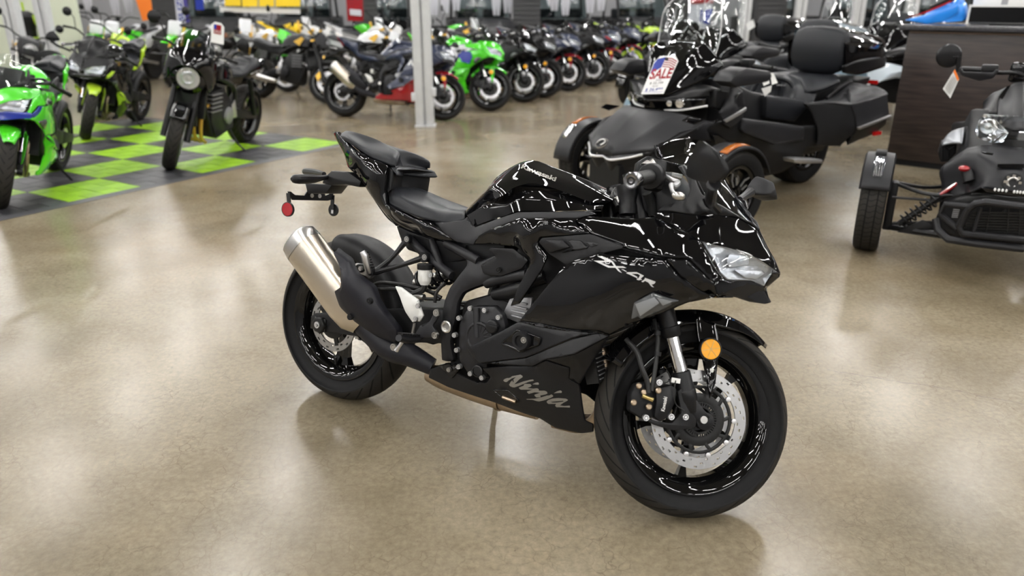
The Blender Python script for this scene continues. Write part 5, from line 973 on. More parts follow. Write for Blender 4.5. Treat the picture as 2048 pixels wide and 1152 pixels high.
for t, k in ((-.24,.55),(-.22,.80),(-.15,.95),(0,1),(.15,.95),(.22,.80),(.24,.55)): rr.append([ (BC.x+.045*sin(2*pi*j/20)*k*1.8, t, BC.z+.19*k*cos(2*pi*j/20)) for j in range(20)])
s.add([p for r in rr for p in r], [(i*20+j, i*20+(j+1)%20, (i+1)*20+(j+1)%20, (i+1)*20+j) for i in range(6) for j in range(20)]+[tuple(range(20)), tuple(range(120,140))[::-1]]); s.obj('backrest', 'seat_vinyl', S)
# top case
surf('top_case', [[(-0.447,0,1.218),(-0.184,0.17,1.194),(-0.063,0.26,1.141),(-0.094,0.27,0.998),(-0.13,0.25,0.931)],[(-0.719,0,1.187),(-0.428,0.18,1.167),(-0.266,0.27,1.112),(-0.246,0.28,1.025),(-0.287,0.25,0.948)],[(-1,0,1.119),(-0.776,0.15,1.115),(-0.718,0.2,1.077),(-0.68,0.22,1.037),(-0.678,0.2,0.952)],[(-1.079,0,1.081),(-0.96,0.08,1.071),(-0.942,0.1,1.047),(-0.948,0.1,1.003),(-0.926,0.1,0.916)]], 'gloss_black', S, 16, 20, brk_v=(2,))
surf('case_skirt', [[(-0.059,0.27,0.968),(-0.105,0.25,0.916)],[(-0.242,0.285,1.009),(-0.318,0.26,0.89)],[(-0.589,0.24,1.017),(-0.686,0.22,0.918)],[(-0.945,0.12,1.004),(-0.993,0.1,0.913)]], 'satin_black', S, 12, 5, mirror=False, thick=.01)
s = Sh(); s.tube([(-0.19,0.12,1.252),(-0.214,0.2,1.23),(-0.412,0.22,1.202),(-0.712,0.18,1.151),(-0.886,0.12,1.084)], .012, 8, smooth=16); mir(s.obj('luggage_rail', 'chrome', S))
s = Sh(); s.box((-0.625,0.2,0.813), (.02,.12,.03)); s.obj('tail_lamp', 'red_lamp', S); s = Sh(); s.box(((-0.625,0.2,0.813)[0],-.2,(-0.625,0.2,0.813)[2]), (.02,.12,.03)); s.obj('tail_lamp', 'red_lamp', S)
# side cases
surf('side_case', [[(0.558,0.4,0.743),(0.177,0.32,0.743),(-0.163,0.3,0.846)],[(0.391,0.5,0.745),(0.148,0.42,0.759),(-0.254,0.36,0.827)],[(0.229,0.56,0.726),(-0.141,0.46,0.761),(-0.326,0.42,0.814)],[(0.024,0.58,0.749),(-0.204,0.52,0.767),(-0.331,0.48,0.796)],[(-0.231,0.58,0.776),(-0.271,0.56,0.773),(-0.299,0.53,0.785)]], 'matte_grey', S, 14, 10, mirror=False, thick=.01)
panel('side_case_wall', [(0.228,0.56,0.725),(0.032,0.585,0.748),(-0.223,0.585,0.775),(-0.281,0.6,0.611),(-0.044,0.6,0.576),(0.123,0.58,0.543),(0.146,0.57,0.624)], 'matte_grey', S, edge=.01, step=.03, thick=.25, side=1)
panel('side_case_lower', [(0.104,0.57,0.536),(-0.08,0.59,0.567),(-0.274,0.59,0.592),(-0.312,0.57,0.53),(-0.232,0.54,0.459),(-0.01,0.53,0.424),(0.112,0.52,0.396),(0.118,0.55,0.476)], 'satin_black', S, edge=.01, step=.03, thick=.2, side=1)
panel('case_front', [(0.587,0.42,0.743),(0.389,0.5,0.736),(0.22,0.555,0.724),(0.126,0.565,0.613),(0.106,0.57,0.541),(0.135,0.55,0.478),(0.175,0.5,0.392),(0.43,0.46,0.422),(0.459,0.47,0.542),(0.519,0.44,0.666)], 'matte_black', S, inner=[(0.288,0.53,0.526)], edge=.01, step=.03, thick=.05, side=1)
s = Sh(); s.prism([(0.141,0.585,0.55),(-0.034,0.605,0.582),(-0.257,0.61,0.616),(-0.261,0.61,0.602),(-0.048,0.605,0.563),(0.119,0.585,0.53)], (0,.02,0)); mir(s.obj('case_trim', 'alu', S, bevel=.003))
s = Sh(); s.box((-0.213,0.56,0.466), (.10,.02,.028)); mir(s.obj('marker_lamp', 'red_lamp', S))
s = Sh(); s.tube([(0.24,0.36,0.751),(0.038,0.32,0.814),(-0.194,0.28,0.852)], .014, 8); mir(s.obj('grab_rail', 'satin_black', S))
s = Sh(); s.prism([(0.855,0.46,0.38),(0.769,0.46,0.375),(0.484,0.46,0.334),(0.477,0.46,0.306),(0.761,0.46,0.336),(0.835,0.46,0.352)], (0,.10,0)); mir(s.obj('footboard', 'alu', S, bevel=.008))
# mirrors, bars
s = Sh(); mp = [(1.678,0.42,0.974),(1.615,0.42,1.034),(1.519,0.42,1.056),(1.269,0.42,1.023),(1.233,0.42,0.985),(1.276,0.42,0.951),(1.591,0.42,0.934)]
c0 = sum((Vector(p) for p in mp), Vector())/7
s.add([Vector(p) for p in mp]+[Vector(p)+Vector((0,.16,0)) for p in mp], [tuple(range(7)), tuple(range(13,6,-1))]+[(i,(i+1)%7,(i+1)%7+7,i+7) for i in range(7)]); mir(s.obj('mirror', 'matte_grey', S, bevel=.02))
s = Sh(); s.tube([(1.124,0.2,1.048),(1.105,0.25,1.036),(1.089,0.32,1.025),(1.086,0.45,1.02)], [.02,.025,.018,.018], 12, smooth=14); mir(s.obj('handgrip', 'plastic', S))
s = Sh(); s.box((1.107,0.26,1.044), (.07,.08,.06)); mir(s.obj('switch_pod', 'plastic', S, bevel=.01))
for P, lb in (([(1.192,0.44,0.976),(1.114,0.44,0.996),(1.106,0.46,0.924),(1.167,0.46,0.91)], 'grey paper care tag tied to the touring three-wheeler handgrip, left sheet'), ([(1.102,0.45,0.993),(1.063,0.45,0.991),(1.015,0.46,0.922),(1.078,0.46,0.912)], 'white and orange paper tag tied to the touring three-wheeler handgrip, right sheet'), ([(1.189,0.46,0.894),(1.078,0.46,0.908),(1.081,0.46,0.866),(1.142,0.46,0.838)], 'curled grey paper tag hanging lowest on the touring three-wheeler handgrip')):
    s = Sh(); s.prism(P, (.002,.001,0)); world_obj(s, 'paper_tag', 'white_plastic', SW, lb, 'tag')
# wheels
def vwheel(parent, c, R, w, Rr, n, dual=False, spoke_m='alu', steer=0, sq=True, fork=.2, mt='car_tire'):
    mt_ = Matrix.Translation(c)@Matrix.Rotation(steer, 4, 'Z')
    s = rim_shape(Rr, w*.85, 40); spokes(s, Rr, n, y=w*.28*(1 if c[1] > 0 else -1), fork=fork, w1=.02, w0=.03, th=.02, r0=.03); s.lathe([(.02,-w*.3),(.05,-w*.3),(.05,w*.3),(.02,w*.3)], n=20)
    wv = s.obj('wheel', 'rim_black', parent, mtx=mt_); tire_mesh('tire', R, w, Rr, n=56, m=mt, parent=wv, square=sq)
    if spoke_m:
        for k in range(n):
            a = 2*pi*k/n; yy = (w*.28+.013)*(1 if c[1] > 0 else -1); s = Sh()
            for sg in (-1, 1):
                s.beam((.06*cos(a+sg*.25),yy,.06*sin(a+sg*.25)), ((Rr-.08)*cos(a+sg*fork),yy,(Rr-.08)*sin(a+sg*fork)), .004, .008, up=(-sin(a),0,cos(a)))
            s.beam(((Rr-.08)*cos(a-fork),yy,(Rr-.08)*sin(a-fork)), ((Rr-.04)*cos(a-.05),yy,(Rr-.04)*sin(a-.05)), .004, .01, up=(-sin(a),0,cos(a)))
            tag(s.obj('spoke_trim', spoke_m, wv), 'machined silver spoke edge')
    return wv
for sg in (1, -1):
    vwheel(S, (1.714,.69*sg,.281), .281, .165, .19, 5)
    s = Sh()
    s.lathe([(.292,-.095),(.312,-.085),(.318,-.03),(.318,.03),(.312,.085),(.292,.095),(.286,.095),(.304,.08),(.310,.03),(.310,-.03),(.304,-.08),(.286,-.095)], (1.714,.69*sg,.281), (0,1,0), 22, closed=True, a0=0, a1=2*pi)
    zc = .281; s2 = Sh(); 
    pr = [(.300,-.098),(.316,-.088),(.322,0),(.316,.088),(.300,.098)]; v = []; n_ = 20
    for k in range(n_+1):
        a = radians(5+k*155/n_)
        for r_, h_ in pr: v.append((1.714+r_*cos(a), .69*sg+h_, zc+r_*sin(a)))
    s2.add(v, [(k*5+i, (k+1)*5+i, (k+1)*5+i+1, k*5+i+1) for k in range(n_) for i in range(4)]); s2.obj('front_fender', 'matte_grey', S, thick=.008)
    v = []; 
    for k in range(9):
        a = radians(62+k*5)
        for h_ in (.02, .075): v.append((1.714+(.327-(.004 if h_ > .05 else 0))*cos(a), .69*sg+h_*sg, zc+(.327-(.004 if h_ > .05 else 0))*sin(a)))
    s3 = Sh(); s3.add(v, [(2*k,2*k+2,2*k+3,2*k+1) for k in range(8)]); s3.obj('marker_lamp', 'amber_dark', S, thick=.006)
    v = []
    for k in range(5):
        a = radians(36+k*6)
        for h_ in (.0, .06): v.append((1.714+.327*cos(a), .69*sg+h_*sg, zc+.327*sin(a)))
    s3 = Sh(); s3.add(v, [(2*k,2*k+2,2*k+3,2*k+1) for k in range(4)]); s3.obj('fender_lamp', 'chrome', S, thick=.006)
    for P in ([(1.714,.60*sg,.33),(1.66,.25*sg,.38)],[(1.714,.60*sg,.20),(1.60,.2*sg,.20)],[(1.714,.60*sg,.20),(1.85,.2*sg,.22)]): s = Sh(); s.tube(P, .016, 8); s.obj('suspension_arm', 'satin_black', S)
vwheel(S, (0,.001,.303), .303, .225, .19, 5)
s = Sh(); s.beam((0,.14,.30),(.6,.14,.36),.04,.08); s.beam((0,-.14,.30),(.6,-.14,.36),.04,.08); mir(s.obj('swingarm', 'satin_black', S)) if False else s.obj('swingarm', 'satin_black', S)
s = Sh(); s.prism([(-.35,-.18,.48),(-.30,-.18,.75),(.3,-.18,.75),(.4,-.18,.45),(.35,-.18,.32),(.33,-.18,.5),(0,-.18,.62)], (0,.36,0)); s.obj('rear_fender', 'plastic', S, bevel=.02)
s = Sh(); s.prism([(-.6,-.22,.86),(.15,-.22,.80),(.2,-.22,.66),(-.45,-.22,.66)], (0,.44,0)); s.obj('case_frame', 'plastic', S, bevel=.02)

# ---------------------------------------------------------------- small open three-wheeler at the right edge
ryk = empty('three_wheeler', Matrix.Translation((3.6002,5.7633,0))@Matrix.Rotation(4.24063,4,'Z'), 'compact matte black open-wheel three-wheeler cut off by the right edge, facing the camera', 'three-wheeler')
K = ryk
M['scoop_silver'] = mat('scoop_silver', (.26,.27,.29), .3, .5)
rows = [[(1.78,-0.012,0.705),(1.78,-0.082,0.709),(1.76,-0.161,0.699),(1.74,-0.223,0.675),(1.68,-0.277,0.608)],
 [(1.93,-0.014,0.65),(1.93,-0.085,0.644),(1.88,-0.17,0.652),(1.82,-0.233,0.623),(1.72,-0.337,0.532)],
 [(2.03,-0.009,0.584),(2.01,-0.103,0.571),(1.95,-0.168,0.514),(1.86,-0.209,0.484),(1.76,-0.314,0.452)],
 [(2.07,0.003,0.508),(2.05,-0.122,0.524),(1.98,-0.183,0.471),(1.9,-0.197,0.442),(1.8,-0.305,0.367)]]
surf('nose_panel', rows, 'matte_grey', K, 16, 20, thick=.01, brk_v=(2,3))
surf('front_skirt', [[(1.98,0.018,0.471),(1.97,-0.108,0.474),(1.89,-0.196,0.44),(1.8,-0.305,0.367)],[(2,0.023,0.439),(1.99,-0.101,0.435),(1.92,-0.216,0.392),(1.82,-0.306,0.304)],[(1.96,0.076,0.198),(1.95,-0.101,0.19),(1.9,-0.234,0.184),(1.84,-0.314,0.267)]], 'plastic', K, 14, 14, thick=.01)
s = Sh(); s.prism([(1.985,-0.083,0.639),(1.985,0.034,0.65),(1.99,0.038,0.63),(1.99,-0.07,0.622),(1.985,-0.083,0.626)], (-.02,0,0)); s.obj('nose_slot', 'gloss_black', K)
s = Sh(); s.prism([(1.94,-0.172,0.69),(1.955,-0.112,0.689),(1.955,-0.115,0.679),(1.95,-0.152,0.681)], (-.02,0,0)); s.obj('nose_scoop', 'gloss_black', K)
q = Vector((2.05,-0.006,0.563)); s = Sh(); s.lathe([(.047,-.01),(.047,.004),(0,.006)], q, (.93,0,.36), 24); s.obj('badge', 'matte_black', K)
s = Sh(); 
for k in range(8): a = k*2*pi/8; s.box(q+Vector((.008,.034*cos(a),.034*sin(a))), (.006,.013,.013))
s.tube([q+Vector((.008,.024*cos(a),.024*sin(a))) for a in np.linspace(.5,5.4,16)], .006, 6); tag(s.obj('badge_emblem', 'steel', K), kind='stuff')
s = Sh(); s.prism([(2.08,-0.142,0.522),(2.08,0.053,0.516),(2.08,0.057,0.495),(2.08,-0.115,0.502)], (-.03,0,0)); s.obj('lamp_strip', 'gloss_black', K)
for X_ in range(4):
    s = Sh(); s.ball(bez((2.085,-0.08,0.521), (2.085,-0.028,0.52), X_/3), .0075, 8, (1,.8,1.2)); s.obj('led', 'white', K)
    s = Sh(); s.ball(bez((2.085,0.008,0.519), (2.085,0.049,0.519), X_/3), .0075, 8, (1,.8,1.2)); s.obj('led', 'white', K)
for P, r_ in (([(2.12,0.062,0.453),(2.12,-0.114,0.458),(2.1,-0.156,0.438),(2.08,-0.18,0.402),(2.06,-0.205,0.291),(2.06,-0.181,0.255),(2.06,0.108,0.26)], .020), ([(2.08,-0.177,0.415),(2.02,-0.29,0.4),(2,-0.306,0.338),(2.05,-0.207,0.278)], .017), ([(2.05,0.119,0.209),(2.05,-0.109,0.207),(2,-0.238,0.197),(1.95,-0.294,0.23),(1.92,-0.316,0.287)], .022), ([(2.06,-0.122,0.41),(2.06,-0.132,0.268)], .009)):
    s = Sh(); s.tube(P, r_, 10); s.obj('bumper_bar', 'matte_grey', K)
for k in range(9):
    s = Sh(); A = bez((2.02,-0.15,0.372), (2.02,-0.189,0.23), k/9); B = bez((2.02,0.084,0.395), (2.02,0.112,0.259), k/9); s.beam(A, B, .006, .010); s.obj('grille_slat', 'hub_black', K)
    if k < 5: s = Sh(); A = bez((1.98,-0.244,0.367), (1.98,-0.245,0.311), k/5); B = bez((1.98,-0.213,0.367), (1.98,-0.215,0.315), k/5); s.beam(A, B, .005, .006); s.obj('grille_slat', 'cast', K)
for k in range(3): s = Sh(); s.beam((2.03,-0.075,0.409) if k == 0 else (2.03,0.01,0.419) if k == 1 else (2.03,0.06,0.425), (2.03,-0.066,0.243) if k == 0 else (2.03,0.033,0.251) if k == 1 else (2.03,0.091,0.252), .006, .006); s.obj('grille_rib', 'hub_black', K)
# headlight, dome, scoop
surf('headlight', [[(1.7,-0.188,0.864),(1.74,-0.143,0.858),(1.78,-0.095,0.826),(1.82,-0.051,0.786)],[(1.7,-0.206,0.825),(1.76,-0.155,0.808),(1.8,-0.105,0.794),(1.83,-0.051,0.785)],[(1.7,-0.21,0.778),(1.76,-0.165,0.755),(1.8,-0.117,0.753),(1.83,-0.053,0.782)],[(1.71,-0.189,0.733),(1.75,-0.158,0.724),(1.79,-0.11,0.723),(1.82,-0.064,0.731)]], 'lens', K, 12, 14, thick=.003)
surf('headlight_bowl', [[(1.67,-0.185,0.86),(1.69,-0.139,0.851),(1.73,-0.09,0.82),(1.79,-0.047,0.782)],[(1.66,-0.203,0.82),(1.65,-0.145,0.793),(1.68,-0.093,0.777),(1.79,-0.047,0.78)],[(1.66,-0.207,0.772),(1.66,-0.156,0.74),(1.7,-0.107,0.738),(1.79,-0.049,0.777)],[(1.68,-0.186,0.729),(1.7,-0.154,0.717),(1.75,-0.106,0.717),(1.79,-0.061,0.727)]], 'chrome', K, 12, 12)
for sg in (0,): s = Sh(); s.lathe([(.040,0),(.044,.01),(.038,.02),(.02,.012),(0,.02)], (1.7,-0.142,0.797), (1,-.2,0), 20); mir(s.obj('headlight_ring', 'steel', K)); s = Sh(); s.ball((1.72,-0.143,0.8), .022, 12); mir(s.obj('headlight_bulb', 'glass', K))
dome = [[(1.25,0.029,1.011),(1.25,-0.021,1),(1.24,-0.049,0.967),(1.22,-0.075,0.902)],[(1.45,0.022,0.956),(1.44,-0.025,0.94),(1.42,-0.059,0.907),(1.38,-0.09,0.882)],[(1.65,0.02,0.874),(1.64,-0.028,0.87),(1.62,-0.072,0.847),(1.58,-0.094,0.828)],[(1.75,0.027,0.796),(1.75,-0.022,0.793),(1.73,-0.045,0.794),(1.68,-0.082,0.796)]]
surf('front_cowl', [r for r in dome], 'matte_grey', K, 16, 16, mirror=False, thick=.01, brk_v=(2,))
c_ = Vector((1.3,0,.62)); s = Sh(); s.prism([(1.7,-.22,.35),(1.75,-.22,.62),(1.3,-.22,.85),(.9,-.22,.72),(.2,-.22,.62),(-.3,-.22,.55),(0,-.22,.3)], (0,.44,0)); s.obj('body_core', 'plastic', K, bevel=.03)
surf('front_cowl_top', [[(1.25,-0.052,0.98),(1.25,0.029,1.011)],[(1.3,-0.085,0.922),(1.38,-0.048,0.897)]], 'gloss_black', K, 6, 6, mirror=False)
surf('side_shell', [[(1.2,-0.047,0.973),(1.15,-0.078,0.945),(1.1,-0.109,0.919),(1.05,-0.142,0.861)],[(1.25,-0.081,0.911),(1.22,-0.106,0.894),(1.15,-0.13,0.866),(1.1,-0.14,0.821)],[(1.4,-0.085,0.836),(1.35,-0.123,0.827),(1.3,-0.15,0.813),(1.2,-0.16,0.774)]], 'satin_black', K, 12, 12, mirror=False, thick=.01)
surf('scoop_top', [[(1.35,-0.233,0.739),(1.33,-0.283,0.713),(1.3,-0.314,0.681),(1.3,-0.338,0.623)],[(1.45,-0.237,0.652),(1.42,-0.268,0.648),(1.4,-0.295,0.643),(1.38,-0.337,0.627)]], 'scoop_silver', K, 8, 10, mirror=False, thick=.01)
surf('scoop_shell', [[(1.35,-0.233,0.739),(1.4,-0.188,0.755),(1.5,-0.143,0.717)],[(1.4,-0.234,0.645),(1.5,-0.192,0.695),(1.6,-0.164,0.688)],[(1.4,-0.264,0.552),(1.5,-0.227,0.594),(1.65,-0.178,0.67)]], 'matte_black', K, 8, 8, mirror=False, thick=.01)
s = Sh(); s.prism([(1.3,-0.338,0.628),(1.32,-0.253,0.638),(1.32,-0.246,0.568),(1.32,-0.279,0.512),(1.3,-0.321,0.501),(1.3,-0.344,0.556)], (-.12,0,0)); s.obj('side_intake', 'plastic', K, bevel=.01)
s = Sh(); P = [(1.34,-0.331,0.621),(1.34,-0.291,0.589),(1.34,-0.286,0.547)]; s.tube(P, .006, 6); s.tube([(1.34,-0.291,0.589),(1.34,-0.257,0.62)], .006, 6); s.tube([(1.34,-0.331,0.621),(1.34,-0.316,0.523)], .006, 6); s.obj('intake_mesh', 'satin_black', K)
# red cap and canister
s = Sh(); s.ball((1.93,-0.231,0.591), .030, 12, (.8,1,.6)); s.obj('tow_cap', 'red_paint', K); s = Sh(); s.tube([(1.9,-0.216,0.575),(1.93,-0.191,0.52)], [.03,.034], 14); s.obj('canister', 'plastic', K)
# wheels, arms, spring
for sg in (-1, 1):
    vwheel(K, (1.709,.66*sg,.29), .29, .145, .205, 5, spoke_m=None)
    pr = [(.296,-.085),(.312,-.075),(.318,0),(.312,.075),(.296,.085)]; v = []; n_ = 20
    for k in range(n_+1):
        a = radians(28+k*110/n_)
        for r_, h_ in pr: v.append((1.709+r_*cos(a), .66*sg+h_, .29+r_*sin(a)))
    s2 = Sh(); s2.add(v, [(k*5+i, (k+1)*5+i, (k+1)*5+i+1, k*5+i+1) for k in range(n_) for i in range(4)]); s2.obj('front_fender', 'matte_grey', K, thick=.008)
    v = []
    for k in range(8):
        a = radians(40+k*5.2); w_ = .022+.010*sin(pi*k/7)
        for h_ in (-w_, w_): v.append((1.709+.326*cos(a), .66*sg+h_, .29+.326*sin(a)))
    s3 = Sh(); s3.add(v, [(2*k,2*k+2,2*k+3,2*k+1) for k in range(7)]); fl_ = s3.obj('fender_lamp', 'lens', K, thick=.008)
    for k in range(4):
        s3 = Sh(); s3.tube([(1.709+.322*cos(radians(42+j*9)), .66*sg-.018+k*.012, .29+.322*sin(radians(42+j*9))) for j in range(4)], .003, 6); s3.obj('lamp_rib', 'chrome', fl_)
    s3 = Sh(); v = []
    for k in range(6):
        a = radians(78+k*7)
        for h_ in (-.03, .03): v.append((1.709+.330*cos(a), .66*sg+h_, .29+.330*sin(a)))
    s3.add(v, [(2*k,2*k+2,2*k+3,2*k+1) for k in range(5)]); s3.obj('fender_cap', 'matte_black', K, thick=.014)
    s = Sh(); s.box((1.709,.56*sg,.29), (.08,.05,.30)); s.obj('upright', 'satin_black', K, bevel=.01)
    for P, r_ in (([(1.73,.56*sg,.43),(1.80,.38*sg,.40),(1.84,.22*sg,.42)], .012), ([(1.70,.56*sg,.43),(1.62,.38*sg,.40),(1.55,.22*sg,.42)], .012), ([(1.80,.56*sg,.36),(1.80,.22*sg,.37)], .008), ([(1.73,.56*sg,.16),(1.86,.20*sg,.18)], .02), ([(1.69,.56*sg,.16),(1.55,.20*sg,.18)], .02)):
        s = Sh(); s.tube(P, r_, 8, smooth=8); s.obj('suspension_arm', 'satin_black', K)
    s = Sh(); s.prism([(1.78,.50*sg,.15),(1.78,.38*sg,.24),(1.78,.22*sg,.20),(1.78,.22*sg,.14)], (.02,0,0)); s.obj('arm_cover', 'plastic', K, bevel=.004)
    a, b = Vector((1.80,.50*sg,.20)), Vector((1.80,.24*sg,.47)); d = b-a; u, w, _ = frame_of(d); hel = [a+d*(.05+.6*t/72)+(u*cos(t*.61)+w*sin(t*.61))*.036 for t in range(73)]
    s = Sh(); s.tube(hel, .006, 6); s.obj('coil_spring', 'satin_black', K); s = Sh(); s.tube([a, a+d*.6], .018, 10); s.tube([a+d*.6, b], .024, 10); s.obj('damper', 'satin_black', K)
    s = Sh(); s.tube([a+d*.72+Vector((.02,0,.012)), b+Vector((.02,0,.012))], .010, 8); s.obj('damper_stripe', 'red_paint', K)
vwheel(K, (0,.001,.30), .30, .2, .19, 5, spoke_m=None)
# handlebar, guard, round mirror
s = Sh(); s.tube([(1.05,-0.298,1.056),(1.08,-0.185,1.056),(1.1,-0.1,1.045),(1.15,-0.018,1.053),(1.15,0.034,1.036)], [.018,.018,.013,.013,.013], 10, smooth=14); s.obj('handlebar', 'satin_black', K)
s = Sh(); s.prism([(1.12,-0.317,1.054),(1.12,-0.31,1.076),(1.13,-0.288,1.046),(1.16,-0.133,1.049),(1.16,-0.118,1.071),(1.16,-0.102,1.059),(1.15,-0.125,1.014),(1.15,-0.194,0.995),(1.12,-0.294,1.02)], (-.02,0,0)); s.obj('hand_guard', 'matte_grey', K, bevel=.006)
s = Sh(); s.box((1.1,-0.149,1.065), (.06,.09,.055)); s.obj('switch_pod', 'plastic', K, bevel=.01)
s = Sh(); s.box((1.12,0.017,1.052), (.06,.12,.12)); s.obj('gauge', 'gloss_black', K, bevel=.02)
s = Sh(); s.tube([(1.07,-0.316,1.041),(1.07,-0.327,1.129)], [.012,.015], 8); s.tube([(1.07,-0.329,1.129),(1.07,-0.384,1.128)], .009, 8); s.obj('mirror_stalk', 'satin_black', K)
s = Sh(); s.lathe([(.070,0),(.074,.008),(.066,.022),(.04,.030),(0,.032)], (1.05,-0.385,1.135), (1,.15,0), 28); s.obj('mirror', 'satin_black', K)
s = Sh(); s.prism([(1.14,-0.339,1.061),(1.14,-0.305,1.002),(1.14,-0.332,0.882),(1.14,-0.384,0.938)], (.002,0,0)); hang = world_obj(s, 'paper_tag', 'white_plastic', K.matrix_world.copy(), 'white paper tag with orange band hanging below the round mirror', 'tag')
s = Sh(); s.prism([(1.145,-0.339,1.061),(1.145,-0.306,1.003),(1.145,-0.312,0.99),(1.145,-0.344,1.045)], (.001,0,0)); s.obj('orange_band', 'orange', hang)
for k in range(7):
    s = Sh(); A = bez((1.146,-0.346,1.026), (1.146,-0.373,0.945), k/7+.05); B = bez((1.146,-0.316,0.983), (1.146,-0.338,0.899), k/7+.05); s.beam(A, B, .001, .003); s.obj('printed_line', 'steel', hang)
# ---------------------------------------------------------------- chequered display mat
mats_ = empty('floor_mat', Matrix.Translation((-3.404,5.642,0))@Matrix.Rotation(1.0188,4,'Z'), 'lime green and black chequered interlocking tile mat under the display motorcycles at left', 'mat')
TS = .302
def tile_shape():
    s = Sh(); g = TS-.004
    for i in range(2):
        for j in range(2): s.box((g*(.25+.5*i), g*(.25+.5*j), .007+.0012*((i+j) % 2)), (g*.49, g*.49, .010))
    s.box((g/2,g/2,.004), (g,g,.008)); return s
tme = {}
for i in range(-4, 10):
    for j in range(0, 12):
        dark = ((i//2)+(j//2)) % 2; k = 'tile_green' if not dark else ('tile_black' if (i+j) % 2 else 'tile_grey')
        if k not in tme:
            tme[k] = tile_shape().mesh('tile', weld=False); tme[k].materials.append(M[k]); tme[k].materials.append(M['tile_green_b' if not dark else ('tile_grey' if k == 'tile_black' else 'tile_black')])
            for p in tme[k].polygons: p.material_index = 1 if 6 <= p.index < 18 else 0
        o = bpy.data.objects.new('tile', tme[k]); COL.objects.link(o); o.parent = mats_; o.location = (i*TS, j*TS, 0)
for P in ([(-4*TS,-.06,0),(10*TS+.06,-.06,0),(10*TS,0,.012),(-4*TS,0,.012)], [(10*TS+.06,-.06,0),(10*TS+.06,12*TS+.06,0),(10*TS,12*TS,.012),(10*TS,0,.012)], [(10*TS,12*TS,.012),(10*TS+.06,12*TS+.06,0),(-4*TS,12*TS+.06,0),(-4*TS,12*TS,.012)]):
    s = Sh(); s.prism(P, (0,0,.002)); s.obj('edge_ramp', 'tile_grey', mats_)

# ---------------------------------------------------------------- cloning
SINV = STM.inverted()
STEERED = {o.name for o in hero.children if (o.matrix_basis-STM).median_scale is not None and max(abs(o.matrix_basis[i][j]-STM[i][j]) for i in range(3) for j in range(3)) < 1e-3}
def clone(root, mtx, label, cat, group=None, paint=None, skip=(), steer=None, subs=True, name=None, keep=None):
    r = root.copy(); COL.objects.link(r); r.matrix_world = mtx; tag(r, label, cat)
    if name: r.name = name
    if group: r['group'] = group
    elif 'group' in r: del r['group']
    for ch in list(root.children):
        b = ch.name.split('.')[0]
        if b in skip or (keep and b not in keep): continue
        c = ch.copy(); COL.objects.link(c); c.parent = r
        if steer is not None and ch.name in STEERED: c.matrix_basis = steer_mtx(steer)@SINV@ch.matrix_basis
        if paint and b in paint: rebind(c, paint[b])
        if subs:
            for g in list(ch.children):
                gb = g.name.split('.')[0]
                if gb in skip or (keep and gb not in keep and gb not in ('tire','brake_disc')): continue
                d = g.copy(); COL.objects.link(d); d.parent = c
                if paint and gb in paint: rebind(d, paint[gb])
    return r
SMALL = {'bolt','peg_tooth','disc_button','tank_lettering','belly_lettering','model_lettering','caliper_lettering','reflector_rib','reflector_stud','cover_rib','cooling_fin','hose_clip','banjo_bolt','sensor_wire','sensor_ring','piston_boss','vent_pin','belly_bracket','belly_vent','brake_tag','lamp_rib','reflector_arm','radiator_fins','hose_fitting','lever_tip','oil_window','oil_sight_glass','chain','valve','slider_recess','control_cable','breather_tube','pedal_rod','axle_end','side_cover','plate_bracket','tail_reflector','reflector_rim'}
FAR = SMALL | {'subframe_tube','brake_hose','peg_hanger','passenger_peg','muffler_bracket','shock_spring','shock_absorber','reservoir_hose','fluid_reservoir','pivot_nut','foot_peg','brake_pedal','rearset_bracket','heel_guard','caliper_bracket','caliper_body','ignition_lock','lever_adjuster','cable_sheath','switch_trim','switch_shroud','axle_block','axle_bolt','rear_caliper','sprocket','oil_filler_cap','clutch_dome','pipe_clamp','frame_slider','inlet_strip','vent_fin','vent_nose','knee_plate','reflector_bowl','headlight_bar','headlight_bulb','bar_end_cap','hose_bracket','radiator_hose','cylinder_casting','axle','grip_flange'}
GP = ['fuel_tank','side_fairing','fairing_shoulder','upper_cowl','side_shroud','tail_cowl','front_fender','lower_fairing','belly_pan','chevron_upper','nose_chin','nose_beak','fairing_wedge','fender_stay','tail_top']
def scheme(main, **kw): d = {k: main for k in GP}; d.update(kw); return d
M['sport_white'] = mat('white_paint', (.62,.63,.65), .25, coat=.6)
M['wheel_red'] = mat('red_rim_tape', (.4,.01,.02), .3)
def sport(front, h, label, paint, lean=.2, steer=.55, group=None, skip=FAR, rear=None):
    h = radians(h)
    if rear is None: rear = (front[0]-1.38*cos(h), front[1]-1.38*sin(h))
    return clone(hero, bike_mtx(rear[0], rear[1], h, lean), label, 'motorcycle', group, paint, skip, steer)
G8 = 'faired sport motorcycles in the row behind the white column'
sport(None, -75, 'bright green sport motorcycle with blue nose stripe at the left edge of the mat', scheme('green', belly_pan='green', chevron_front='green', nose_chin='blue', nose_beak='green', fairing_wedge='blue', vent_band='sport_white', lower_fairing='gloss_black', windscreen='glass'), rear=(-4.2,6.85), steer=.33, skip=SMALL)
b650 = sport(None, -86, 'black sport motorcycle with lime yellow fender and tail panels on the mat', scheme('gloss_black', front_fender='lime', fender_stay='lime', tail_cowl='lime', chevron_front='lime', upper_cowl='matte_grey', tail_top='lime', fairing_wedge='lime', lower_fairing='matte_black', chevron_upper='lime', windscreen='satin_black'), rear=(-4.85,9.85), steer=.40, skip=SMALL)
sb = sport(None, -16, 'dark blue sport motorcycle with red belly pan partly behind the white column', scheme('navy', belly_pan='red_paint', chevron_upper='navy', chevron_front='red_paint', front_fender='red_paint', fender_stay='red_paint', tail_top='sport_white', nose_chin='matte_black', brake_disc='wheel_silver'), rear=(-2.24,10.24), skip=SMALL)
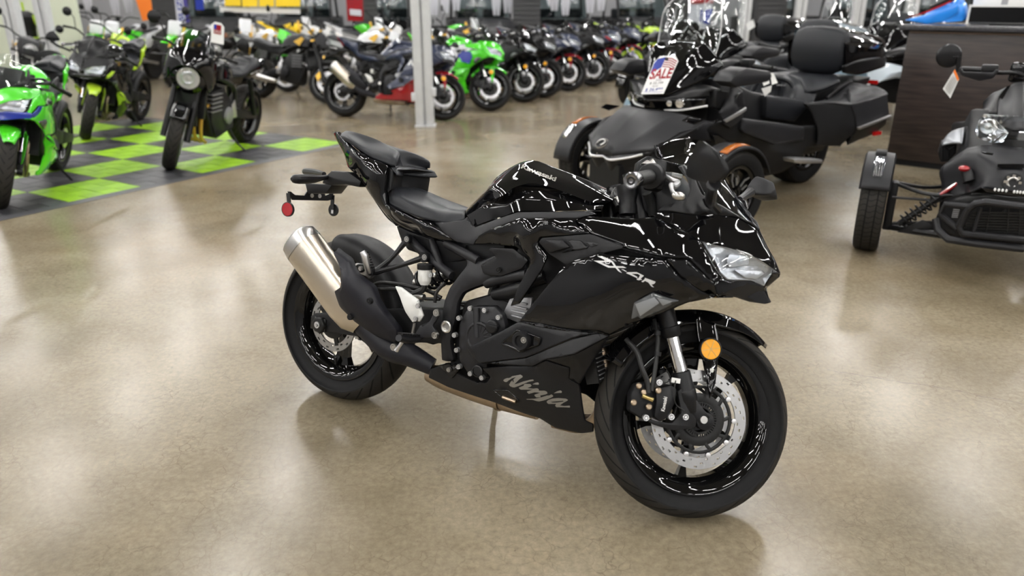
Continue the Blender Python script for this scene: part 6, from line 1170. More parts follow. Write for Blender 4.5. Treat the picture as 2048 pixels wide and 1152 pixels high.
lettering('body_lettering', 'Ninja', (1.00,-.275,.66), (1.26,-.275,.58), (.012,0,.07), 'logo_silver', sb, None, shear=.3, bold=.02)
sg_ = sport((-.34,10.77), -30, 'bright green sport motorcycle with blue and white side patch just right of the white column', scheme('green', vent_band='sport_white', side_shroud='sport_white', nose_chin='green', lower_fairing='green', chevron_upper='green', belly_pan='green', chevron_front='green', windscreen='glass', brake_disc='wheel_silver'), skip=SMALL)
s = Sh(); s.prism([(.98,-.272,.70),(1.05,-.272,.76),(1.18,-.272,.76),(1.22,-.272,.69),(1.18,-.272,.60),(1.06,-.272,.62)], (0,.004,0)); s.obj('blue_patch', 'blue', sg_)
row = [((.16,11.69), 'black sport motorcycle directly behind the green one in the row right of the column', scheme('gloss_black', side_fairing='matte_grey')),
 ((.48,12.25), 'black sport motorcycle with amber reflector, third in the row right of the white column', scheme('satin_black')),
 ((.93,13.15), 'navy sport motorcycle with red front fender, fourth in the row right of the white column', scheme('navy', front_fender='red_paint', fender_stay='red_paint', belly_pan='red_paint', tail_top='sport_white', fairing_wedge='sport_white')),
 ((1.42,13.93), 'black sport motorcycle with pale discs, fifth in the row right of the white column', scheme('matte_black', windscreen='smoke_glass')),
 ((1.82,14.8), 'navy sport motorcycle with red fender, sixth in the row right of the white column', scheme('navy', front_fender='red_paint', fender_stay='red_paint', fairing_wedge='red_paint')),
 ((2.39,15.9), 'navy sport motorcycle with lime wheel tape, next to last in the row', scheme('navy', front_fender='red_paint', fairing_shoulder='navy', side_fairing='matte_black', front_wheel='lime', chevron_front='lime')),
 ((2.95,16.6), 'lime yellow sport motorcycle closing the far end of the row', scheme('lime', side_fairing='gloss_black', belly_pan='gloss_black', lower_fairing='gloss_black'))]
for f_, lb, pt in row:
    pt['brake_disc'] = 'wheel_silver'; sport(f_, -30, lb, pt, group=G8, steer=.45)

# ---------------------------------------------------------------- naked motorcycles
def naked(label, x, y, h, tank='gloss_black', seat='seat_vinyl', lean=.18, retro=False, frame='plastic', cowl=None, accent=None, exh='steel', steer=.45):
    B = empty('motorcycle', bike_mtx(x, y, radians(h), lean), label, 'motorcycle')
    wf, wr = (1.42,0,.30), (0,0,.312)
    for nm, c, R, w, rr in (('front_wheel', wf, .30, .12, .222), ('rear_wheel', wr, .312, .17, .222)):
        s = rim_shape(rr, w*.85, 40); spokes(s, rr, 5, w1=.02, w0=.03, fork=.15); s.lathe([(.02,-.05),(.045,-.05),(.045,.05),(.02,.05)], n=16); wv = s.obj(nm, 'rim_black' if not accent else accent, B, mtx=Matrix.Translation(c)); tire_mesh('tire', R, w, rr, n=48, parent=wv)
        for sg in ((-1,1) if nm[0] == 'f' else (-1,)): disc_shape(.15 if nm[0] == 'f' else .11, .10 if nm[0] == 'f' else .075, .005, 2, 48, y=.065*sg).obj('brake_disc', 'wheel_silver', wv)
    d = Vector((-sin(RAKE),0,cos(RAKE))); a = Vector((1.42-.035,0,.30))
    for sg in (-1, 1):
        s = Sh(); s.tube([a+Vector((0,.1*sg,0))-d*.02, a+Vector((0,.1*sg,0))+d*.30], [.03,.026], 12); s.tube([a+Vector((0,.1*sg,0))+d*.3, a+Vector((0,.1*sg,0))+d*.68], .024, 12); fk = s.obj('fork_leg', accent or 'satin_black', B)
        s = Sh(); s.prism([(1.30,.085*sg,.28),(1.36,.085*sg,.40),(1.31,.085*sg,.44),(1.25,.085*sg,.36)], (0,.035*sg,0)); s.obj('brake_caliper', 'hub_black', B, bevel=.006)
    s = Sh(); s.box(a+d*.62, (.06,.26,.03), Matrix.Rotation(-RAKE,3,'Y')); s.obj('triple_clamp', 'satin_black', B, bevel=.005)
    surf('front_fender', [[(1.42+.325*cos(t),0,.30+.325*sin(t)),(1.42+.32*cos(t),-.05,.30+.32*sin(t)),(1.42+.29*cos(t),-.075,.30+.29*sin(t))] for t in np.linspace(radians(48),radians(135),9)], cowl or 'gloss_black', B, 16, 8, thick=.003)
    surf('fuel_tank', [[(.52,0,.84),(.52,-.07,.82),(.53,-.10,.76)],[(.62,0,.94),(.62,-.12,.90),(.60,-.15,.78)],[(.78,0,1.0),(.80,-.14,.95),(.78,-.17,.80)],[(.95,0,.98),(.97,-.12,.93),(.97,-.16,.80)],[(1.08,0,.92),(1.08,-.06,.88),(1.07,-.09,.80)]], tank, B, 22, 12)
    surf('seat', [[(-.16,0,.90),(-.16,-.06,.89),(-.15,-.08,.86)],[(-.05,0,.92),(-.05,-.09,.90),(-.05,-.12,.84)],[(.15,0,.88),(.15,-.10,.86),(.15,-.13,.81)],[(.35,0,.83),(.35,-.12,.81),(.35,-.14,.77)],[(.56,0,.84),(.56,-.08,.82),(.56,-.10,.78)]], seat, B, 24, 10, thick=.02)
    s = Sh(); s.prism([(.56,-.09,.80),(-.15,-.07,.86),(-.22,-.05,.90),(-.10,-.07,.76),(.30,-.09,.68),(.56,-.10,.68)], (0,.18,0)); s.obj('tail_cowl', tank if not retro else 'gloss_black', B, bevel=.015)
    s = Sh(); s.prism([(.52,-.13,.28),(.58,-.14,.55),(.74,-.14,.70),(1.0,-.13,.68),(1.0,-.13,.40),(.9,-.12,.22)], (0,.27,0)); s.obj('engine_block', 'hub_black', B, bevel=.02)
    for sg in (-1, 1): s = Sh(); s.lathe([(.085,0),(.08,.02),(.05,.03),(0,.032)], (.66,.14*sg,.42), (0,sg,0), 24); s.obj('engine_cover', 'matte_grey' if not retro else 'cast', B)
    for k in range(5): s = Sh(); s.box((.92,0,.50+k*.04), (.20,.32,.008)); s.obj('cooling_fin', 'cast', B)
    for sg in (-1, 1):
        s = Sh(); s.tube([(1.08,.06*sg,.86),(.80,.15*sg,.78),(.55,.14*sg,.66),(.50,.12*sg,.40)], .022, 10, smooth=14); s.tube([(1.08,.06*sg,.80),(1.06,.12*sg,.50),(.95,.12*sg,.26)], .016, 8, smooth=8); tag(s.obj('frame_tube', frame, B), kind='stuff')
    s = Sh(); s.beam((-.04,-.11,.312),(.52,-.10,.42),.03,.06,w2=.05,h2=.10); s.beam((-.04,.11,.312),(.52,.10,.42),.03,.06,w2=.05,h2=.10); s.beam((.42,-.12,.40),(.42,.12,.40),.12,.10); s.obj('swingarm', 'hub_black' if retro else 'satin_black', B, bevel=.005)
    for sg in (-1, 1) if retro else (0,): s = Sh(); s.tube([(.05,.13*sg,.34),(.16,.12*sg,.72)], .028 if retro else .035, 12); s.obj('shock_absorber', 'satin_black', B)
    s = Sh(); s.tube([(.45,-.12,.27),(.15,-.17,.31),(-.25,-.18,.42)], [.035,.05,.055], 16, smooth=10); s.obj('muffler', exh, B)
    for k, yy in enumerate((-.105,-.035,.035,.105)): s = Sh(); s.tube([(1.0,yy,.56),(1.10,yy,.52),(1.13,yy,.40),(1.10,yy*.9,.26),(.98,yy*.7,.19)], .017, 10, smooth=14); s.obj('header_pipe', exh if not retro else 'gold', B)
    s = Sh(); s.box((1.13,0,.60), (.03,.30,.30), Matrix.Rotation(-.2,3,'Y')); s.obj('radiator', 'hub_black', B)
    s = Sh(); s.tube([(1.02,-.37,1.04),(1.05,-.22,1.05),(1.10,-.1,.99),(1.10,.1,.99),(1.05,.22,1.05),(1.02,.37,1.04)], [.017,.012,.011,.011,.012,.017], 10, smooth=26); s.obj('handlebar', 'satin_black', B)
    for sg in (-1, 1):
        s = Sh(); s.tube([(1.08,.24*sg,1.05),(1.12,.30*sg,1.18),(1.10,.34*sg,1.22)], .006, 6); s.obj('mirror_stalk', 'satin_black', B)
        s = Sh(); s.lathe([(.05,0),(.056,.006),(.045,.016),(0,.022)], (1.08,.38*sg,1.23), (1,0,.1), 20); s.obj('mirror', 'satin_black', B)
        s = Sh(); s.tube([(1.26,.12*sg,.80),(1.24,.20*sg,.80)], [.008,.02], 10); s.obj('turn_signal', 'plastic', B)
    s = Sh(); s.lathe([(0,-.10),(.06,-.09),(.095,-.04),(.102,.0),(.102,.012),(.096,.010)], (1.32,0,.84), (1,0,-.1), 32, cap=False); hl_ = s.obj('headlight', 'gloss_black', B)
    s = Sh(); s.lathe([(.094,.006),(.06,.026),(0,.034)], (1.32,0,.84), (1,0,-.1), 32); s.obj('headlight_lens', 'lens', hl_); s = Sh(); s.lathe([(.10,.010),(.094,.012),(.07,.008),(.05,.016),(.03,.008),(0,.014)], (1.32,0,.84), (1,0,-.1), 14); s.obj('headlight_reflector', 'lamp_bright', hl_, sharp=5)
    if retro:
        surf('bikini_cowl', [[(1.40,0,.955),(1.38,-.07,.94),(1.33,-.13,.88),(1.26,-.19,.74)],[(1.36,0,1.03),(1.34,-.11,1.01),(1.26,-.19,.93),(1.20,-.22,.80)],[(1.28,0,1.11),(1.26,-.13,1.08),(1.19,-.20,1.01),(1.12,-.22,.92)]], 'gloss_black', B, 14, 20, thick=.004)
        s = Sh(); s.lathe([(.105,.02),(.15,-.02),(.16,-.12),(.10,-.16),(.09,-.15),(.10,.01)], (1.32,0,.84), (1,0,-.1), 28, closed=True); s.obj('headlight_nacelle', 'gloss_black', B)
        s = Sh(); s.box((1.20,0,.55), (.05,.20,.34)); s.obj('oil_cooler', 'hub_black', B, bevel=.01)
        surf('fly_screen', [[(1.35,0,1.04),(1.33,-.11,1.02),(1.26,-.18,.95)],[(1.22,0,1.17),(1.20,-.11,1.15),(1.15,-.17,1.09)],[(1.12,0,1.24),(1.10,-.08,1.23),(1.06,-.12,1.19)]], 'smoke_glass', B, 12, 12, thick=.003)
        for k in range(5): s = Sh(); s.box((.02+k*.12,0,.915-k*.022), (.02,.20,.010)); s.obj('seat_stitch', 'matte_grey', B)
        s = Sh(); s.tube([(-.1,.14,.80),(.1,.15,.80),(.2,.14,.78)], .008, 8); s.obj('grab_bar', 'chrome', B)
    elif cowl:
        s = Sh(); s.prism([(1.36,-.10,.78),(1.30,-.11,.98),(1.18,-.12,1.0),(1.16,-.13,.86),(1.26,-.12,.76)], (0,.22,0)); s.obj('head_cowl', cowl, B, bevel=.02)
    s = Sh(); s.tube([(.60,.13,.27),(.57,.20,.14),(.55,.28,.07)], [.012,.010,.010], 8); s.obj('side_stand', 'satin_black', B)
    s = Sh(); s.prism([(.48,.14,.38),(.56,.14,.38),(.60,.14,.52),(.54,.14,.56)], (0,.01,0)); mir(s.obj('heel_guard', 'alu', B, bevel=.003))
    o_ = Vector((W+.137,0,0)); SM = Matrix.Translation(o_)@Matrix.Rotation(steer, 4, Vector((-sin(RAKE),0,cos(RAKE))))@Matrix.Translation(-o_)
    for ch in B.children:
        if ch.name.split('.')[0] in ('front_wheel','fork_leg','brake_caliper','triple_clamp','front_fender','handlebar','mirror_stalk','mirror','headlight','bikini_cowl','fly_screen','head_cowl','turn_signal','headlight_nacelle'): ch.matrix_basis = SM@ch.matrix_basis
    return B
rt = naked('black retro motorcycle with round headlight and small cowl standing on the green mat', -2.96, 8.3, -97, retro=True, exh='copper')
RM = rt.matrix_world
s = Sh(); s.prism([(1.10,.20,1.12),(1.10,.20,1.27),(1.10,.23,1.30),(1.10,.29,1.30),(1.10,.32,1.27),(1.10,.32,1.12)], (.002,0,0)); t2 = s.obj('sale_tag', 'white'); t2.matrix_world = RM@Matrix.Translation((.03,-.02,.04)); tag(t2, 'small white sale tag with flag print on the black retro motorcycle', 'tag')
s = Sh(); s.add([(1.104,.225,1.20),(1.104,.295,1.20),(1.104,.295,1.28),(1.104,.225,1.28)], [(0,1,2,3)]); s.obj('red_print', 'red_paint', t2); s = Sh(); s.add([(1.105,.225,1.24),(1.105,.25,1.24),(1.105,.25,1.28),(1.105,.225,1.28)], [(0,1,2,3)]); s.obj('blue_print', 'blue', t2)
lettering('tag_lettering', 'SALE', (1.106,.23,1.21), (1.106,.29,1.21), (0,0,.025), 'white', t2, None)
nk = naked('black and gold naked motorcycle with white tail facing right behind the blue one', -4.0, 12.3, -31, tank='matte_grey', cowl='matte_grey', frame='plastic', exh='steel')
for ch in nk.children:
    if ch.name.split('.')[0] in ('triple_clamp','brake_caliper'): rebind(ch, 'gold')
s = Sh(); s.prism([(.98,-.172,.80),(1.06,-.165,.90),(1.02,-.17,.93),(.86,-.175,.86)], (0,.004,0)); s.obj('gold_panel', 'gold', nk)
for x, y, h, tk, ac, cw, lb in ((-3.05,13.25,-31,'sport_white',None,'sport_white','white naked motorcycle behind the dark blue sport motorcycle'), (-2.2,14.2,-31,'sport_white',None,'silver_paint','white and silver naked motorcycle just left of the white column, far row'),
   (-4.75,11.5,-62,'satin_black',None,None,'plain dark naked motorcycle behind the lime and black sport motorcycle'), (-6.7,12.9,-60,'matte_grey',None,'lime','dark naked motorcycle with lime nose cowl among the crowd at upper left'),
   (-4.9,14.0,-40,'sport_white','wheel_silver','green','white-tanked naked motorcycle with green cowl behind the retro motorcycle'), (-9.2,12.4,-60,'satin_black','wheel_silver',None,'dark naked motorcycle with silver wheels far left in the crowd'),
   (-2.6,15.2,-31,'satin_black',None,'matte_black','dark naked motorcycle seen over the green sport motorcycle'), (-1.7,15.95,-31,'matte_grey','wheel_silver','gloss_black','grey naked motorcycle with silver wheels behind the row of sport motorcycles'),
   (-4.6,15.9,-40,'silver_paint',None,'silver_paint','silver naked motorcycle in the third row before the charcoal slat wall')):
    r = clone(nk, bike_mtx(x, y, radians(h), .18), lb, 'motorcycle', None, {k: v for k, v in dict(fuel_tank=tk, tail_cowl=tk, head_cowl=cw or 'satin_black', front_fender=cw or 'gloss_black', front_wheel=ac or 'rim_black', rear_wheel=ac or 'rim_black', fork_leg=ac or 'satin_black').items()})
for k, (x, y, h, tk) in enumerate(((-6.1,11.3,-65,'satin_black'),(-7.3,11.8,-65,'matte_grey'),(-3.4,16.1,-31,'silver_paint'),(-10.3,13.0,-70,'satin_black'),(-9.3,17.4,-60,'matte_grey'),(-11.2,15.6,-70,'silver_paint'))):
    clone(nk, bike_mtx(x, y, radians(h), .18), 'dark-framed naked motorcycle among the tightly packed far rows under the banners', 'motorcycle', 'far packed motorcycles', dict(fuel_tank=tk, tail_cowl=tk, head_cowl=tk, front_fender=tk, front_wheel='rim_black', rear_wheel='rim_black', fork_leg='steel' if k % 2 else 'satin_black'))
# ---------------------------------------------------------------- dirt bikes
def dirt(label, x, y, h, col='green', fresh=None):
    B = empty('dirt_bike', bike_mtx(x, y, radians(h), .12), label, 'dirt bike')
    for nm, c, R, w in (('front_wheel', (1.48,0,.34), .34, .08), ('rear_wheel', (0,0,.32), .32, .11)):
        s = Sh(); s.lathe([(R-.07,-w*.3),(R-.055,-w*.3),(R-.055,w*.3),(R-.07,w*.3)], n=36, closed=True)
        for k in range(16): a = 2*pi*k/16; s.tube([(.03*cos(a),.02,.03*sin(a)), ((R-.06)*cos(a+.1),0,(R-.06)*sin(a+.1))], .002, 4)
        s.lathe([(.03,-.05),(.03,.05)], n=12); wv = s.obj(nm, 'wheel_silver', B, mtx=Matrix.Translation(c))
        t = Sh(); t.lathe([(R-.06,-w*.4),(R-.03,-w*.5),(R,-w*.35),(R,w*.35),(R-.03,w*.5),(R-.06,w*.4)], n=40)
        for k in range(30):
            a = 2*pi*k/30; t.box(((R+.006)*cos(a), (w*.22)*(1 if k % 2 else -1), (R+.006)*sin(a)), (.02,w*.3,.02), Matrix.Rotation(-a,3,'Y'))
        t.obj('tire', 'matte_black', wv)
    d = Vector((-sin(.46),0,cos(.46)))
    for sg in (-1, 1): s = Sh(); s.tube([(1.46,.1*sg,.34), Vector((1.46,.1*sg,.34))+d*.75], [.028,.024], 10); s.obj('fork_leg', 'gold', B); s = Sh(); s.prism([(1.44,.13*sg,.36),(1.38,.13*sg,.62),(1.32,.13*sg,.60),(1.38,.13*sg,.34)], (0,.012*sg,0)); s.obj('fork_guard', col, B)
    s = Sh(); s.prism([(1.28,-.07,.80),(1.45,-.07,.84),(1.78,-.05,.76),(1.80,-.05,.78),(1.45,-.07,.88),(1.26,-.07,.86)], (0,.13,0)); s.obj('front_fender', col, B, bevel=.01)
    s = Sh(); s.prism([(1.36,-.11,.88),(1.28,-.12,1.10),(1.24,-.10,1.12),(1.28,-.10,.88)], (0,.22,0)); s.obj('number_plate', 'sport_white', B, bevel=.015)
    s = Sh(); s.prism([(1.10,-.15,.62),(1.16,-.16,.85),(.95,-.14,.98),(.62,-.10,.92),(.85,-.12,.80),(.98,-.14,.62)], (0,.31,0)); s.obj('tank_shroud', col, B, bevel=.02)
    s = Sh(); s.prism([(.95,-.06,.97),(.70,-.08,.94),(.10,-.07,.94),(-.12,-.05,.98),(-.10,-.05,.93),(.40,-.07,.88),(.85,-.06,.88)], (0,.14,0)); s.obj('seat', 'seat_vinyl', B, bevel=.02)
    s = Sh(); s.prism([(.30,-.08,.86),(.0,-.07,.92),(-.35,-.05,1.0),(-.36,-.05,.98),(.0,-.07,.86),(.15,-.09,.62),(.35,-.09,.62)], (0,.15,0)); s.obj('rear_fender', 'sport_white' if col == 'green' else col, B, bevel=.01)
    s = Sh(); s.prism([(.55,-.10,.32),(.55,-.11,.60),(.90,-.10,.78),(1.02,-.10,.60),(.95,-.10,.32)], (0,.21,0)); s.obj('engine_block', 'hub_black', B, bevel=.02)
    s = Sh(); s.tube([(1.15,0,.92),(1.10,0,.60),(.95,0,.28),(.55,0,.28),(.5,0,.6),(.55,0,.88)], .025, 8); s.obj('frame', 'satin_black', B)
    s = Sh(); s.beam((0,-.10,.32),(.55,-.08,.42),.03,.05); s.beam((0,.10,.32),(.55,.08,.42),.03,.05); s.beam((.45,-.1,.4),(.45,.1,.4),.1,.07); s.obj('swingarm', 'alu', B)
    s = Sh(); s.tube([(1.08,-.40,1.20),(1.10,-.2,1.20),(1.16,-.08,1.10),(1.16,.08,1.10),(1.10,.2,1.20),(1.08,.40,1.20)], .012, 8, smooth=20); s.obj('handlebar', 'satin_black', B)
    s = Sh(); s.tube([(.60,-.13,.62),(.2,-.13,.72),(-.15,-.12,.80)], [.02,.045,.045], 12); s.obj('muffler', 'steel', B)
    return B
d0 = dirt('green and white dirt bike behind the green sport motorcycle at upper left', -7.75, 15.9, -90)
dr = clone(d0, bike_mtx(-7.0, 15.2, radians(-95), .12), 'second green dirt bike from the left with white number plate', 'dirt bike')
for x, y, h, c, lb in ((-6.1,15.4,-90,'green','green dirt bike standing just left of the orange banner'), (-5.6,16.6,-75,'sport_white','white-bodied dirt bike seen over the black retro motorcycle'), (-3.9,17.3,-35,'green','green dirt bike below the yellow banners'),
    (-5.6,18.0,-35,'yellow','yellow dirt bike below the yellow banners at left'), (-1.9,17.2,-35,'green','green dirt bike beside the red poster, right of the yellow banners')):
    clone(d0, bike_mtx(x, y, radians(h), .12), lb, 'dirt bike', None, dict(front_fender=c, tank_shroud=c, fork_guard=c, rear_fender='sport_white' if c == 'green' else c))

# ---------------------------------------------------------------- side-by-side utility vehicles along the back wall
def utv(label, x, y, h, col):
    B = empty('utility_vehicle', Matrix.Translation((x,y,0))@Matrix.Rotation(radians(h),4,'Z'), label, 'utility vehicle')
    for fx in (-.95, .95):
        for sg in (-1, 1):
            s = rim_shape(.18, .2, 24); spokes(s, .18, 6, y=.06*sg, r0=.02); s.lathe([(.0,-.02),(.05,-.02),(.05,.05),(0,.05)], n=12); wv = s.obj('wheel', 'hub_black', B, mtx=Matrix.Translation((fx,.68*sg,.34))); tire_mesh('tire', .34, .25, .18, n=36, m='car_tire', parent=wv, square=True)
    s = Sh(); s.prism([(1.42,-.60,.45),(1.45,-.60,.75),(1.15,-.62,.98),(.62,-.66,1.08),(.55,-.66,.40),(1.3,-.60,.35)], (0,1.25,0)); s.obj('hood', col, B, bevel=.05)
    s = Sh(); s.prism([(.60,-.70,.38),(.60,-.72,1.02),(-.45,-.72,1.02),(-.50,-.70,.38)], (0,1.42,0)); s.obj('cabin', 'plastic', B, bevel=.03)
    for sg in (-1, 1): s = Sh(); s.prism([(.55,.715*sg,.42),(.56,.72*sg,.98),(-.42,.72*sg,.98),(-.46,.715*sg,.42)], (0,.02*sg,0)); s.obj('door', col, B, bevel=.01)
    s = Sh(); s.prism([(-.50,-.66,.60),(-.50,-.68,1.05),(-1.40,-.68,1.05),(-1.42,-.66,.62)], (0,1.34,0)); s.obj('cargo_bed', 'plastic', B, bevel=.03)
    for sg in (-1, 1):
        for P in ([(.62,.62*sg,1.05),(.25,.58*sg,1.88)], [(-.45,.64*sg,1.02),(-.42,.58*sg,1.88)], [(.25,.58*sg,1.88),(-.42,.58*sg,1.88)]): s = Sh(); s.tube(P, .03, 10); s.obj('cage_post', 'satin_black', B)
    s = Sh(); s.box((-.08,0,1.92), (.85,1.3,.05)); s.obj('roof', 'plastic', B, bevel=.02)
    s = Sh(); s.add([(.61,-.58,1.07),(.61,.58,1.07),(.27,.54,1.86),(.27,-.54,1.86)], [(0,1,2,3)]); s.obj('windshield', 'window_glass', B, thick=.01)
    for sg in (-1, 1): s = Sh(); s.prism([(1.44,.32*sg,.62),(1.44,.55*sg,.66),(1.42,.55*sg,.76),(1.42,.32*sg,.74)], (.02,0,0)); s.obj('headlight', 'chrome', B)
    s = Sh(); s.tube([(1.50,-.5,.42),(1.56,-.4,.60),(1.56,.4,.60),(1.50,.5,.42)], .025, 8); s.obj('bumper', 'satin_black', B)
    for sg in (-1, 1): s = Sh(); s.box((-.1,.32*sg,.95), (.15,.48,.6)); s.obj('seat', 'seat_vinyl', B, bevel=.05)
    return B
u0 = utv('dark utility vehicle with windshield behind the green sport motorcycle', -.75, 18.7, -80, 'matte_grey')
for x, h, c, lb in ((1.15,-85,'gloss_black','black utility vehicle behind the middle of the motorcycle row'), (3.0,-78,'matte_grey','grey utility vehicle left of the charcoal slat wall behind the tall windscreen'), (-3.1,-88,'gloss_black','black utility vehicle behind the red poster'), (-5.0,-85,'matte_black','matte black utility vehicle behind the yellow banners'),
    (6.4,-92,'matte_grey','dark grey utility vehicle right of the narrow slat wall'), (8.4,-92,'gloss_black','black utility vehicle behind the gap between backrest and counter'), (10.4,-95,'navy','dark blue utility vehicle behind the counter monitor'), (12.4,-98,'matte_grey','grey utility vehicle farthest right behind the counter'), (-7.2,-80,'matte_black','dark utility vehicle behind the orange banner')):
    clone(u0, Matrix.Translation((x,19.7,0))@Matrix.Rotation(radians(h),4,'Z'), lb, 'utility vehicle', None, dict(hood=c, door=c))

# ---------------------------------------------------------------- slat walls, posters, banners
def slat_wall(n, x0, x1, y, label):
    B = empty('slat_wall', Matrix.Translation((0,0,0)), label, 'display wall')
    s = Sh(); s.box(((x0+x1)/2,y+.1,1.25), (x1-x0,.14,2.5)); s.obj('backing', 'slat', B)
    for k in range(25): s = Sh(); s.box(((x0+x1)/2,y,.08+k*.1), (x1-x0,.05,.085)); s.obj('slat', 'slat', B)
slat_wall(1, -8.0, -7.25, 17.6, 'charcoal slat wall between the orange and purple banners'); slat_wall(2, -3.45, -2.95, 17.5, 'charcoal slat wall right of the red poster'); slat_wall(3, .02, .62, 17.6, 'charcoal slat wall behind the middle of the motorcycle row')
slat_wall(4, 3.35, 4.15, 17.2, 'charcoal slat wall seen through the tall clear windscreen'); slat_wall(5, 5.3, 5.95, 17.4, 'narrow charcoal slat wall between the grey pillars at right')
def banner(P, m, label, name='banner', cat='banner', text=None, tm='white', y=None, vertical=True):
    s = Sh(); s.prism(P, (0,.012,0)); o = s.obj(name, m, None); tag(o, label, cat)
    if text:
        c = sum((Vector(p) for p in P), Vector())/len(P); hgt = max(p[2] for p in P)-min(p[2] for p in P); wd_ = max(p[0] for p in P)-min(p[0] for p in P); z0 = min(p[2] for p in P)
        if vertical: lettering('lettering', text, (c.x+wd_*.28,P[0][1]-.004,z0+.04*hgt), (c.x+wd_*.28,P[0][1]-.004,z0+.94*hgt), (-wd_*.55,0,0), tm, o, None, bold=.02)
        else: lettering('lettering', text, (c.x-wd_*.42,P[0][1]-.004,c.z-hgt*.15), (c.x+wd_*.42,P[0][1]-.004,c.z-hgt*.15), (0,0,hgt*.35), tm, o, None, bold=.02)
    return o
def rect(x0, x1, z0, z1, y): return [(x0,y,z0),(x1,y,z0),(x1,y,z1),(x0,y,z1)]
# placed just in front of the wall fixtures
M['banner_white'] = mat('banner_white', (.55,.55,.60), .6); M['purple'] = mat('purple', (.05,.04,.22), .6)
banner([(-7.036,15.2,1.077),(-6.83,15.2,1.113),(-6.803,15.2,1.713),(-7.14,15.2,1.713)], 'orange', 'orange banner leaning beside the charcoal slat wall')
bb = banner([(-6.511,15.5,1.033),(-6.336,15.5,1.033),(-6.33,15.5,1.806),(-6.473,15.5,1.806)], 'banner_white', 'narrow white and purple vertical banner with blue letters', text='SUZUKI', tm='blue')
s = Sh(); s.prism([(-6.332,15.49,1.033),(-6.252,15.49,1.051),(-6.25,15.49,1.806),(-6.326,15.49,1.806)], (0,.012,0)); s.obj('purple_edge', 'purple', bb)
banner([(-6.106,15.5,1.27),(-5.952,15.5,1.27),(-5.93,15.5,1.806),(-6.083,15.5,1.806)], 'blue', 'plain deep blue vertical banner right of the purple one')
for P, lb in (([(-5.643,15.8,1.34),(-5.338,15.8,1.34),(-5.3,15.8,1.632),(-5.603,15.8,1.632)],'leftmost of the four yellow hanging banners'),([(-5.31,15.8,1.33),(-5.005,15.8,1.33),(-4.969,15.8,1.632),(-5.271,15.8,1.632)],'second from left of the four yellow hanging banners'),([(-4.976,15.8,1.33),(-4.681,15.8,1.33),(-4.646,15.8,1.632),(-4.939,15.8,1.632)],'third from left of the four yellow hanging banners'),([(-4.651,15.8,1.33),(-4.169,15.8,1.33),(-4.139,15.8,1.632),(-4.617,15.8,1.632)],'rightmost and widest of the four yellow hanging banners')):
    banner(P, 'yellow', lb)
banner([(-5.793,15.9,1.227),(-4.21,15.9,1.19),(-4.2,15.9,1.283),(-5.78,15.9,1.32)], 'white', 'long white shelf strip below the yellow banners', name='shelf_strip', cat='shelf')
o = banner([(-3.297,16,1.056),(-2.977,16,1.056),(-2.949,16,1.726),(-3.294,16,1.726)], 'red_paint', 'red poster with pale print hanging on the slat wall', name='poster', cat='poster')
s = Sh(); s.prism([(-3.235,15.98,1.17),(-3.006,15.98,1.151),(-3.008,15.98,1.263),(-3.236,15.98,1.282)], (0,.005,0)); s.obj('pale_print', 'banner_white', o)
o = banner([(3.646,16.4,0.694),(4.002,16.4,0.871),(4.134,16.4,1.638),(3.587,16.4,1.638)], 'banner_white', 'red white and blue poster seen through the tall clear windscreen', name='poster', cat='poster')
s = Sh(); s.prism([(3.86,16.38,1.027),(4.05,16.38,0.969),(4.103,16.38,1.277),(3.859,16.38,1.258)], (0,.005,0)); s.obj('blue_print', 'blue', o)
s = Sh(); s.prism([(3.625,16.38,1.373),(4.092,16.38,1.392),(4.097,16.38,1.544),(3.611,16.38,1.544)], (0,.005,0)); s.obj('red_print', 'red_paint', o)
# pale garments hung on the wall
gm = None
for k, xx in enumerate((-1.75,-1.5,-1.25,-.35,-.1,.95,1.2,1.75,2.0,-8.9,-8.6,-9.5)):
    x_ = xx; z_ = 1.12+.05*(k % 3)
    if gm is None:
        s = Sh(); s.prism([(-.10,0,.6),(.10,0,.6),(.10,0,.25),(.07,0,0),(.01,0,0),(0,0,.22),(-.01,0,0),(-.07,0,0),(-.10,0,.25)], (0,.03,0)); gm = s.obj('riding_pants', 'banner_white', None, bevel=.008); gm.location = (x_,18.0,z_); tag(gm, 'pale grey riding pants hanging above the utility vehicles', 'pants', 'riding pants on the back wall')
    else: c = gm.copy(); COL.objects.link(c); c.location = (x_,18.0,z_)

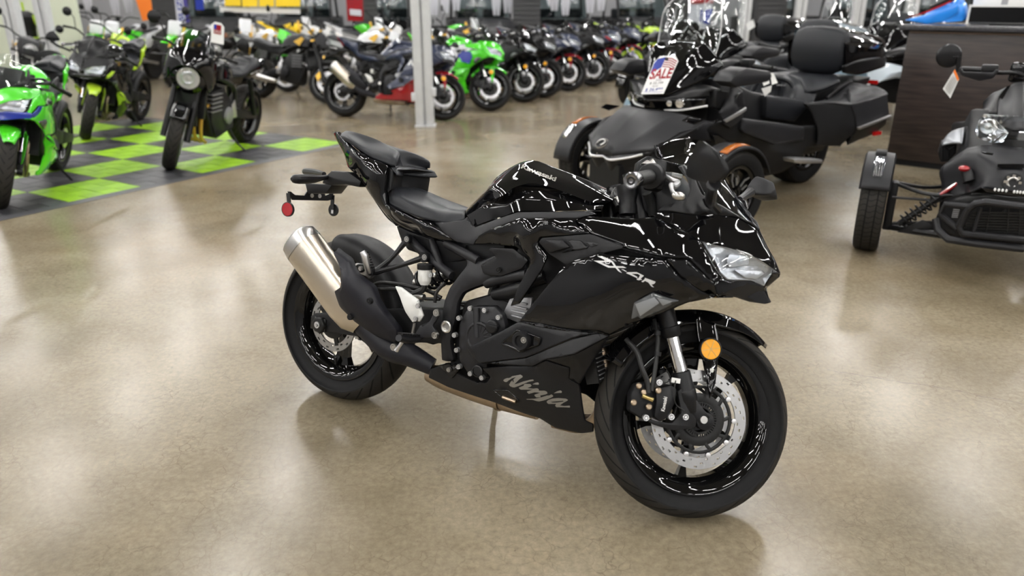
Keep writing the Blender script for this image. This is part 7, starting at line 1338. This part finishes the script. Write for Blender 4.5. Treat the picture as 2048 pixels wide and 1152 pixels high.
# ---------------------------------------------------------------- columns and partitions
def column(P, label, yy=None):
    B = empty('column', Matrix.Translation(P), label, 'column')
    for x_, w_, m_, dp in ((-.062,.10,'white_steel',.16), (.062,.085,'white_steel',.16)): s = Sh(); s.box((x_,0,HC/2), (w_,dp,HC)); s.obj('post', m_, B, bevel=.006)
    s = Sh(); s.box((0,.02,HC/2), (.05,.10,HC)); s.obj('web', 'white_steel', B)
    return B
cB = column((-1.07,9.43,0), 'white double-box steel column standing beside the dark blue sport motorcycle')
for sg, z in ((-1,.36), (1,.42)): s = Sh(); s.box((.125*sg,-.07,z), (.05,.05,.10)); s.obj('bracket', 'white_steel', cB, bevel=.008)
s = Sh(); s.box((0,0,.01), (.25,.20,.015)); s.obj('base_plate', 'white_steel', cB)
cA = column((-7.62,12.2,0.598)[:2]+(0,), 'wide white steel column at the far left edge')
for P, lb in (((-7.958,13.6,0.729)[:2]+(0,), 'white steel column right of the pale doorway at left'), ((4.951,17,0.849)[:2]+(0,), 'grey-white pillar left of the narrow slat wall'), ((6.116,17,0.849)[:2]+(0,), 'grey-white pillar right of the narrow slat wall, over the backrest'), ((7.356,17,0.849)[:2]+(0,), 'grey-white pillar left of the counter'), ((8.475,17,1.15)[:2]+(0,), 'grey-white pillar behind the blue helmet')):
    c = cA.copy(); COL.objects.link(c); c.location = P; c['label'] = lb
    for ch in cA.children: q = ch.copy(); COL.objects.link(q); q.parent = c; q.scale.x = 1
M['pale_wall'] = mat('pale_wall', (.62,.66,.52), .7)
s = Sh(); s.box((-9.4,15.6,1.5), (1.9,.1,3.0)); o = s.obj('wall_partition', 'pale_wall'); tag(o, kind='structure')
# riding suit on a stand in the doorway
sx, sy = (-8.407,13.8,0.718)[:2]
B = empty('riding_suit', Matrix.Translation((sx,sy,0)), 'black and lime riding suit standing in front of the pale doorway', 'suit')
s = Sh(); s.tube([(0,0,.80),(0,0,1.0),(0,0,1.18),(0,0,1.28)], [.13,.14,.18,.07], 14, smooth=10); s.obj('jacket', 'matte_black', B)
for sg in (-1, 1):
    s = Sh(); s.tube([(.15*sg,0,1.20),(.22*sg,0,1.02),(.21*sg,-.02,.80)], [.06,.05,.04], 10, smooth=8); s.obj('sleeve', 'lime', B)
    s = Sh(); s.tube([(.07*sg,0,.85),(.09*sg,0,.5),(.09*sg,0,.05)], [.08,.065,.05], 10, smooth=8); s.obj('leg', 'lime' if sg > 0 else 'matte_black', B)
s = Sh(); s.tube([(0,0,1.26),(0,0,1.42)], .02, 8); s.obj('hanger_post', 'lime', B)
s = Sh(); s.box((0,0,.01), (.4,.3,.02)); s.obj('stand_base', 'plastic', B)
# black perforated dome (display seat back) behind the green motorcycle
B = empty('perforated_panel', Matrix.Translation((-5.067,8.6,0.846)[:2]+(0,)), 'black half-round perforated panel behind the green sport motorcycle seat', 'panel')
s = Sh(); s.prism([(.19*cos(t),0,.80+.15*sin(t)) for t in np.linspace(0,pi,18)], (0,.03,0)); s.obj('panel', 'satin_black', B, bevel=.005)
for k in range(9): s = Sh(); s.lathe([(.007,0),(.007,.003),(0,.003)], (-.14+k*.035,-.001,.83), (0,-1,0), 8); s.obj('hole', 'white_plastic', B)
for k in range(5): s = Sh(); s.lathe([(.006,0),(.006,.003),(0,.003)], (-.08+k*.04,-.001,.87), (0,-1,0), 8); s.obj('hole', 'cast', B)
s = Sh(); s.tube([(0,.02,.80),(0,.02,.02)], .02, 8); s.box((0,.02,.01), (.3,.25,.02)); s.obj('stand', 'satin_black', B)

# ---------------------------------------------------------------- more touring three-wheelers behind
TK = {'hood','front_fascia','lamp_bar','brow','brow_cap','dash_cowl','body_core','windscreen','screen_edge','side_body','side_panel','front_side','wing','seat_bolster','rider_seat','passenger_seat','backrest','top_case','case_skirt','side_case','side_case_wall','side_case_lower','case_front','mirror','handgrip','wheel','front_fender','rear_fender','luggage_rail','tail_lamp','case_frame','marker_lamp','case_trim'}
def tourer(x, y, h, m, label): return clone(spy, Matrix.Translation((x,y,0))@Matrix.Rotation(radians(h),4,'Z'), label, 'three-wheeler', None, {k: m for k in ('hood','side_panel','front_side','side_case','side_case_wall','wing','front_fender','side_body')} | {'top_case': m if m != 'gloss_black' else 'gloss_black'}, (), keep=TK)
tourer(3.30,8.75,214,'teal','slate blue touring three-wheeler directly behind the matte black one')
tourer(5.9,10.55,212,'light_blue','pale blue touring three-wheeler behind the counter corner')
tourer(3.6,11.3,210,'gloss_black','gloss black touring three-wheeler in the third row, windscreen over the slate blue one')
tourer(6.4,13.4,210,'gloss_black','glossy dark touring three-wheeler farthest right in the back row')
for q, lb in (((3.274,11,1.056),'white and orange paper tag on the handlebar left of the backrest'), ((4.175,12.6,1.085),'crumpled white paper tag just left of the black backrest')):
    s = Sh(); s.prism([(0,0,0),(.09,.01,.06),(.05,.01,.15),(-.05,0,.09)], (0,.003,0)); o = s.obj('paper_tag', 'white_plastic', None); o.location = q; tag(o, lb, 'tag')

# ---------------------------------------------------------------- sales counter
ca = Vector((3.56,7.16,0)); cdn = Vector((cos(radians(-40)), sin(radians(-40)), 0)); cn = Vector((-cdn.y, cdn.x, 0))
def wood():
    m = mat('dark_wood', (.03,.022,.02), .4); nt = m.node_tree; b = nt.nodes['Principled BSDF']; L = nt.links
    tc = nt.nodes.new('ShaderNodeTexCoord'); mp = nt.nodes.new('ShaderNodeMapping'); mp.inputs['Scale'].default_value = (1,1,14); n = nt.nodes.new('ShaderNodeTexNoise'); n.inputs['Scale'].default_value = 3; n.inputs['Detail'].default_value = 6
    r = nt.nodes.new('ShaderNodeValToRGB'); r.color_ramp.elements[0].color = (.012,.009,.008,1); r.color_ramp.elements[1].color = (.050,.034,.029,1); r.color_ramp.elements[0].position = .3; r.color_ramp.elements[1].position = .7
    L.new(tc.outputs['Object'], mp.inputs[0]); L.new(mp.outputs[0], n.inputs[0]); L.new(n.outputs[0], r.inputs[0]); L.new(r.outputs[0], b.inputs['Base Color']); return m
M['wood'] = wood(); M['granite'] = mat('granite', (.05,.05,.055), .2, noise=(60,.9)); M['tan'] = mat('tan_strip', (.16,.10,.06), .5)
ctr = empty('counter', Matrix.Translation(ca)@Matrix.Rotation(radians(-40),4,'Z'), 'dark wood sales counter with granite top behind the compact three-wheeler', 'counter')
for k in range(3): s = Sh(); s.box((.62+k*1.22,.02,.63), (1.214,.04,1.14)); s.obj('panel', 'wood', ctr, bevel=.003)
s = Sh(); s.box((1.84,.38,.62), (3.60,.66,1.14)); s.obj('carcass', 'wood', ctr); s = Sh(); s.box((.02,.4,.62), (.03,.72,1.16)); s.obj('end_panel', 'wood', ctr)
s = Sh(); s.box((1.84,.06,.04), (3.62,.06,.08)); s.obj('kick_plate', 'plastic', ctr)
s = Sh(); s.box((1.84,-.004,1.195), (3.62,.02,.012)); s.obj('trim_strip', 'tan', ctr)
s = Sh(); s.box((1.84,.36,1.235), (3.80,.86,.045)); s.obj('worktop', 'granite', ctr, bevel=.008)
CM = ctr.matrix_world
def on_counter(name, loc, label, cat): return empty(name, CM@Matrix.Translation(loc), label, cat)
B = on_counter('motocross_helmet', (.20,.35,1.258), 'blue and black motocross helmet lying on the counter corner', 'helmet')
surf('shell', [[(-.18,0,.03),(-.18,-.03,.04),(-.16,-.05,.01)],[(-.08,0,.16),(-.08,-.10,.13),(-.08,-.12,.03)],[(.05,0,.22),(.05,-.12,.17),(.05,-.14,.02)],[(.16,0,.18),(.16,-.09,.14),(.16,-.10,.03)],[(.19,0,.08),(.19,-.03,.07),(.19,-.04,.05)]], 'blue_helmet' if 'blue_helmet' in M else 'blue', B, 16, 12)
s = Sh(); s.prism([(-.30,-.13,.03),(-.12,-.14,.08),(.08,-.145,.17),(.12,-.145,.24),(.14,-.145,.10),(.04,-.145,.02),(-.1,-.145,.0)], (0,.27,0)); s.obj('chin_guard', 'blue_helmet' if 'blue_helmet' in M else 'blue', B, bevel=.015)
s = Sh(); s.prism([(-.28,-.145,.05),(-.10,-.15,.10),(.08,-.15,.19),(.06,-.15,.20),(-.12,-.15,.11)], (0,.003,0)); s.obj('red_stripe', 'red_paint', B)
s = Sh(); s.tube([(-.10,-.10,.14),(0,-.11,.19),(.08,-.10,.22)], .02, 8); s.obj('goggle_strap', 'hub_black', B)
B = on_counter('monitor', (.72,.30,1.258), 'back of a black desktop monitor with pale frame on the counter', 'monitor')
s = Sh(); s.box((0,0,.085), (.60,.03,.13)); s.obj('screen', 'gloss_black', B); s = Sh(); s.box((0,.002,.157), (.64,.036,.018)); s.box((.31,.002,.08), (.018,.036,.15)); s.box((-.31,.002,.08), (.018,.036,.15)); tag(s.obj('frame', 'white_plastic', B), kind='stuff'); s = Sh(); s.box((0,0,.006), (.25,.16,.012)); s.obj('foot', 'plastic', B)
B = on_counter('printer', (.62,.58,1.258), 'boxy white printer behind the monitor on the counter', 'printer')
s = Sh(); s.box((0,0,.13), (.46,.22,.26)); s.obj('body', 'white_plastic', B, bevel=.02); s = Sh(); s.box((.02,-.112,.19), (.05,.004,.06)); s.obj('control_panel', 'cast', B); s = Sh(); s.box((.0,-.111,.08), (.36,.004,.02)); s.obj('paper_slot', 'plastic', B)
B = on_counter('sign_holder', (1.0,.62,1.258), 'white card in a red frame standing on the counter behind the printer', 'sign')
s = Sh(); s.box((0,0,.27), (.24,.01,.12)); s.obj('frame', 'red_paint', B); s = Sh(); s.box((0,-.006,.27), (.21,.004,.10)); s.obj('card', 'white', B); s = Sh(); s.box((0,0,.11), (.03,.02,.2)); s.box((0,0,.005), (.16,.1,.01)); s.obj('stand', 'plastic', B)
